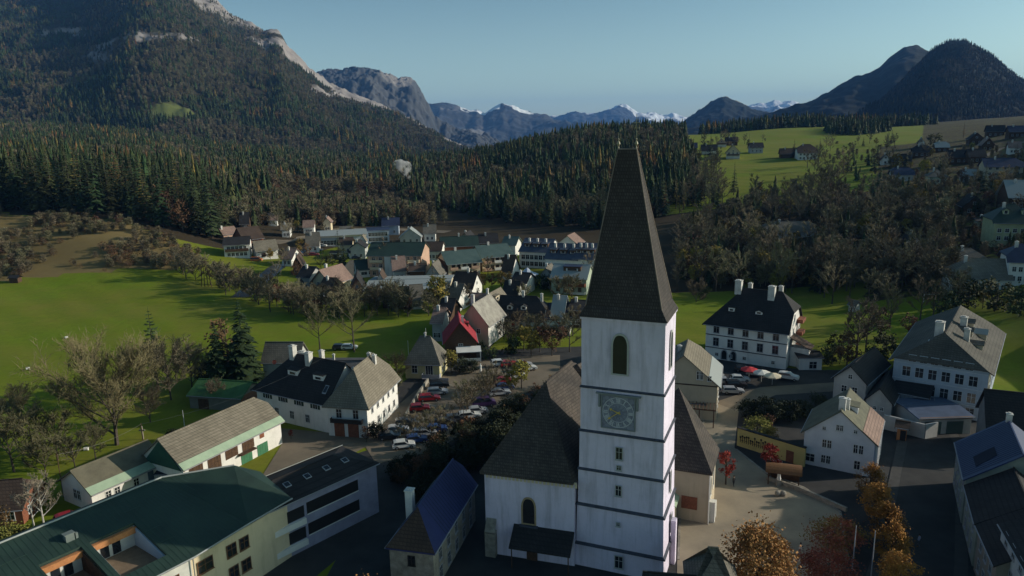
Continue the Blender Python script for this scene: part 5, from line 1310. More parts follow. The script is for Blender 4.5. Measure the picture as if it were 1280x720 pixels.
h.dormer(.16, .28, 1.4, .9, 1.6, 'shed'); h.dormer(.16, .62, 1.6, .9, 1.6, 'gable')
q = MB().prism([h.T(3.2, h.K + .1, 0), h.T(5.8, h.K + .1, 0), h.T(5.8, h.K + 4.2, 0), h.T(3.2, h.K + 4.2, 0)], 4.6).build('side_annex', mw_white, h.root)
q = MB(); q.prism([h.T(2.8, h.K + .02, 6.8), h.T(7.2, h.K + .02, 6.8), h.T(7.2, h.K + 4.6, 4.4), h.T(2.8, h.K + 4.6, 4.4)], .18); q.build('side_roof', mr_brown, h.root)
q = MB(); [q.prism([h.T(9 + i * .01, h.K + .02, 2.9 + 3 * i), h.T(12.5, h.K + .02, 2.9 + 3 * i), h.T(12.5, h.K + 1.4, 2.9 + 3 * i), h.T(9, h.K + 1.4, 2.9 + 3 * i)], .9) for i in range(3)]; q.build('balcony', mw_redwood, h.root)
h = House('low white garden house against the manor end wall', (1000, 447), (1028, 447), 3.0, 6, 3.6, 'x', (0, 0), mw_white, mr_dark, 'outbuilding', 'outbuilding', o=.2); h.win('F', 3, .4, 1.6, 1.6)
# blue grey corner building
h = House('big blue grey corner building with stucco windows and sunlit grey roof with dormers', (1118, 446), (1237, 471), 10.0, 32, 15.2, 'y', (.82, .6), mw_blue, tiled('roof_olive_slate', (.135, .125, .105), (.08, .075, .065)), 'corner_building', 'corner building', o=.8, g=.6, hs=.5, yaw=-37)
for z in (6.6, 3.3): h.row('F', 6, (z,), 1.35, 1.9, 1.2, fm=M('stucco_pale', (.50, .55, .60)), grid=(1, 1))
h.row('F', 6, (9.6,), 1.2, 1.3, 2.2, fm=MATS['stucco_pale'], grid=(1, 1)); h.row('F', 6, (.6,), 1.3, 1.7, 1.2, fm=MATS['stucco_pale'], skip=(0, 3))
for z in (2.7, 5.9, 9.1): h.band('F', z, .16, .12, MATS['stucco_pale'])
for z in (6.6, 3.3): h.row('R', 6, (z,), 1.3, 1.9, 1.0, fm=MATS['stucco_pale'])
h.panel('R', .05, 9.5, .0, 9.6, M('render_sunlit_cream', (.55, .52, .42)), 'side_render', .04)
h.chim(.42, .17, 2.4, 1.5); h.chim(.62, .48, 2.0, 1.2); h.chim(.70, .26, 2.2, 1.0)
h.dormer(.74, .42, 1.7, 1.7, 2.4, 'gable', mr_grey, mw_tan); h.dormer(.72, .62, 1.7, 1.7, 2.4, 'gable', mr_grey, mw_tan); h.dormer(.88, .56, 2.6, 2.0, 2.8, 'gable', mr_pale, mw_tan)
h.dormer(.88, .30, 1.7, 1.6, 2.2, 'gable', mr_grey, mw_tan)
MB().box(-.8, .8, -.05, 1.2, -.2, 1.6).build('roof_light', m_frame, h.roof, h.T(h.Wd * .38, 2.4, h.roofz(h.Wd * .3, 0) - 1.2))
# white gabled house with corrugated eave roof
h = House('white gabled house with twin chimneys and a rose corrugated lower roof', (1006, 537), (1094, 553), 6.0, 11.0, 10.4, 'y', (0, 0), M('plaster_cool_white', (.66, .67, .70), col2=(.55, .56, .60), scale=.4), M('roof_moss_grey', (.155, .150, .105), scale=.8, col2=(.10, .10, .075)), 'house', 'house', o=.5, g=.35)
for u, z, w, hh in ((3.1, 3.6, .55, 1.3), (3.85, 3.6, .55, 1.3), (7.7, 3.6, .55, 1.4), (8.5, 3.6, .55, 1.4), (3.1, .9, .55, 1.3), (3.85, .9, .55, 1.3), (1.1, .7, 1.3, 1.3), (4.9, 6.9, .4, .9), (5.45, 6.9, .4, .9), (2.9, 6.6, .45, .5), (7.5, 6.9, .45, .5), (8.1, .9, .8, 1.4)):
    h.win('F', u, z, w, hh)
h.chim(.50, .10, 1.6, 1.0, M('chimney_white', (.70, .69, .66)), d=.7); h.chim(.56, .24, 1.5, .6, MATS['chimney_white']); h.dormer(.70, .45, 2.2, 1.2, 1.8, 'shed')
MB().prism([h.T(h.Wd + .52, -.37, h.he - h.k * .52 + .03), h.T(h.Wd + .52, h.K + .36, h.he - h.k * .52 + .03), h.T(h.Wd - 1.8, h.K + .36, h.he + h.k * 1.8 + .03), h.T(h.Wd - 1.8, -.37, h.he + h.k * 1.8 + .03)], .07).build('eave_strip', mr_pink, h.roof)
q = MB(); loc, a = h.place('R', 0, 0)
for i in range(6): q.box(.4 + i * 1.8, .75 + i * 1.8, -.5, .01, 0, 5.4)
q.build('pilaster', mw_trim, h.root, loc, a)
h.panel('R', .02, h.D - .02, 0, 5.4, M('shopfront_blue', (.10, .15, .38)), 'shop_front', .04); h.row('R', 5, (1.0, 3.6), .8, 1.2, .8)
h = House('small orange wooden porch beside the blue shop front', (1122, 533), (1134, 535), 2.6, 3, 3.2, 'x', (0, 0), mw_orange, mr_brown, 'porch_hut', 'hut', o=.3); h.panel('F', .5, 1.4, 0, 2, m_iron)
h = House('small white gabled house with dark roof behind the twin chimneys', (1043, 470), (1083, 481), 6.2, 15, 9.0, 'y', (0, 0), mw_grey, mr_dark, 'house', 'house', o=.4, yaw=-42); h.row('F', 2, (3.4, .9), .9, 1.3); h.win('F', h.L / 2, 6.3, .7, .8)
h = House('low grey gabled shed joined to a white yard wall', (1083, 497), (1115, 503), 4.0, 14, 6.4, 'y', (0, 0), mw_grey, mr_dark, 'shed', 'shed', o=.4, yaw=-36); h.row('F', 2, (2.0,), .5, .6)
h = House('blue painted yard building with vertical boards and black roof', (1118, 487), (1160, 496), 4.2, 10, 6.5, 'x', (0, 0), mw_blue, mr_dark, 'outbuilding', 'outbuilding', o=.6, yaw=-40)
for i in range(10): h.panel('F', .4 + i * .72, .5 + i * .72, 0, 4.0, mw_trimg, 'batten', .08)
h = House('flat blue roofed garage row with a brown fascia', (1150, 522), (1215, 520), 3.4, 9, 3.8, 'x', (0, 0), mw_grey, M('roof_shade_blue', (.10, .13, .20), rough=.5), 'garage', 'garage', o=.3); h.band('F', 3.0, .4, .3, mr_pink); h.panel('F', 1, 4, 0, 2.5, mr_teal, 'garage_door'); h.panel('F', 5, 8, 0, 2.5, mr_teal, 'garage_door')
h = House('dark roofed house added between blue roof and corner building to shade the street', (1236, 530), (1292, 524), 6.0, 9, 10.5, 'x', (0, 0), M('render_dull', (.22, .22, .22)), mr_dark, 'house', 'house', yaw=-24); h.row('F', 5, (3.4, 1.0), .9, 1.4)  # added house, placed so its shadow falls on the street
# along the market street
def street_house(label, pn, pf, ze, w, hr, wall, roof, rows_, name='house', back=0.0):
    """a house standing along the street: pn / pf are the near and far eave corners above the pavement"""
    A_, F_ = atz(*pn, ze), atz(*pf, ze); d_ = (F_ - A_); dep = d_.length + back; d_.normalize(); r_ = Vector((d_.y, -d_.x, 0)); B_ = A_ + r_ * w
    hh = House(label, None, None, ze - ht(A_.x, A_.y), dep, hr, 'y', (0, 0), wall, roof, name, 'house', world=((A_.x, A_.y), (B_.x, B_.y)), o=.35, g=.3)
    for z_ in rows_: hh.row('L', max(2, int(dep / 2.6)), (z_,), .9, 1.5, .8, fm=mw_trimg); hh.row('F', 4, (z_,), .9, 1.5, .8, fm=mw_trimg)
    return hh
h = street_house('street house with a bright blue sheet metal roof and patched square', (1208, 597), (1197, 552), 7.0, 12, 11.6, M('render_sage', (.22, .26, .24)), M('roof_cobalt_sheet', (.030, .048, .12), rough=.5, col2=(.022, .038, .11), scale=.5, spec=.4), (4.2, 1.2))
h.chim(.5, .97, 1.0, .7)
MB().prism([h.T(1.2, 2.0, h.roofz(1.2, 0) + .02), h.T(1.2, 5.4, h.roofz(1.2, 0) + .02), h.T(3.6, 5.8, h.roofz(3.6, 0) + .02), h.T(3.6, 2.8, h.roofz(3.6, 0) + .02)], .05).build('roof_patch', M('roof_patch_navy', (.010, .015, .035)), h.roof)
seams = MB()
for i in range(1, 22):
    v = h.K * i / 22; seams.tube(h.T(-.3, v, h.roofz(0, 0) - h.k * .3 + .03), h.T(h.Wd / 2, v, h.hr + .03), .035, n=3, cap=False)
seams.build('standing_seam', mr_blue, h.roof)
h = street_house('narrow street house with a grey green wall and black roof', (1222, 652), (1209, 606), 6.2, 10, 9.6, M('render_grey_green', (.27, .29, .25)), mr_dark, (3.8, 1.0))
h = street_house('street house with a brown grey wall between two lower neighbours', (1246, 704), (1224, 656), 6.2, 10, 9.6, M('render_brown_grey', (.24, .21, .18)), mr_dark, (3.8, 1.0))
h = street_house('white street corner house with tall upper windows', (1286, 712), (1253, 655), 9.0, 10, 11.5, M('render_cool_grey', (.40, .43, .46)), mr_dark, (7.4, 4.2, 1.0))
# small roofs at the lower edge of the view
h = House('house with a grey pyramid roof tucked against the orange tree', (868, 722), (912, 728), 6.0, 7, 10.0, 'x', (1, 1), mw_tan, mr_grey, 'house', 'house', world=(tuple(atz(862, 742, 6.5)[:2]), tuple(atz(925, 748, 6.5)[:2])), o=.4, hs=.9)
h = House('house with a dark roof just below the tower foot', None, None, 4.0, 7, 7.0, 'x', (0, 0), mw_grey, mr_dark, 'house', 'house', world=((13.6, 67.4), (20.4, 66.2)), o=.4)
# stone house with a blue roof
F0, F1 = atz(486, 677, 6.2), atz(541, 684, 6.2)
h = House('old stone house with a deep blue tin roof and tall white chimney', None, None, 6.0, 17.0, 9.6, 'y', (1, .2), mw_stone, M('roof_deep_blue_tin', (.026, .038, .14), rough=.5, col2=(.018, .028, .11), scale=.6, spec=.4), 'stone_house', 'house', world=((F0.x, F0.y), (F1.x, F1.y)), o=.35)
h.win('F', h.L * .5, 3.4, .8, 1.2, fm=m_iron); h.win('F', h.L * .5, .5, .8, 1.2, fm=m_iron); h.row('R', 5, (3.2, .6), .9, 1.6, .8, fm=mw_trimg)
P = [h.T(-.36, -.36, h.he - h.k * .36), h.T(h.Wd + .36, -.36, h.he - h.k * .36), h.T(h.Wd / 2, h.Wd / 2, h.hr)]
MB().prism([(p[0], p[1] - .01, p[2] + .02) for p in P], .05).build('hip_tiles', mr_brown, h.roof)
h.chim(.10, .34, 3.4, .95, M('chimney_white', (.7, .69, .66)))
seams = MB()
for i in range(6, 26):
    v = h.K * i / 26
    for u0, u1 in ((-.3, h.Wd / 2), (h.Wd + .3, h.Wd / 2)):
        seams.tube(h.T(u0, v, h.he - h.k * .3 + .04), h.T(u1, v, h.hr + .03), .04, n=3, cap=False)
seams.build('standing_seam', mr_blue, h.roof)
# ================================================================== hillside village and plateau
hash_ = lambda t: sum(ord(c) for c in t)
V = [
 ('white house with a sunlit tan roof plane and eight dark windows', (1187, 350), (1262, 359), 4.6, 12, 9.0, 'x', (1, 0), mw_white, mr_tan, 8),
 ('low white house with olive roof behind the tan roofed one', (1195, 327), (1231, 329), 3.6, 9, 6.6, 'x', (.6, .6), mw_grey, mr_grey, 4),
 ('large pale yellow villa with a dark green mansard roof', (1243, 283), (1296, 292), 7.6, 13, 13.0, 'x', (.8, .8), M('villa_yellow', (.42, .44, .26)), mr_green, 5),
 ('white villa with a blue tinted upper wall at the slope foot', (1262, 330), (1300, 336), 7.0, 11, 11.0, 'x', (.6, .6), mw_white, mr_blue, 4),
 ('white gabled house with one dark window among bare shrubs', (1130, 305), (1152, 316), 5.0, 10, 8.4, 'y', (0, 0), mw_white, mr_dark, 2),
 ('house with a big sunlit grey roof crossed by a tree shadow', (1262, 250), (1300, 254), 5.0, 14, 11.0, 'x', (0, .4), mw_wood, mr_pale, 4),
 ('dark roofed house with pale verge beside the villa garden', (1205, 258), (1232, 264), 4.0, 12, 8.0, 'y', (0, 0), mw_wood, mr_dark, 2),
 ('low pale fronted garage below the yellow villa', (1222, 277), (1243, 279), 3.0, 7, 3.6, 'x', (0, 0), mw_green, mr_dark, 1),
 ('brown house with blue tinted roof and two window rows', (1232, 212), (1279, 214), 5.6, 12, 9.4, 'x', (0, .4), mw_tan, mr_blue, 5),
 ('house with a light blue sheet roof above the lawn strip', (1203, 219), (1220, 219), 3.4, 8, 6.0, 'x', (0, 0), mw_grey, mr_pale, 2),
 ('small white house beside the hill road', (1262, 185), (1276, 184), 4.4, 8, 7.6, 'x', (0, 0), mw_white, mr_pink, 3),
 ('chalet with pale verges and a brown roof above the lawn', (1228, 181), (1243, 185), 4.6, 11, 8.8, 'y', (0, 0), mw_wood, mr_pink, 2),
 ('black roofed chalet at the top of the village', (1234, 165), (1256, 165), 4.6, 10, 8.8, 'x', (0, 0), mw_wood, mr_dark, 3),
 ('chalet with crossed pale verges near the village top', (1212, 174), (1230, 176), 4.4, 10, 8.4, 'y', (0, 0), mw_wood, mr_dark, 2),
 ('chalet with a navy roof by the road bend', (1262, 166), (1282, 167), 4.6, 10, 8.4, 'x', (0, 0), mw_wood, mr_blue, 3),
 ('farmhouse with dark roof in the dip below the copse', (1142, 190), (1164, 190), 4.0, 11, 8.0, 'x', (.4, .4), mw_wood, mr_dark, 3),
 ('farmhouse with a broad dark roof above the yellow tree', (1115, 202), (1138, 202), 4.0, 11, 8.2, 'x', (.4, .4), mw_wood, mr_dark, 3),
 ('small house with a sunlit white gable at the meadow end', (1102, 199), (1112, 199), 4.0, 8, 7.0, 'y', (0, 0), mw_white, mr_brown, 1),
 ('white house in front of the dark mountain foot', (1148, 178), (1156, 178), 4.0, 8, 7.2, 'y', (0, 0), mw_white, mr_grey, 1),
 ('grey roofed house at the meadow corner by the mountain foot', (1170, 184), (1186, 186), 4.0, 9, 7.4, 'x', (.3, .3), mw_wood, mr_pale, 2),
 ('shaded house with violet roof in the trees', (1116, 219), (1142, 221), 4.0, 10, 7.4, 'x', (.3, .3), mw_grey, mr_blue, 3),
 ('house with grey hipped roof half hidden by the golden tree', (1162, 221), (1184, 222), 4.4, 10, 7.6, 'x', (.9, .9), mw_green, mr_grey, 3),
 ('shaded chalet between the village and the golden trees', (1186, 197), (1212, 199), 4.2, 11, 8.2, 'x', (0, 0), mw_wood, mr_dark, 3),
 ('chalet with a dark roof beside the road lawn', (1212, 196), (1232, 198), 4.2, 11, 8.2, 'x', (0, 0), mw_wood, mr_dark, 3),
 ('grey roofed house standing alone in the brown wood', (958, 291), (1018, 292), 3.6, 11, 7.0, 'x', (.5, .2), mw_grey, mr_grey, 5),
 ('white farmhouse with brown half hipped roof on the green plateau', (998, 191), (1022, 192), 6.0, 17, 12.0, 'x', (.5, .5), mw_white, mr_brown, 5),
 ('dark timber barn beside the white plateau farmhouse', (976, 192), (996, 192), 4.0, 10, 7.8, 'x', (0, 0), mw_wood, mr_brown, 0),
 ('farmhouse with a white and brown timber gable above the meadow', (908, 190), (925, 190), 5.4, 15, 11.4, 'y', (0, 0), mw_cream, mr_brown, 3),
 ('long dark barn roof beside the timber gabled farmhouse', (877, 187), (896, 187), 4.0, 11, 8.4, 'x', (0, 0), mw_wood, mr_dark, 0),
 ('dark barn at the wood edge with a sunlit end', (855, 184), (871, 184), 4.0, 10, 8.0, 'x', (0, 0), mw_wood, mr_blue, 0),
 ('white house with dark roof under the domed meadow', (938, 184), (954, 183), 5.0, 10, 8.6, 'x', (0, 0), mw_grey, mr_dark, 3),
 ('small pale roofed house behind the timber gable', (896, 178), (908, 177), 4.4, 9, 8, 'y', (0, 0), mw_pink, mr_grey, 1),
 ('dark roofed house behind the plateau farm row', (908, 176), (922, 175), 4.4, 9, 8, 'x', (0, 0), mw_wood, mr_dark, 2),
 ('small house with bright wall far along the plateau', (828, 175), (841, 174), 4.4, 9, 8, 'x', (.3, .3), mw_cream, mr_pink, 2),
 ('low house at the far plateau edge', (812, 176), (822, 176), 3.4, 8, 6, 'x', (.3, .3), mw_cream, mr_tan, 2),
]
for lb, l, r, he, d, hr, ax, hp, wm, rm, nw in V:
    h = House(lb, l, r, he, d, hr, ax, hp, wm, rm, 'village_house', 'house', group='houses of the hillside village', o=.8, g=.8, yaw=(-20 if l[0] > 1030 else -12) + (hash_(lb) % 9 - 4))
    if nw:
        zs = (1.0,) if he < 4.8 else (1.0, 3.7)
        w = min(1.2, h.L / nw * .5); h.row('F', nw, zs, w, 1.3, .5)
        if ax == 'y': h.win('F', h.L / 2, he + .3, w, 1.1)
        if 'timber gable' in lb or 'chalet' in lb: h.balcony('F', .4, h.L - .4, 2.6, 1.0, mw_wood)
    h.chim(.42, .3, 1.3, .8)
    if 'timber gable' in lb: h.band('F', 0, 2.6, .06, mw_white)
    if 'mansard' in lb: h.dormer(.2, .3, 1.8, 2.0, 2, 'gable', mr_green, wm); h.dormer(.2, .75, 1.8, 2.0, 2, 'gable', mr_green, wm)
# ================================================================== garden wall, hut, chapel pieces
a, b = at(921, 557), at(1005, 584); d = b - a
gw = empty('garden_wall', a, math.atan2(d.y, d.x), 'long yellow plastered garden wall with a brown door and black iron silhouettes', 'wall')
L = d.length; MB().box(0, L, 0, .4, -.5, 3.3).build('wall', mw_yellow, gw); MB().box(-.1, L + .05, -.12, .52, 3.3, 3.45).build('coping', mr_dark, gw)
MB().box(L * .74, L * .74 + 1.3, -.04, .01, 0, 2.1).build('door', mw_redwood, gw)
R_ = random.Random(3); q = MB()
for i in range(16):
    x = .6 + i * .38; hgt = R_.uniform(.7, 1.5)
    q.box(x, x + .09, -.09, -.04, .9, .9 + hgt); q.prism([(x + .045 + .17 * math.cos(t), -.06, .95 + hgt + .19 * math.sin(t)) for t in [k * math.pi / 4 for k in range(8)]], 0, (0, -.03, 0))
    if i % 2: q.box(x - .16, x + .25, -.091, -.041, 1.25, 1.33)
q.build('silhouette', m_iron, gw)
def fence_wall(name, pts, hgt, t, mat, label, cat='wall'):
    r = empty(name, at(*pts[0]), 0, label, cat); q = MB()
    P = [at(*p) - r.location for p in pts]
    for p, s_ in zip(P[:-1], P[1:]):
        d_ = (s_ - p); n_ = Vector((-d_.y, d_.x, 0)).normalized() * t / 2
        q.prism([p + n_ - Vector((0, 0, .5)), p - n_ - Vector((0, 0, .5)), s_ - n_ - Vector((0, 0, .5)), s_ + n_ - Vector((0, 0, .5))], hgt + .5)
    q.build('wall', mat, r); return r
fence_wall('yard_wall', [(1104, 536), (1155, 549), (1170, 546)], 2.8, .35, mw_grey, 'pale yard wall in front of the blue boarded building')
fence_wall('low_wall', [(1058, 640), (1000, 614), (958, 600)], .7, .4, mw_stone, 'low stone kerb wall along the edge of the plaza garden')
fence_wall('terrace_wall', [(495, 545), (520, 500), (535, 478)], 1.0, .35, mw_stone, 'low mossy wall beside the parked cars')
hb = empty('shelter', at(978, 604), rad(-20), 'brown wooden shelter with a curved roof beside the red tree', 'shelter')
q = MB(); [q.box(x, x + .15, y, y + .15, 0, 2.4) for x in (-2.2, 2.2) for y in (-1.2, 1.2)]; q.box(-2.2, 2.35, 1.25, 1.3, 0, 2.2); q.build('frame', mw_wood, hb)
q = MB()
for i in range(8):
    t0, t1 = -1 + i / 4, -1 + (i + 1) / 4; q.prism([(-2.6, t0 * 1.7, 3.2 - .8 * t0 * t0), (2.7, t0 * 1.7, 3.2 - .8 * t0 * t0), (2.7, t1 * 1.7, 3.2 - .8 * t1 * t1), (-2.6, t1 * 1.7, 3.2 - .8 * t1 * t1)], -.1)
q.build('roof', M('shelter_board', (.20, .10, .045), scale=4), hb)
sg = empty('notice_board', at(968, 592), rad(-50), 'white slanted notice board on two posts beside the shelter', 'notice board'); MB().tube((-.8, 0, 0), (-.8, 0, 2.2), .06).tube((.8, 0, 0), (.8, 0, 2.2), .06).build('post', mw_wood, sg); MB().box(-1.2, 1.2, -.06, .06, 2.0, 2.6).build('board', mw_trim, sg)
st = empty('stone_statue', at(973, 607), 0, 'pale stone statue on a plinth in front of the shelter', 'statue')
MB().box(-.35, .35, -.35, .35, 0, 1.0).build('plinth', mw_stone, st); MB().lathe([(.3, 1.0), (.34, 1.2), (.22, 1.7), (.30, 2.1), (.27, 2.3), (.09, 2.42), (.15, 2.55), (.14, 2.7), (0, 2.8)], 10).build('figure', mw_trim, st)
for i, p in enumerate(((972, 620), (979, 620))):
    r = empty('stone_ball', at(*p), 0, 'one of two pale stone balls on the kerb of the plaza', 'stone ball', 'stone balls on the plaza kerb'); MB().lathe([(0, 0), (.35, .12), (.45, .45), (.33, .78), (0, .9)], 12).build('ball', mw_stone, r)
# ================================================================== cars
def car_paint(n, c): return M('paint_' + n, c, rough=.28, var=.04, spec=.6)
m_tyre = M('tyre', (.015, .015, .015)); m_rim = M('rim', (.35, .35, .36), rough=.35, metal=.6); m_lampw = M('headlight', (.75, .75, .72), rough=.2); m_lampr = M('taillight', (.35, .02, .02), rough=.3)
CARP = {'hatch': [(-2.0, .35), (-2.05, .62), (-1.98, .95), (-1.75, 1.36), (-1.3, 1.46), (.15, 1.46), (.85, 1.0), (1.75, .86), (2.0, .66), (2.03, .35)],
        'estate': [(-2.25, .35), (-2.3, .65), (-2.22, 1.0), (-2.0, 1.4), (-1.5, 1.48), (.2, 1.47), (1.0, 1.0), (2.0, .84), (2.25, .62), (2.27, .35)],
        'van': [(-2.4, .35), (-2.45, .8), (-2.42, 1.85), (-2.2, 1.98), (1.0, 1.95), (1.7, 1.25), (2.35, 1.0), (2.45, .7), (2.45, .35)],
        'suv': [(-2.2, .45), (-2.25, .8), (-2.18, 1.15), (-1.95, 1.62), (-1.3, 1.72), (.3, 1.7), (1.0, 1.2), (2.0, 1.05), (2.2, .8), (2.22, .45)]}
_CARM = {}
def car_meshes(kind, pm):
    key = (kind, pm.name)
    if key in _CARM: return _CARM[key]
    pf = CARP[kind]; body = MB(); gl = MB(); wy = .88
    belt = .93 if kind not in ('van', 'suv') else 1.12
    def yy(z): return wy if z <= belt else wy - (z - belt) * .32
    n = len(pf); v = [(x, -yy(z), z) for x, z in pf] + [(x, yy(z), z) for x, z in pf]
    body.v = v; body.f = [tuple(range(n)), tuple(range(2 * n - 1, n - 1, -1))] + [(i, n + i, n + (i + 1) % n, (i + 1) % n) for i in range(n)]; body.m = [0] * len(body.f)
    # glass: side strips, windscreen and rear window, set just proud of the shell
    top = max(z for x, z in pf) - .10
    xs = [x for x, z in pf if z > belt + .2]; x0, x1 = min(xs) + .1, max(xs) + .30
    for s_ in (-1, 1):
        q = [(x0 - .1, s_ * (yy(belt + .06) + .012), belt + .06), (x1 + .15, s_ * (yy(belt + .06) + .012), belt + .06), (x1 - .30, s_ * (yy(top) + .012), top), (x0 + .08, s_ * (yy(top) + .012), top)]
        gl.poly(q if s_ < 0 else q[::-1])
    roofi = [i for i, (x, z) in enumerate(pf) if z > top]; i1 = max(roofi); i0 = min(roofi)
    for (xa, za), (xb, zb) in ((pf[i1], pf[i1 + 1]), (pf[i0], pf[i0 - 1])):
        dx, dz = xb - xa, zb - za; L = math.hypot(dx, dz); nx, nz = -dz / L, dx / L
        if nz < 0: nx, nz = -nx, -nz
        p0 = (xa + dx * .08 + nx * .015, za + dz * .08 + nz * .015); p1 = (xa + dx * .94 + nx * .015, za + dz * .94 + nz * .015)
        gl.poly([(p0[0], -yy(p0[1]) + .08, p0[1]), (p0[0], yy(p0[1]) - .08, p0[1]), (p1[0], yy(p1[1]) - .1, p1[1]), (p1[0], -yy(p1[1]) + .1, p1[1])])
    ty = MB().tube((0, -.1, 0), (0, .1, 0), .33, n=12); ri = MB().tube((0, -.11, 0), (0, .11, 0), .2, n=8)
    hl = MB().box(-.04, .05, -.2, .2, -.07, .08); tl = MB().box(-.05, .04, -.14, .14, -.12, .12)
    _CARM[key] = (body.data('body', pm), gl.data('window', m_glass), ty.data('tyre', m_tyre), ri.data('rim', m_rim), hl.data('headlight', m_lampw), tl.data('taillight', m_lampr), pf)
    return _CARM[key]
def car(p, rz, kind, pm, label, group='cars parked in the town', world=False):
    P = Vector((*p, ht(*p))) if world else at(*p); P.z += .10
    r = empty('parked_car', P, rz, label, 'car', group); b, g, t, w, hl, tl, pf = car_meshes(kind, pm)
    link('body', b, r); link('window', g, r)
    xf, xb = pf[-1][0], pf[0][0]; wb = 1.28 if kind == 'hatch' else 1.42
    for x in (-wb, wb):
        for y in (-.80, .80): o = link('wheel', t, r, (x, y, .33)); link('rim', w, o)
    for y in (-.6, .6): link('headlight', hl, r, (xf - .03, y, .66)); link('taillight', tl, r, (xb + .0, y, .82))
    return r
pw, ps, pb, pr, pd, pbl = car_paint('white', (.62, .62, .60)), car_paint('silver', (.34, .35, .37)), car_paint('black', (.015, .015, .018)), car_paint('red', (.32, .015, .02)), car_paint('anthracite', (.06, .065, .07)), car_paint('blue', (.03, .06, .18))
pv = car_paint('violet', (.06, .03, .10))
LOT = [((549, 485), 'suv', pb, 'black car nearest the foot of the terrace stair'), ((547, 493), 'estate', ps, 'silver car between the black car and the first red one'),
       ((537, 501), 'estate', pr, 'red car beside the mossy wall, behind the white roofed red one'), ((525, 513.5), 'hatch', pr, 'red hatchback nearest the open gravel of the parking ground'),
       ((509, 532), 'estate', pd, 'dark grey car behind the bare hedge by the white wing'), ((498, 541), 'hatch', ps, 'silver hatchback at the corner of the white wing'), ((487, 549), 'hatch', pb, 'black hatchback by the railing at the white wing')]
for p, k, pm, lb in LOT: car(p, rad(8), k, pm, lb)
ROW = [((505, 560), 'hatch', pw, 'white hatchback, lowest of the shaded row'), ((521, 553), 'hatch', pbl, 'blue hatchback second in the shaded row'), ((531, 545), 'estate', ps, 'silver estate third in the shaded row'),
       ((546, 540), 'hatch', pbl, 'blue hatchback fourth in the shaded row'), ((556, 533), 'suv', pb, 'black suv with a shining bonnet in the shaded row'), ((571, 527), 'estate', pd, 'grey estate beside the shining black suv'), ((587, 523), 'estate', pw, 'white estate in the middle of the shaded row'),
       ((597, 517), 'hatch', ps, 'silver hatchback by the bare saplings'), ((605, 508), 'van', pv, 'violet van behind the bare saplings'), ((625, 494), 'estate', ps, 'silver estate half way along the hedge'), ((631, 487), 'hatch', pbl, 'blue hatchback half way along the hedge'),
       ((629, 479), 'hatch', pr, 'dark red hatchback at the hedge bend'), ((646, 473), 'hatch', pw, 'white hatchback under the rosy shrub'), ((625, 458), 'suv', pw, 'white suv at the end of the gravel ground'), ((636, 458), 'hatch', pr, 'red hatchback beside the white suv'), ((659, 463), 'estate', pw, 'white estate at the far hedge corner'), ((655, 459), 'hatch', ps, 'silver hatchback at the far hedge corner')]
for p, k, pm, lb in ROW: car(p, rad(12), k, pm, lb)
NL = [((916, 492), rad(-6), 'estate', ps, 'silver estate nearest the church lane'), ((920, 485), rad(-6), 'suv', pb, 'black car behind the silver estate'), ((906, 480), rad(-6), 'estate', ps, 'grey estate third from the church lane'), ((925, 477), rad(-6), 'hatch', pw, 'white hatchback beside the grey estate'),
      ((891, 474), rad(20), 'van', pw, 'white van with raised nose by the beige house'), ((985, 475), rad(-30), 'suv', pw, 'white suv alone at the manor corner'), ((944, 470), rad(-20), 'hatch', ps, 'silver hatchback between the parasols'), ((930, 465), rad(-20), 'hatch', pb, 'black hatchback beside the red parasol')]
for p, a, k, pm, lb in NL: car(p, a, k, pm, lb)
for p, a, k, pm, lb in (((437, 437), 0, 'hatch', pw, 'white car parked at the meadow edge'), ((426, 437), 0, 'hatch', pb, 'black car beside the white one at the meadow edge'), ((393, 320), rad(5), 'estate', pr, 'red car beside the round lawn'), ((88, 652), rad(40), 'hatch', pr, 'red car in the shade of the white annex gable'), ((321, 327), 0, 'van', car_paint('orange', (.5, .14, .03)), 'orange van below the white house by the river'),
                        ((440, 321), 0, 'hatch', pd, 'dark car before the garage row'), ((446, 324), 0, 'hatch', pb, 'black hatchback before the garage row'), ((566, 435), rad(60), 'hatch', pd, 'dark car on the village lane'), ((1205, 330), 0, 'hatch', pd, 'dark car under the olive roofed house'), ((403, 309), 0, 'suv', pw, 'white car in the station yard'), ((398, 314), 0, 'hatch', ps, 'silver car in the station yard')):
    car(p, a, k, pm, lb)
# ================================================================== parasols, poles, small things
def parasol(p, col, label):
    r = empty('parasol', at(*p), 0, label, 'parasol', 'parasols in front of the manor'); MB().tube((0, 0, 0), (0, 0, 2.5), .04).build('pole', mw_trim, r)
    q = MB(); n = 8
    for i in range(n):
        a0, a1 = 2 * math.pi * i / n, 2 * math.pi * (i + 1) / n; q.poly([(0, 0, 2.75), (1.9 * math.cos(a0), 1.9 * math.sin(a0), 2.15), (1.9 * math.cos(a1), 1.9 * math.sin(a1), 2.15)]); q.poly([(1.9 * math.cos(a0), 1.9 * math.sin(a0), 2.15), (1.9 * math.cos(a0), 1.9 * math.sin(a0), 1.95), (1.9 * math.cos(a1), 1.9 * math.sin(a1), 1.95), (1.9 * math.cos(a1), 1.9 * math.sin(a1), 2.15)])
    q.build('canopy', col, r); return r
parasol((936, 473), M('canvas_red', (.55, .05, .06)), 'red parasol in front of the manor'); parasol((951.5, 477), M('canvas_white', (.72, .70, .64)), 'white parasol between the red and the cream one'); parasol((965, 481), M('canvas_cream', (.68, .60, .44)), 'cream parasol nearest the manor corner')
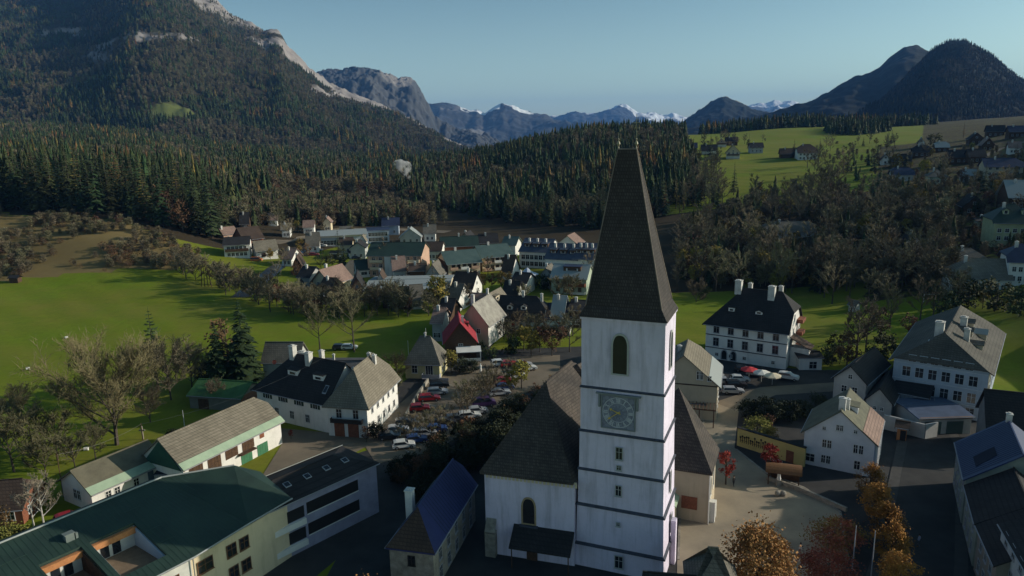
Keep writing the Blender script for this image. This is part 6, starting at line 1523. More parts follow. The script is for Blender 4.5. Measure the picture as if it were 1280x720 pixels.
mq = empty('marquee', at(659, 350), 0, 'pale blue white marquee tent in the shaded garden', 'marquee'); MB().lathe([(4.5, 2.2), (2.2, 3.0), (.3, 4.6), (0, 4.8)], 8).build('canopy', M('canvas_blue_white', (.5, .56, .68)), mq); MB().tube((0, 0, 0), (0, 0, 4.6), .08).build('pole', mw_trimg, mq)
m_gal = M('galvanised', (.45, .45, .44), rough=.5)
def pole(p, hgt, label, lamp=True, name='street_lamp', cat='street lamp', mat=None):
    r = empty(name, at(*p), 0, label, cat); MB().tube((0, 0, -.3), (0, 0, hgt), .09, .05, 6).build('pole', mat or m_gal, r)
    if lamp: MB().tube((0, 0, hgt), (.9, 0, hgt + .15), .04, n=5).box(.7, 1.3, -.12, .12, hgt + .08, hgt + .2).build('lamp_head', m_gal, r)
    return r
pole((1065, 716), 6.5, 'slim grey flag pole between the red tree and the orange row', False, 'flag_pole', 'flag pole', mw_trimg); pole((1088, 728), 7.0, 'slim grey flag pole beside the lowest orange trees', False, 'flag_pole', 'flag pole', mw_trimg)
pole((534, 452), 8.5, 'tall slim mast standing beside the yellow pavilion house', False, 'mast', 'mast'); pole((511, 450), 5, 'short slim mast at the meadow corner', False, 'mast', 'mast'); pole((231, 536), 3.8, 'pale pole rising behind the barn roof', False, 'mast', 'mast'); pole((80, 622), 7.5, 'dark pole at the annex gable', False, 'utility_pole', 'utility pole', mw_wood); pole((180, 557), 4.4, 'wooden pole with wires near the barn', False, 'utility_pole', 'utility pole', mw_wood)
for k, (px_, py_) in enumerate(((540, 553), (551, 549), (567, 541), (580, 534))): pole((px_, py_), 4.5, ('slim post in the sapling hedge, lowest', 'slim post in the sapling hedge, second up', 'slim post in the sapling hedge, third up', 'slim post in the sapling hedge, highest')[k], False, 'fence_post', 'post', m_bark)
# timber pylon on the meadow
pt = empty('timber_pylon', at(258, 358), 0, 'leaning timber pylon of four poles on the meadow edge', 'pylon'); q = MB()
for x0, x1 in ((-1.9, -.5), (-.6, -.2), (.7, .2), (2.0, .5)): q.tube((x0, 0, -.3), (x1, 0, 9.5), .14, .10, 5)
q.tube((-1.5, 0, 3), (1.4, 0, 3), .08, n=4).tube((-2, 0, 9.2), (2, 0, 9.2), .1, n=4).build('frame', mw_wood, pt)
def wire(a, b, sag, label, r=.02, name='overhead_wire'):
    q = MB(); n = 14; P = []
    for i in range(n + 1):
        t = i / n; p = a.lerp(b, t); p.z -= sag * 4 * t * (1 - t); P.append(p)
    for p, s_ in zip(P[:-1], P[1:]): q.tube(p, s_, r, n=3, cap=False)
    return tag(q.build(name, M('wire_grey', (.25, .24, .22)), None), label, 'wire')
a = at(80, 622) + Vector((0, 0, 7.3)); b = at(180, 557) + Vector((0, 0, 4.2)); wire(a, b, .8, 'sagging wire from the annex pole to the barn pole')
wire(b, Vector((-36.5, 131, 13.2)), 1.5, 'long thin wire from the barn pole to the farmhouse roof')
for k in range(2):
    a = atY(610, 291 + 4 * k, 430); b = atY(455, 262 + 5 * k, 520)
    wire(a, b, 5, ('upper power line crossing the dark hill foot', 'lower power line crossing the dark hill foot')[k], .035, 'power_line')
# meadow things
r = empty('field_hut', at(20, 353), 0, 'tiny dark hut at the edge of the sunny meadow', 'hut'); MB().box(-1.6, 1.6, -1.2, 1.2, -.3, 1.8).build('wall', mw_wood, r); MB().prism([(-2, -1.6, 1.8), (2, -1.6, 1.8), (2, 0, 2.7), (-2, 0, 2.7)], .1).prism([(-2, 0, 2.7), (2, 0, 2.7), (2, 1.6, 1.8), (-2, 1.6, 1.8)], .1).build('roof', mr_dark, r)
BALE = ('pale wrapped bale alone on the sunny meadow', 'pale wrapped bale between the long tree shadows', 'pale wrapped bale beside the big bare tree crown', 'pale wrapped bale in the orchard grass')
for p, lb in zip(((83, 423), (35, 462), (116, 447), (108, 563)), BALE):
    r = empty('hay_bale', at(*p), random.uniform(0, 3), lb, 'hay bale', 'wrapped bales on the meadow'); MB().tube((-.35, 0, .3), (.35, 0, .3), .32, n=12).build('wrap', mw_trim, r)
gp = empty('football_goal', at(1171, 378), rad(-8), 'white football goal at the edge of the park lawn', 'football goal'); MB().tube((-3.6, 0, 0), (-3.6, 0, 2.4), .09).tube((3.6, 0, 0), (3.6, 0, 2.4), .09).tube((-3.6, 0, 2.4), (3.6, 0, 2.4), .09).build('frame', mw_trim, gp)
hs_ = House('small grey garden shed with a white door on the park lawn', (1061, 380), (1069, 381), 2.2, 3, 3.2, 'x', (0, 0), mw_grey, mr_grey, 'garden_shed', 'shed', o=.3); hs_.panel('F', .3, 1.0, 0, 1.8, mw_trim)
pole_st = empty('garden_statue', at(601, 467), 0, 'slender white garden statue on the lawn by the yellow house', 'statue')
MB().box(-.3, .3, -.3, .3, 0, .6).build('plinth', mw_stone, pole_st); MB().lathe([(.22, .6), (.26, 1.0), (.2, 1.5), (.27, 1.9), (.08, 2.1), (.13, 2.3), (0, 2.45)], 8).build('figure', mw_trim, pole_st)
pole_st = empty('garden_cross', at(179, 549), 0, 'pale wayside cross standing in the grass behind the annex', 'cross'); MB().box(-.12, .12, -.1, .1, 0, 2.6).box(-.55, .55, -.09, .09, 1.7, 1.92).build('cross', mw_stone, pole_st)
# more roofs packed into the valley town
MORE = [('small house with rose roof beside the river road', 352, 322, 12, mw_white, mr_pink, -12), ('low shed with rusty roof near the river road', 366, 330, 10, mw_wood, mr_brown, 8), ('house with navy roof in front of the chalet', 372, 345, 14, mw_grey, mr_dark, -18), ('grey roofed house above the red car lawn', 383, 306, 15, mw_white, mr_grey, 10), ('brown roofed house beside the station yard', 424, 305, 15, mw_cream, mr_brown, 6), ('dark hall roof beyond the garages', 438, 309, 18, mw_grey, mr_dark, 4),
 ('dark roofed house tucked under the teal apartments', 476, 334, 16, mw_white, mr_dark, -10), ('rose roofed annex beside the flat industrial hall', 492, 337, 14, mw_white, mr_pink, 12), ('brown timber house below the teal apartments', 512, 338, 18, mw_wood, mr_brown, 4), ('low grey workshop beside the timber house', 532, 343, 18, mw_grey, mr_grey, -8), ('small white house by the golden tree', 560, 372, 12, mw_white, mr_grey, -20), ('dark shed behind the red roofed house', 548, 392, 14, mw_wood, mr_dark, -15),
 ('long dark roof between the teal roofs and the hill', 600, 303, 22, mw_wood, mr_dark, 6), ('dark house with pale gable behind the teal roofs', 574, 299, 14, mw_cream, mr_dark, -14), ('low house with teal roof at the hill foot', 628, 305, 16, mw_white, mr_teal, -18), ('garden house with brown roof before the terraced blocks', 628, 338, 11, mw_white, mr_brown, -20), ('white bungalow with dark roof in the shaded gardens', 640, 352, 17, mw_white, mr_dark, -22), ('bungalow with grey roof beside the marquee', 676, 342, 13, mw_grey, mr_grey, -15),
 ('small dark roofed house above the black roofed long house', 628, 372, 16, mw_grey, mr_dark, -18), ('shed with pale roof beside the turquoise carport', 690, 392, 13, mw_grey, mr_pale, -16), ('dark barn beside the spire and carport', 712, 386, 15, mw_wood, mr_dark, -16), ('long low shed roof along the rails', 500, 296, 26, mw_grey, mr_pale, 4), ('white shed at the end of the rails', 530, 291, 14, mw_white, mr_grey, 4), ('low depot with a blue roof beyond the rails', 478, 281, 20, mw_blue, mr_blue, 6),
 ('brown gabled house near the meadow thicket', 398, 362, 13, mw_wood, mr_brown, -20), ('small white house behind the meadow thicket', 470, 352, 11, mw_white, mr_brown, 5), ('rusty roofed shed at the thicket end', 540, 402, 11, mw_grey, mr_pink, -10), ('dark hut at the edge of the brown slope', 300, 278, 10, mw_wood, mr_dark, 12), ('pale gabled house at the edge of the brown slope', 352, 286, 10, mw_white, mr_tan, 12), ('tiny farm building on the brown slope', 404, 277, 9, mw_cream, mr_pink, 8)]
for i, (lb, x_, y_, w_, wm_, rm_, yw_) in enumerate(MORE):
    hh = House(lb, (x_, y_), (x_ + w_, y_), 3.6 + (i % 3) * .9, 9, 7.0 + (i % 4) * .6, 'y' if i % 4 == 1 else 'x', (0, 0), wm_, rm_, 'town_house', 'house', group='small houses of the valley town', o=.6, g=.6, yaw=yw_)
    hh.row('F', max(2, int(hh.L / 3)), (1.0,), 1.0, 1.3, .5); hh.chim(.4, .35, 1.2, .7)
sp_ = MB().lathe([(0, 0), (.4, .1), (.5, .5), (0, 1.1)], 8)

# ================================================================== people
def person(p, rz, label, top, bottom, skin=(.45, .28, .2), stride=.25, s=1.0):
    r = empty('person', at(*p), rz, label, 'person'); r.scale = (s, s, s)
    me = bpy.data.meshes.new('body'); 
    V_ = [(0, 0, .95), (0, 0, 1.15), (0, .0, 1.40), (0, 0, 1.50), (0, .02, 1.62), (0, .02, 1.74),
          (.10, 0, .90), (.11, stride * .35, .50), (.11, stride, .06), (.11, stride + .17, .03),
          (-.10, 0, .90), (-.11, -stride * .1, .50), (-.11, -stride, .06), (-.11, -stride + .17, .03),
          (.19, 0, 1.40), (.25, -.03, 1.13), (.25, .10, .90), (.25, .14, .80),
          (-.19, 0, 1.40), (-.25, .02, 1.13), (-.25, -.05, .90), (-.25, -.04, .80)]
    E_ = [(0, 1), (1, 2), (2, 3), (3, 4), (4, 5), (0, 6), (6, 7), (7, 8), (8, 9), (0, 10), (10, 11), (11, 12), (12, 13), (2, 14), (14, 15), (15, 16), (16, 17), (2, 18), (18, 19), (19, 20), (20, 21)]
    rd = [.14, .13, .14, .055, .09, .095, .095, .06, .045, .04, .095, .06, .045, .04, .06, .045, .032, .035, .06, .045, .032, .035]
    me.from_pydata(V_, E_, []); o = link('body', me, r); md = o.modifiers.new('skin', 'SKIN')
    for i, sv_ in enumerate(me.skin_vertices[0].data): sv_.radius = (rd[i], rd[i] * (.75 if i in (0, 1, 2) else 1)); sv_.use_root = i == 0
    sb = o.modifiers.new('sub', 'SUBSURF'); sb.levels = sb.render_levels = 1
    # colour by height: skin, top, trousers
    mt = bpy.data.materials.new('clothes'); mt.use_nodes = True; n = mt.node_tree.nodes; l = mt.node_tree.links
    tc = n.new('ShaderNodeTexCoord'); sx = n.new('ShaderNodeSeparateXYZ'); cr = n.new('ShaderNodeValToRGB'); dv = n.new('ShaderNodeMath'); dv.operation = 'DIVIDE'; dv.inputs[1].default_value = 2
    l.new(tc.outputs['Object'], sx.inputs[0]); l.new(sx.outputs[2], dv.inputs[0]); l.new(dv.outputs[0], cr.inputs[0]); l.new(cr.outputs[0], n['Principled BSDF'].inputs['Base Color'])
    cr.color_ramp.interpolation = 'CONSTANT'; el = cr.color_ramp.elements; el[0].color = (.02, .02, .02, 1); el[1].position = .05; el[1].color = (*bottom, 1)
    e = el.new(.47); e.color = (*top, 1); e = el.new(.755); e.color = (*skin, 1)
    me.materials.append(mt)
    MB().lathe([(0, 1.86), (.08, 1.84), (.115, 1.76), (.11, 1.68)], 8).build('hair', M('hair_dark', (.04, .025, .018)), r)
    return r
person((917, 608), rad(20), 'person in dark clothes walking by the slim red tree', (.03, .03, .035), (.02, .02, .03))
person((1000, 694), rad(90), 'person in a pale coat on the plaza beside the red tree', (.6, .56, .5), (.3, .28, .26), stride=.15)
person((1148, 683), rad(30), 'person in a pale jacket crossing the dark street', (.4, .38, .5), (.1, .1, .13))

# ================================================================== trees and shrubs of the near and middle ground
def near(key, tr, cr, mt, mc): proto(key, tr, cr, mt, mc)
near('bigbare', *bare_mesh(13.5, 10.5, 201, limbs=18, subs=17, twigs=15, tw=.062, low=.16, tr_r=.45), m_bark, M('twigs_olive', (.150, .125, .062), obj_var=.2))
near('midbare', *bare_mesh(9.5, 5.8, 202, limbs=15, subs=13, twigs=13, tw=.062, low=.10), m_bark, m_twig)
near('sapling', *bare_mesh(7.5, 2.2, 203, limbs=9, subs=7, twigs=8, tw=.05, low=.2, tr_r=.06), m_bark, m_twig)
near('talltree', *bare_mesh(11, 4.6, 204, limbs=12, subs=9, twigs=9, tw=.055, low=.3, tr_r=.2), m_bark, m_twig)
near('nearspruce', *conifer_mesh(18, 4.6, 40, 17, 205, droop=.3), m_bark, M('needles_near', (.035, .060, .018), col2=(.02, .036, .014), scale=.6))
near('pine', *conifer_mesh(14, 3.0, 16, 9, 206, base=.35, droop=-.1, sparse=.2), m_bark, m_needle)
near('orange', *leafy_mesh(9.5, 4.4, 207, 90, 120, .20, z0=.05, shape=1.3), m_bark, M('leaf_copper', (.40, .20, .065), scale=1, col2=(.24, .12, .045)))
near('orangecol', *leafy_mesh(10.5, 3.3, 208, 64, 80, .22, z0=.05), m_bark, M('leaf_orange', (.42, .185, .030), scale=.5, col2=(.24, .12, .03)))
near('redbush', *leafy_mesh(6.0, 4.2, 209, 60, 66, .19, z0=.1), m_bark, M('leaf_crimson', (.24, .062, .038), scale=.8, col2=(.13, .055, .035)))
near('mixbush', *leafy_mesh(6.2, 4.8, 210, 66, 60, .20, z0=.1), m_bark, M('leaf_rose_yellow', (.26, .085, .05), scale=.35, col2=(.20, .15, .035), mixlo=.45, mixhi=.55))
near('redcol', *leafy_mesh(5.5, 1.4, 211, 26, 36, .17, z0=.28, shape=.6), m_bark, M('leaf_scarlet', (.30, .035, .025), scale=1, col2=(.18, .03, .02)))
near('ygbush', *leafy_mesh(4.2, 3.4, 212, 34, 60, .2, z0=0), m_bark, M('leaf_yellow_green', (.20, .20, .04), scale=.5, col2=(.13, .12, .03)))
near('darkbush', *leafy_mesh(4.4, 3.0, 213, 30, 60, .22, z0=0), m_bark, M('leaf_dark_green', (.028, .036, .014), scale=.5, col2=(.02, .024, .012), obj_var=.3))
near('birch', *bare_mesh(8.0, 2.4, 214, limbs=9, subs=7, twigs=8, tw=.04, low=.35, tr_r=.15), m_birch, M('twig_pale', (.30, .25, .18)))
near('orchard', *bare_mesh(5.4, 3.6, 215, limbs=12, subs=11, twigs=11, tw=.055, low=.3), m_bark, M('twigs_mossy', (.12, .11, .055), obj_var=.25))
T_ = lambda key, p, s, lb, name='tree', cat='tree', group=None, sz=None: tree(name, key, at(*p) if len(p) == 2 else Vector(p), s, lb, cat, group, None, sz)
T_('bigbare', (146, 556), 1.0, 'huge spreading bare tree on the grass behind the annex', 'bare_tree')
T_('midbare', (214, 500), 1.05, 'dense bare tree below the dark pine', 'bare_tree'); T_('midbare', (240, 484), .8, 'bare tree between the dense one and the copper tree', 'bare_tree')
T_('pine', (198, 488), 1.35, 'dark ragged pine rising above the bare trees', 'pine_tree', 'pine tree')
T_('nearspruce', (308, 482), 1.12, 'tall green spruce beside the copper leaved tree', 'spruce_tree', 'spruce tree'); T_('nearspruce', (276, 486), .85, 'shorter spruce at the foot of the tall one', 'spruce_tree', 'spruce tree')
T_('russet0', (288, 474), 1.15, 'copper leaved tree beside the tall spruce', 'autumn_tree'); T_('darkbush', (262, 478), 1.2, 'dark round shrub below the copper tree', 'shrub', 'shrub')
T_('midbare', (272, 508), .45, 'small bare shrub in front of the green shed', 'shrub', 'shrub'); T_('midbare', (188, 528), .62, 'bare shrub at the edge of the big crown', 'shrub', 'shrub')
for i, (p, s) in enumerate((((18, 590), 1.5), ((42, 560), 1.2), ((72, 575), 1.3), ((20, 536), 1.0), ((58, 600), 1.1), ((95, 590), 1.0), ((120, 575), .9), ((-10, 565), 1.4), ((74, 503), .7), ((30, 512), .8))):
    T_('orchard', p, s, 'mossy fruit tree in the orchard beyond the annex', 'fruit_tree', 'fruit tree', 'fruit trees in the orchard')
T_('birch', (44, 668), 1.05, 'white stemmed birch nearer the red brown cottage', 'birch_tree', 'birch'); T_('birch', (57, 668), 1.1, 'white stemmed birch nearer the annex gable', 'birch_tree', 'birch')
T_('ygbush', (14, 694), 1.0, 'yellow green shrub below the red brown cottage', 'shrub', 'shrub'); T_('darkbush', (36, 690), .8, 'dark shrub between cottage and birches', 'shrub', 'shrub'); T_('russet1', (2, 686), .5, 'rusty shrub in front of the red brown cottage', 'shrub', 'shrub')
T_('talltree', (400, 438), 1.0, 'slender bare tree at the near edge of the meadow', 'bare_tree'); T_('talltree', (443, 440), 1.35, 'tall forked bare tree on the meadow edge', 'bare_tree')
T_('darkbush', (216, 551), .5, 'small round shrub by the barn', 'shrub', 'shrub'); T_('redcol', (364, 549), .35, 'small rosy bush on the barn yard island', 'shrub', 'shrub')
T_('gold0', (564, 466), .42, 'yellow leaved tree between pavilion and red roof', 'autumn_tree'); T_('darkbush', (578, 466), .8, 'dark hedge bush under the porch', 'shrub', 'shrub'); T_('darkbush', (590, 466), .7, 'dark hedge bush beside the porch corner', 'shrub', 'shrub')
T_('midbare', (497, 480), .6, 'bare bush by the yellow pavilion wall', 'shrub', 'shrub'); T_('midbare', (489, 505), .55, 'bare bush beside the white wing wall', 'shrub', 'shrub')
# saplings of the parking ground
rs = random.Random(5)
for i in range(22):
    t = i / 21; T_('sapling', (575 + 55 * t + rs.uniform(-6, 6), 524 - 38 * t + rs.uniform(-6, 4)), rs.uniform(.7, 1.0), 'thin bare sapling in the hedge of the parking ground', 'sapling', 'sapling', 'bare saplings in the parking ground')
for i in range(12):
    t = i / 11; T_('sapling', (500 + 62 * t, 556 - 14 * t + rs.uniform(-2, 2)), rs.uniform(.5, .8), 'thin bare sapling behind the shaded car row', 'sapling', 'sapling', 'bare saplings behind the car row')
for p, s, k in (((655, 470), .7, 'redcol'), ((652, 486), .5, 'gold1'), ((640, 492), .4, 'gold2')): T_(k, p, s, {'redcol': 'rosy shrub beside the white hatchback', 'gold1': 'yellow shrub nearest the church hedge', 'gold2': 'small yellow shrub at the hedge bend'}[k], 'shrub', 'shrub')
# hedge in the shade of the church
for i in range(34):
    t = i / 33; p = at(492 + 216 * t, 606 - 122 * t); off = rs.uniform(-1.5, 3.5)
    T_('darkbush' if i % 3 else 'russet2', (p.x + off, p.y - off * .6, 0), rs.uniform(.7, 1.0) if i % 3 else rs.uniform(.30, .42), 'dark dense bush in the tall hedge beside the church', 'hedge_bush', 'bush', 'bushes of the church hedge')
for i in range(22):
    t = i / 21; p = at(520 + 185 * t, 628 - 118 * t)
    T_('darkbush', (p.x + rs.uniform(-2, 2), p.y + rs.uniform(-2, 2), 0), rs.uniform(.7, 1.2), 'dark dense bush in the tall hedge beside the church', 'hedge_bush', 'bush', 'bushes of the church hedge')
# gardens between village street and church
GD = [((612, 450), .7, 'green0'), ((600, 440), .6, 'green1'), ((640, 442), .9, 'green2'), ((655, 438), .5, 'gold1'), ((664, 445), .55, 'gold0'), ((648, 418), .9, 'shrub0'), ((630, 424), .8, 'shrub1'), ((668, 425), 1.0, 'shrub2'), ((675, 440), .55, 'russet0'), ((690, 445), .55, 'russet1'), ((700, 432), .5, 'russet2'), ((712, 440), .6, 'bare0'), ((716, 420), .55, 'bare1'), ((684, 425), .5, 'bare2'), ((700, 420), .8, 'shrub0'), ((720, 400), .55, 'russet0'), ((728, 420), .5, 'bare2'), ((640, 430), .7, 'shrub2')]
for p, s, k in GD: T_(k, p, s, {'g': 'leafy green and gold shrub in the gardens by the church', 's': 'bare shrub in the gardens by the church', 'r': 'russet tree in the gardens by the church', 'b': 'bare tree in the gardens by the church'}[k[0]], 'garden_tree' if k[0] in 'rb' else 'garden_shrub', 'tree' if k[0] in 'rb' else 'shrub', 'garden growth by the church')
# brush between meadow and town (river bank)
BR = [(232, 350), (245, 352), (262, 356), (275, 364), (288, 372), (300, 374), (312, 378), (322, 384), (334, 386), (345, 390), (356, 393), (368, 396), (380, 398), (392, 398), (405, 399), (418, 398), (432, 398), (446, 398), (460, 398), (474, 397), (488, 396), (500, 396), (512, 395)]
for i, p in enumerate(BR):
    for k in range(3):
        key = rs.choice(['shrub0', 'shrub1', 'shrub2', 'bare0', 'shrub1', 'russet1' if i > 8 else 'shrub0'])
        s = rs.uniform(.8, 1.35) if key[0] == 's' else rs.uniform(.38, .62)
        T_(key, (p[0] + rs.uniform(-8, 8), p[1] - k * 6 + rs.uniform(-3, 1)), s, {'s': 'bare brown bush in the thicket along the meadow', 'b': 'bare tree in the thicket along the meadow', 'r': 'russet leaved tree in the thicket along the meadow'}[key[0]], 'thicket_bush' if key[0] == 's' else 'thicket_tree', 'bush' if key[0] == 's' else 'tree', 'thicket between meadow and town')
# trees within the valley town
TT = [((425, 340), 'spruce0', .82), ((431, 338), 'spruce1', .6), ((549, 392), 'gold1', .95), ((543, 390), 'larch1', .75), ((372, 352), 'russet0', .62), ((381, 357), 'russet2', .55), ((376, 318), 'gold0', .55), ((384, 322), 'russet1', .5), ((347, 352), 'bare0', .5), ((356, 335), 'bare1', .55), ((338, 326), 'gold2', .4), ((488, 342), 'bare2', .85), ((500, 340), 'green1', 1.1), ((512, 340), 'green2', 1.0), ((464, 330), 'gold2', .3), ((604, 362), 'gold1', .45), ((615, 360), 'russet0', .42), ((627, 362), 'gold0', .5), ((637, 364), 'gold2', .48), ((645, 370), 'green0', 1.1), ((679, 362), 'green2', 1.2), ((690, 365), 'gold1', .3), ((671, 360), 'gold0', .35), ((554, 372), 'green0', 1.1), ((566, 380), 'shrub1', 1.0), ((580, 385), 'shrub0', 1.0), ((536, 395), 'shrub2', 1.0), ((500, 385), 'russet1', .5), ((488, 380), 'russet2', .55), ((470, 385), 'bare0', .5), ((455, 382), 'bare1', .5), ((514, 352), 'russet0', .3), ((440, 300), 'gold0', .5), ((470, 303), 'russet2', .5), ((406, 300), 'bare2', .5), ((362, 300), 'bare1', .7), ((350, 290), 'bare0', .8), ((372, 290), 'gold1', .5), ((610, 345), 'bare1', .5), ((534, 330), 'russet1', .3), ((548, 330), 'russet0', .3), ((738, 350), 'bare0', .6), ((402, 340), 'bare2', .5), ((413, 330), 'green1', .9), ((715, 372), 'shrub1', 1.1), ((700, 372), 'shrub0', 1.0), ((652, 385), 'shrub2', 1.0), ((590, 372), 'green1', .9)]
for p, k, s in TT: T_(k, p, s, {'spr': 'dark spruce among the houses of the valley town', 'gol': 'golden tree among the houses of the valley town', 'lar': 'thin golden larch among the houses of the valley town', 'rus': 'russet tree among the houses of the valley town', 'bar': 'bare tree among the houses of the valley town', 'gre': 'green garden bush among the houses of the valley town', 'shr': 'bare bush among the houses of the valley town'}[k[:3]], 'town_bush' if k[:3] in ('gre', 'shr') else 'town_tree', 'bush' if k[:3] in ('gre', 'shr') else 'tree', 'trees of the valley town')
# brown wood above the manor park
n = 0
for i in range(400):
    px_, py_ = rs.uniform(846, 1185), rs.uniform(252, 368)
    if py_ < 262 + max(0, (930 - px_)) * .55 and px_ < 930: continue
    if 946 < px_ < 1032 and 284 < py_ < 312: continue
    if px_ > 1110 and rs.random() < .35: continue
    if 1120 < px_ < 1165 and 300 < py_ < 335: continue
    if 1185 < px_ : continue
    n += 1
    if n > 215: break
    key = rs.choice(['bare0', 'bare1', 'bare2', 'bare0', 'bare1', 'gold1', 'gold0', 'bare2', 'russet2', 'gold2'] if px_ < 1000 else ['bare0', 'bare1', 'bare2', 'bare1', 'russet1', 'spruce1', 'gold2'])
    T_(key, (px_, py_), rs.uniform(.65, 1.05) * (.8 if key[0] != 'b' else 1), {'b': 'bare brown tree in the wood above the park', 'r': 'russet tree in the wood above the park', 'g': 'golden tree in the wood above the park', 's': 'spruce in the wood above the park'}[key[0]], {'b': 'bare_tree', 'r': 'autumn_tree', 'g': 'golden_tree', 's': 'spruce_tree'}[key[0]], 'tree', 'trees of the wood above the park')
# single trees of plateau and hillside
for p, k, s, lb in (((917, 243), 'spruce0', .9, 'lone spruce on the near edge of the plateau meadow'), ((1120, 216), 'gold0', .9, 'tall golden tree shining among the village roofs'), ((1155, 222), 'gold1', .8, 'paler golden tree beside the grey hipped roof'), ((1138, 265), 'gold2', .95, 'broad golden tree at the wood corner'), ((1150, 268), 'gold0', .8, 'golden tree beside the broad one at the wood corner'), ((936, 190), 'larch0', .8, 'orange larch between the plateau farmhouses'), ((992, 198), 'spruce2', .7, 'dark spruce in front of the white plateau farmhouse'), ((1024, 197), 'spruce1', .7, 'dark spruce at the end wall of the plateau farmhouse'), ((1204, 172), 'larch2', .7, 'orange tree at the village top'), ((1168, 182), 'green0', 2.0, 'bright green round bush by the meadow corner'), ((1095, 182), 'gold2', .5, 'yellow bush at the end of the copse')):
    T_(k, p, s, lb, 'single_tree')
for i in range(90):
    px_, py_ = rs.uniform(1030, 1290), rs.uniform(188, 300)
    if px_ > 1225 and 176 < py_ < 200: continue
    if px_ > 1190 and py_ > 272 and rs.random() < .5: continue
    key = rs.choice(['bare0', 'bare1', 'bare2', 'spruce1', 'russet1', 'shrub0', 'gold1', 'spruce2']); T_(key, (px_, py_), rs.uniform(.4, .72), {'b': 'bare tree among the hillside houses', 's': 'dark tree or bush among the hillside houses', 'r': 'russet tree among the hillside houses', 'g': 'golden tree among the hillside houses'}[key[0]], 'hillside_tree', 'tree', 'trees among the hillside houses')
for i in range(44):
    px_, py_ = rs.uniform(1000, 1055) if i < 22 else rs.uniform(868, 905), rs.uniform(196, 262) if i < 22 else rs.uniform(205, 262)
    if i < 22 and py_ < 205: continue
    key = rs.choice(['bare0', 'bare1', 'bare2']); T_(key, (px_, py_), rs.uniform(.7, 1.0), 'tall bare tree on the edge of the plateau meadow', 'bare_tree', 'tree', 'bare trees at the plateau edge')
for i in range(30):
    T_(rs.choice(['spruce0', 'spruce1', 'bare1', 'spruce2']), (rs.uniform(845, 898), rs.uniform(196, 262)), rs.uniform(.7, 1.0), 'tree of the wood reaching the plateau meadow', 'wood_tree', 'tree', 'trees between hill wood and plateau')
for i in range(26): T_(rs.choice(['bare0', 'shrub1', 'bare2', 'green1']), (rs.uniform(820, 960), rs.uniform(176, 184)), rs.uniform(.4, .8), 'distant tree among the plateau farms', 'farm_tree', 'tree', 'trees among the plateau farms')
for i in range(34): T_(rs.choice(['bare0', 'shrub1', 'bare2', 'green1', 'spruce1']), (rs.uniform(1025, 1120), rs.uniform(178, 204)), rs.uniform(.4, .75), 'tree dotted along the end of the plateau meadow', 'meadow_tree', 'tree', 'trees at the meadow end')
# park and gardens round the manor
PK = [((1040, 380), 'bare0', .75), ((1062, 372), 'bare1', .7), ((1085, 376), 'bare2', .6), ((1062, 455), 'nearspruce', .01), ((1070, 452), 'bare1', .95), ((1058, 462), 'russet0', .7), ((1082, 440), 'bare0', .8), ((1100, 425), 'russet1', .65), ((1112, 410), 'bare2', .7), ((1090, 465), 'green0', 1.2), ((1104, 446), 'green1', 1.2), ((1048, 440), 'green2', 1.1), ((1040, 455), 'green0', 1.0), ((1135, 420), 'russet2', .5), ((1150, 400), 'bare0', .7), ((1166, 398), 'bare1', .7), ((1180, 392), 'green1', 1.4), ((1195, 388), 'bare2', .7), ((1210, 384), 'green0', 1.6), ((1228, 386), 'gold1', .4), ((1245, 388), 'green2', 1.8), ((1262, 390), 'gold2', .45), ((1275, 395), 'green1', 1.6), ((1160, 372), 'green0', 1.0), ((1190, 374), 'shrub0', 1.2), ((1205, 372), 'green2', 1.4), ((1220, 374), 'gold0', .3), ((1098, 372), 'shrub1', 1.2), ((1110, 380), 'bare1', .6), ((870, 378), 'shrub0', 1.0), ((880, 372), 'green0', .9), ((1030, 372), 'bare2', .7), ((935, 366), 'gold0', .4), ((1015, 362), 'gold2', .4)]
for p, k, s in PK:
    if s < .1: continue
    T_(k, p, s, {'b': 'bare tree in the gardens round the manor park', 'r': 'russet tree in the gardens round the manor park', 'g': 'leafy bush or golden tree round the manor park', 's': 'bare bush round the manor park'}[k[0]], 'park_tree' if k[0] in 'br' else 'park_bush', 'tree' if k[0] in 'br' else 'bush', 'growth round the manor park')
# walled garden and plaza
T_('ygbush', (946, 545), .85, 'yellow green bush behind the yellow garden wall', 'shrub', 'shrub'); T_('ygbush', (962, 549), .55, 'small yellow green bush behind the yellow wall, nearer its middle', 'shrub', 'shrub'); T_('russet2', (960, 538), .28, 'rosy brown shrub in the walled garden', 'shrub', 'shrub'); T_('darkbush', (935, 522), .8, 'dark bush at the garden corner by the lane', 'shrub', 'shrub')
for i in range(7): T_('darkbush', (955 + 11 * i, 524 + rs.uniform(-8, 4)), rs.uniform(.6, .95), 'dark bush filling the back of the walled garden', 'shrub', 'shrub', 'dark bushes in the walled garden')
T_('redcol', (907, 606), 1.05, 'slim scarlet tree by the church aisle', 'red_tree'); T_('redcol', (963, 600), 1.15, 'fuller scarlet tree beside the brown shelter', 'red_tree')
T_('orange', (945, 748), 1.0, 'round copper orange tree at the plaza edge', 'autumn_tree'); T_('mixbush', (1044, 688), .85, 'rose and yellow leaved tree over the plaza kerb', 'autumn_tree', sz=.68); T_('redbush', (1034, 732), .95, 'dark crimson tree in front of the rose leaved one', 'autumn_tree', sz=.75)
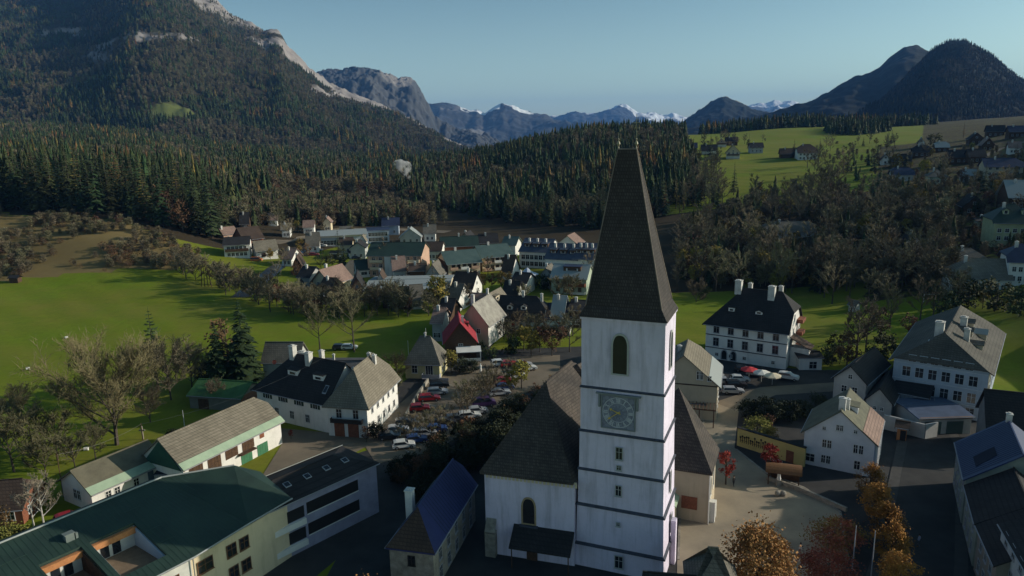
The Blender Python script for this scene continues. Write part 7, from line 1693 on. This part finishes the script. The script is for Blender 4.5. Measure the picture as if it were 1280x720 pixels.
for i, (p, s, lb) in enumerate((((1086, 622), .80, 'golden brown tree touching the white gabled house'), ((1096, 650), .85, 'orange tree second from the white gabled house'), ((1106, 680), .85, 'orange tree in the middle of the street row'), ((1112, 706), .85, 'deep orange tree fourth in the street row'), ((1122, 745), .85, 'russet tree nearest in the street row'))):
    T_('orangecol', p, s * .86, lb, 'street_tree', 'tree', 'orange trees along the street', s * .66)
T_('orange', (-17.5, 70.5, 0), .72, 'rusty tree crown below the long modern block', 'autumn_tree')
T_('mixbush', (-9.2, 72.5, 0), .55, 'pale rusty bush beside the old stone house', 'shrub', 'shrub')
T_('darkbush', (470, 548), .7, 'dark bush at the corner of the modern block', 'shrub', 'shrub'); T_('russet0', (458, 553), .25, 'russet bush beside the yard fence', 'shrub', 'shrub')
# dry scrub on the bank above the meadow
def scrub(n, seed):
    rr = np.random.RandomState(seed); pts = []
    mnx, mxx = min(p[0] for p in BANK), max(p[0] for p in BANK); mny, mxy = min(p[1] for p in BANK), max(p[1] for p in BANK)
    while len(pts) < n:
        x, y = rr.uniform(mnx, mxx), rr.uniform(mny, mxy)
        if inpoly(np.array([x]), np.array([y]), BANK)[0] and float(fbm(np.array([x / 25]), np.array([y / 25]), 6, 3)[0]) > -.12:
            s = rr.uniform(.12, .32) ; pts.append((x, y, ht(x, y) - .1, s * 1.5, s, rr.uniform(0, 6.28), rr.randint(0, 3)))
    return pts
mass('bank_scrub', [FAR['bare'][0], FAR['bare'][1], FAR['russet'][0]], scrub(480, 5), 'dry brown scrub covering the bank above the meadow', 'scrub')
# brush on the brown hillside behind the station
rr = np.random.RandomState(9); pts = []
while len(pts) < 1500:
    px_, py_ = rr.uniform(270, 560), rr.uniform(240, 283)
    p = at(px_, py_); 
    if p.y > 560 or rr.rand() < (px_ - 430) / 130: continue
    s = rr.uniform(.35, .75); pts.append((p.x, p.y, p.z - .2, s, s, rr.uniform(0, 6.28), rr.choice([0, 1, 1, 0, 2, 3])))
mass('hillside_brush', [FAR['bare'][0], FAR['bare'][1], FAR['russet'][0], FAR['spruce'][0]], pts, 'brown leafless brush on the slope behind the station', 'brush')
pts = []
while len(pts) < 480:
    px_, py_ = rr.uniform(850, 1190), rr.uniform(245, 362)
    if (946 < px_ < 1032 and 282 < py_ < 322) or (1118 < px_ < 1165 and 298 < py_ < 340): continue
    if px_ < 930 and py_ < 262 + (930 - px_) * .4: continue
    p = at(px_, py_); s = rr.uniform(.35, .75); pts.append((p.x, p.y, p.z - .2, s, s, rr.uniform(0, 6.28), rr.choice([0, 1, 1, 0, 0, 2, 1, 3])))
mass('slope_brush', [FAR['bare'][0], FAR['bare'][1], FAR['russet'][0], FAR['spruce'][0]], pts, 'brown undergrowth filling the wood above the park', 'brush')
pts = []
while len(pts) < 420:
    px_, py_ = rr.uniform(1030, 1300), rr.uniform(190, 330); p = at(px_, py_)
    if p.y > 620: continue
    s = rr.uniform(.2, .42); pts.append((p.x, p.y, p.z - .2, s, s, rr.uniform(0, 6.28), rr.choice([0, 1, 2, 3])))
mass('garden_brush', [FAR['bare'][0], FAR['bare'][1], FAR['russet'][0], FAR['spruce'][0]], pts, 'dark garden growth between the hillside houses', 'brush')
# ================================================================== haze and a wisp of smoke
def vol(name, col, dens, aniso=0.0):
    m = bpy.data.materials.new(name); m.use_nodes = True; n = m.node_tree.nodes; n.remove(n['Principled BSDF'])
    v = n.new('ShaderNodeVolumePrincipled'); v.inputs['Color'].default_value = (*col, 1); v.inputs['Density'].default_value = dens; v.inputs['Anisotropy'].default_value = aniso
    m.node_tree.links.new(v.outputs[0], n['Material Output'].inputs['Volume']); return m, v
hz, _ = vol('haze_air', (.17, .42, 1.0), 0.000042)
o = MB().box(-9500, 9500, -400, 21900, -260, 900).build('haze', hz); tag(o, 'thin blue haze lying over the whole valley', 'haze', kind='stuff')
sm, sv_ = vol('smoke_air', (1.0, 1.0, 1.0), .0)
n = sm.node_tree.nodes; l = sm.node_tree.links; tc = n.new('ShaderNodeTexCoord'); nz_ = n.new('ShaderNodeTexNoise'); nz_.inputs['Scale'].default_value = .20; nz_.inputs['Detail'].default_value = 3
l.new(tc.outputs['Object'], nz_.inputs['Vector']); mr_ = n.new('ShaderNodeMapRange'); mr_.inputs['From Min'].default_value = .46; mr_.inputs['From Max'].default_value = .70; mr_.inputs['To Max'].default_value = .40
l.new(nz_.outputs['Fac'], mr_.inputs['Value']); l.new(mr_.outputs[0], sv_.inputs['Density'])
q = MB(); sp0 = atY(514, 228, 620)
q.lathe([(0, 0), (1.4, 2), (3.0, 6), (5.5, 10), (8.0, 14), (7.5, 17), (4, 19), (0, 20)], 12)
q.v = [(x - z * .45, y, z) for x, y, z in q.v]
o = q.build('smoke', sm, None, sp0); tag(o, 'small white smoke plume over the dark forest', 'smoke', kind='stuff')
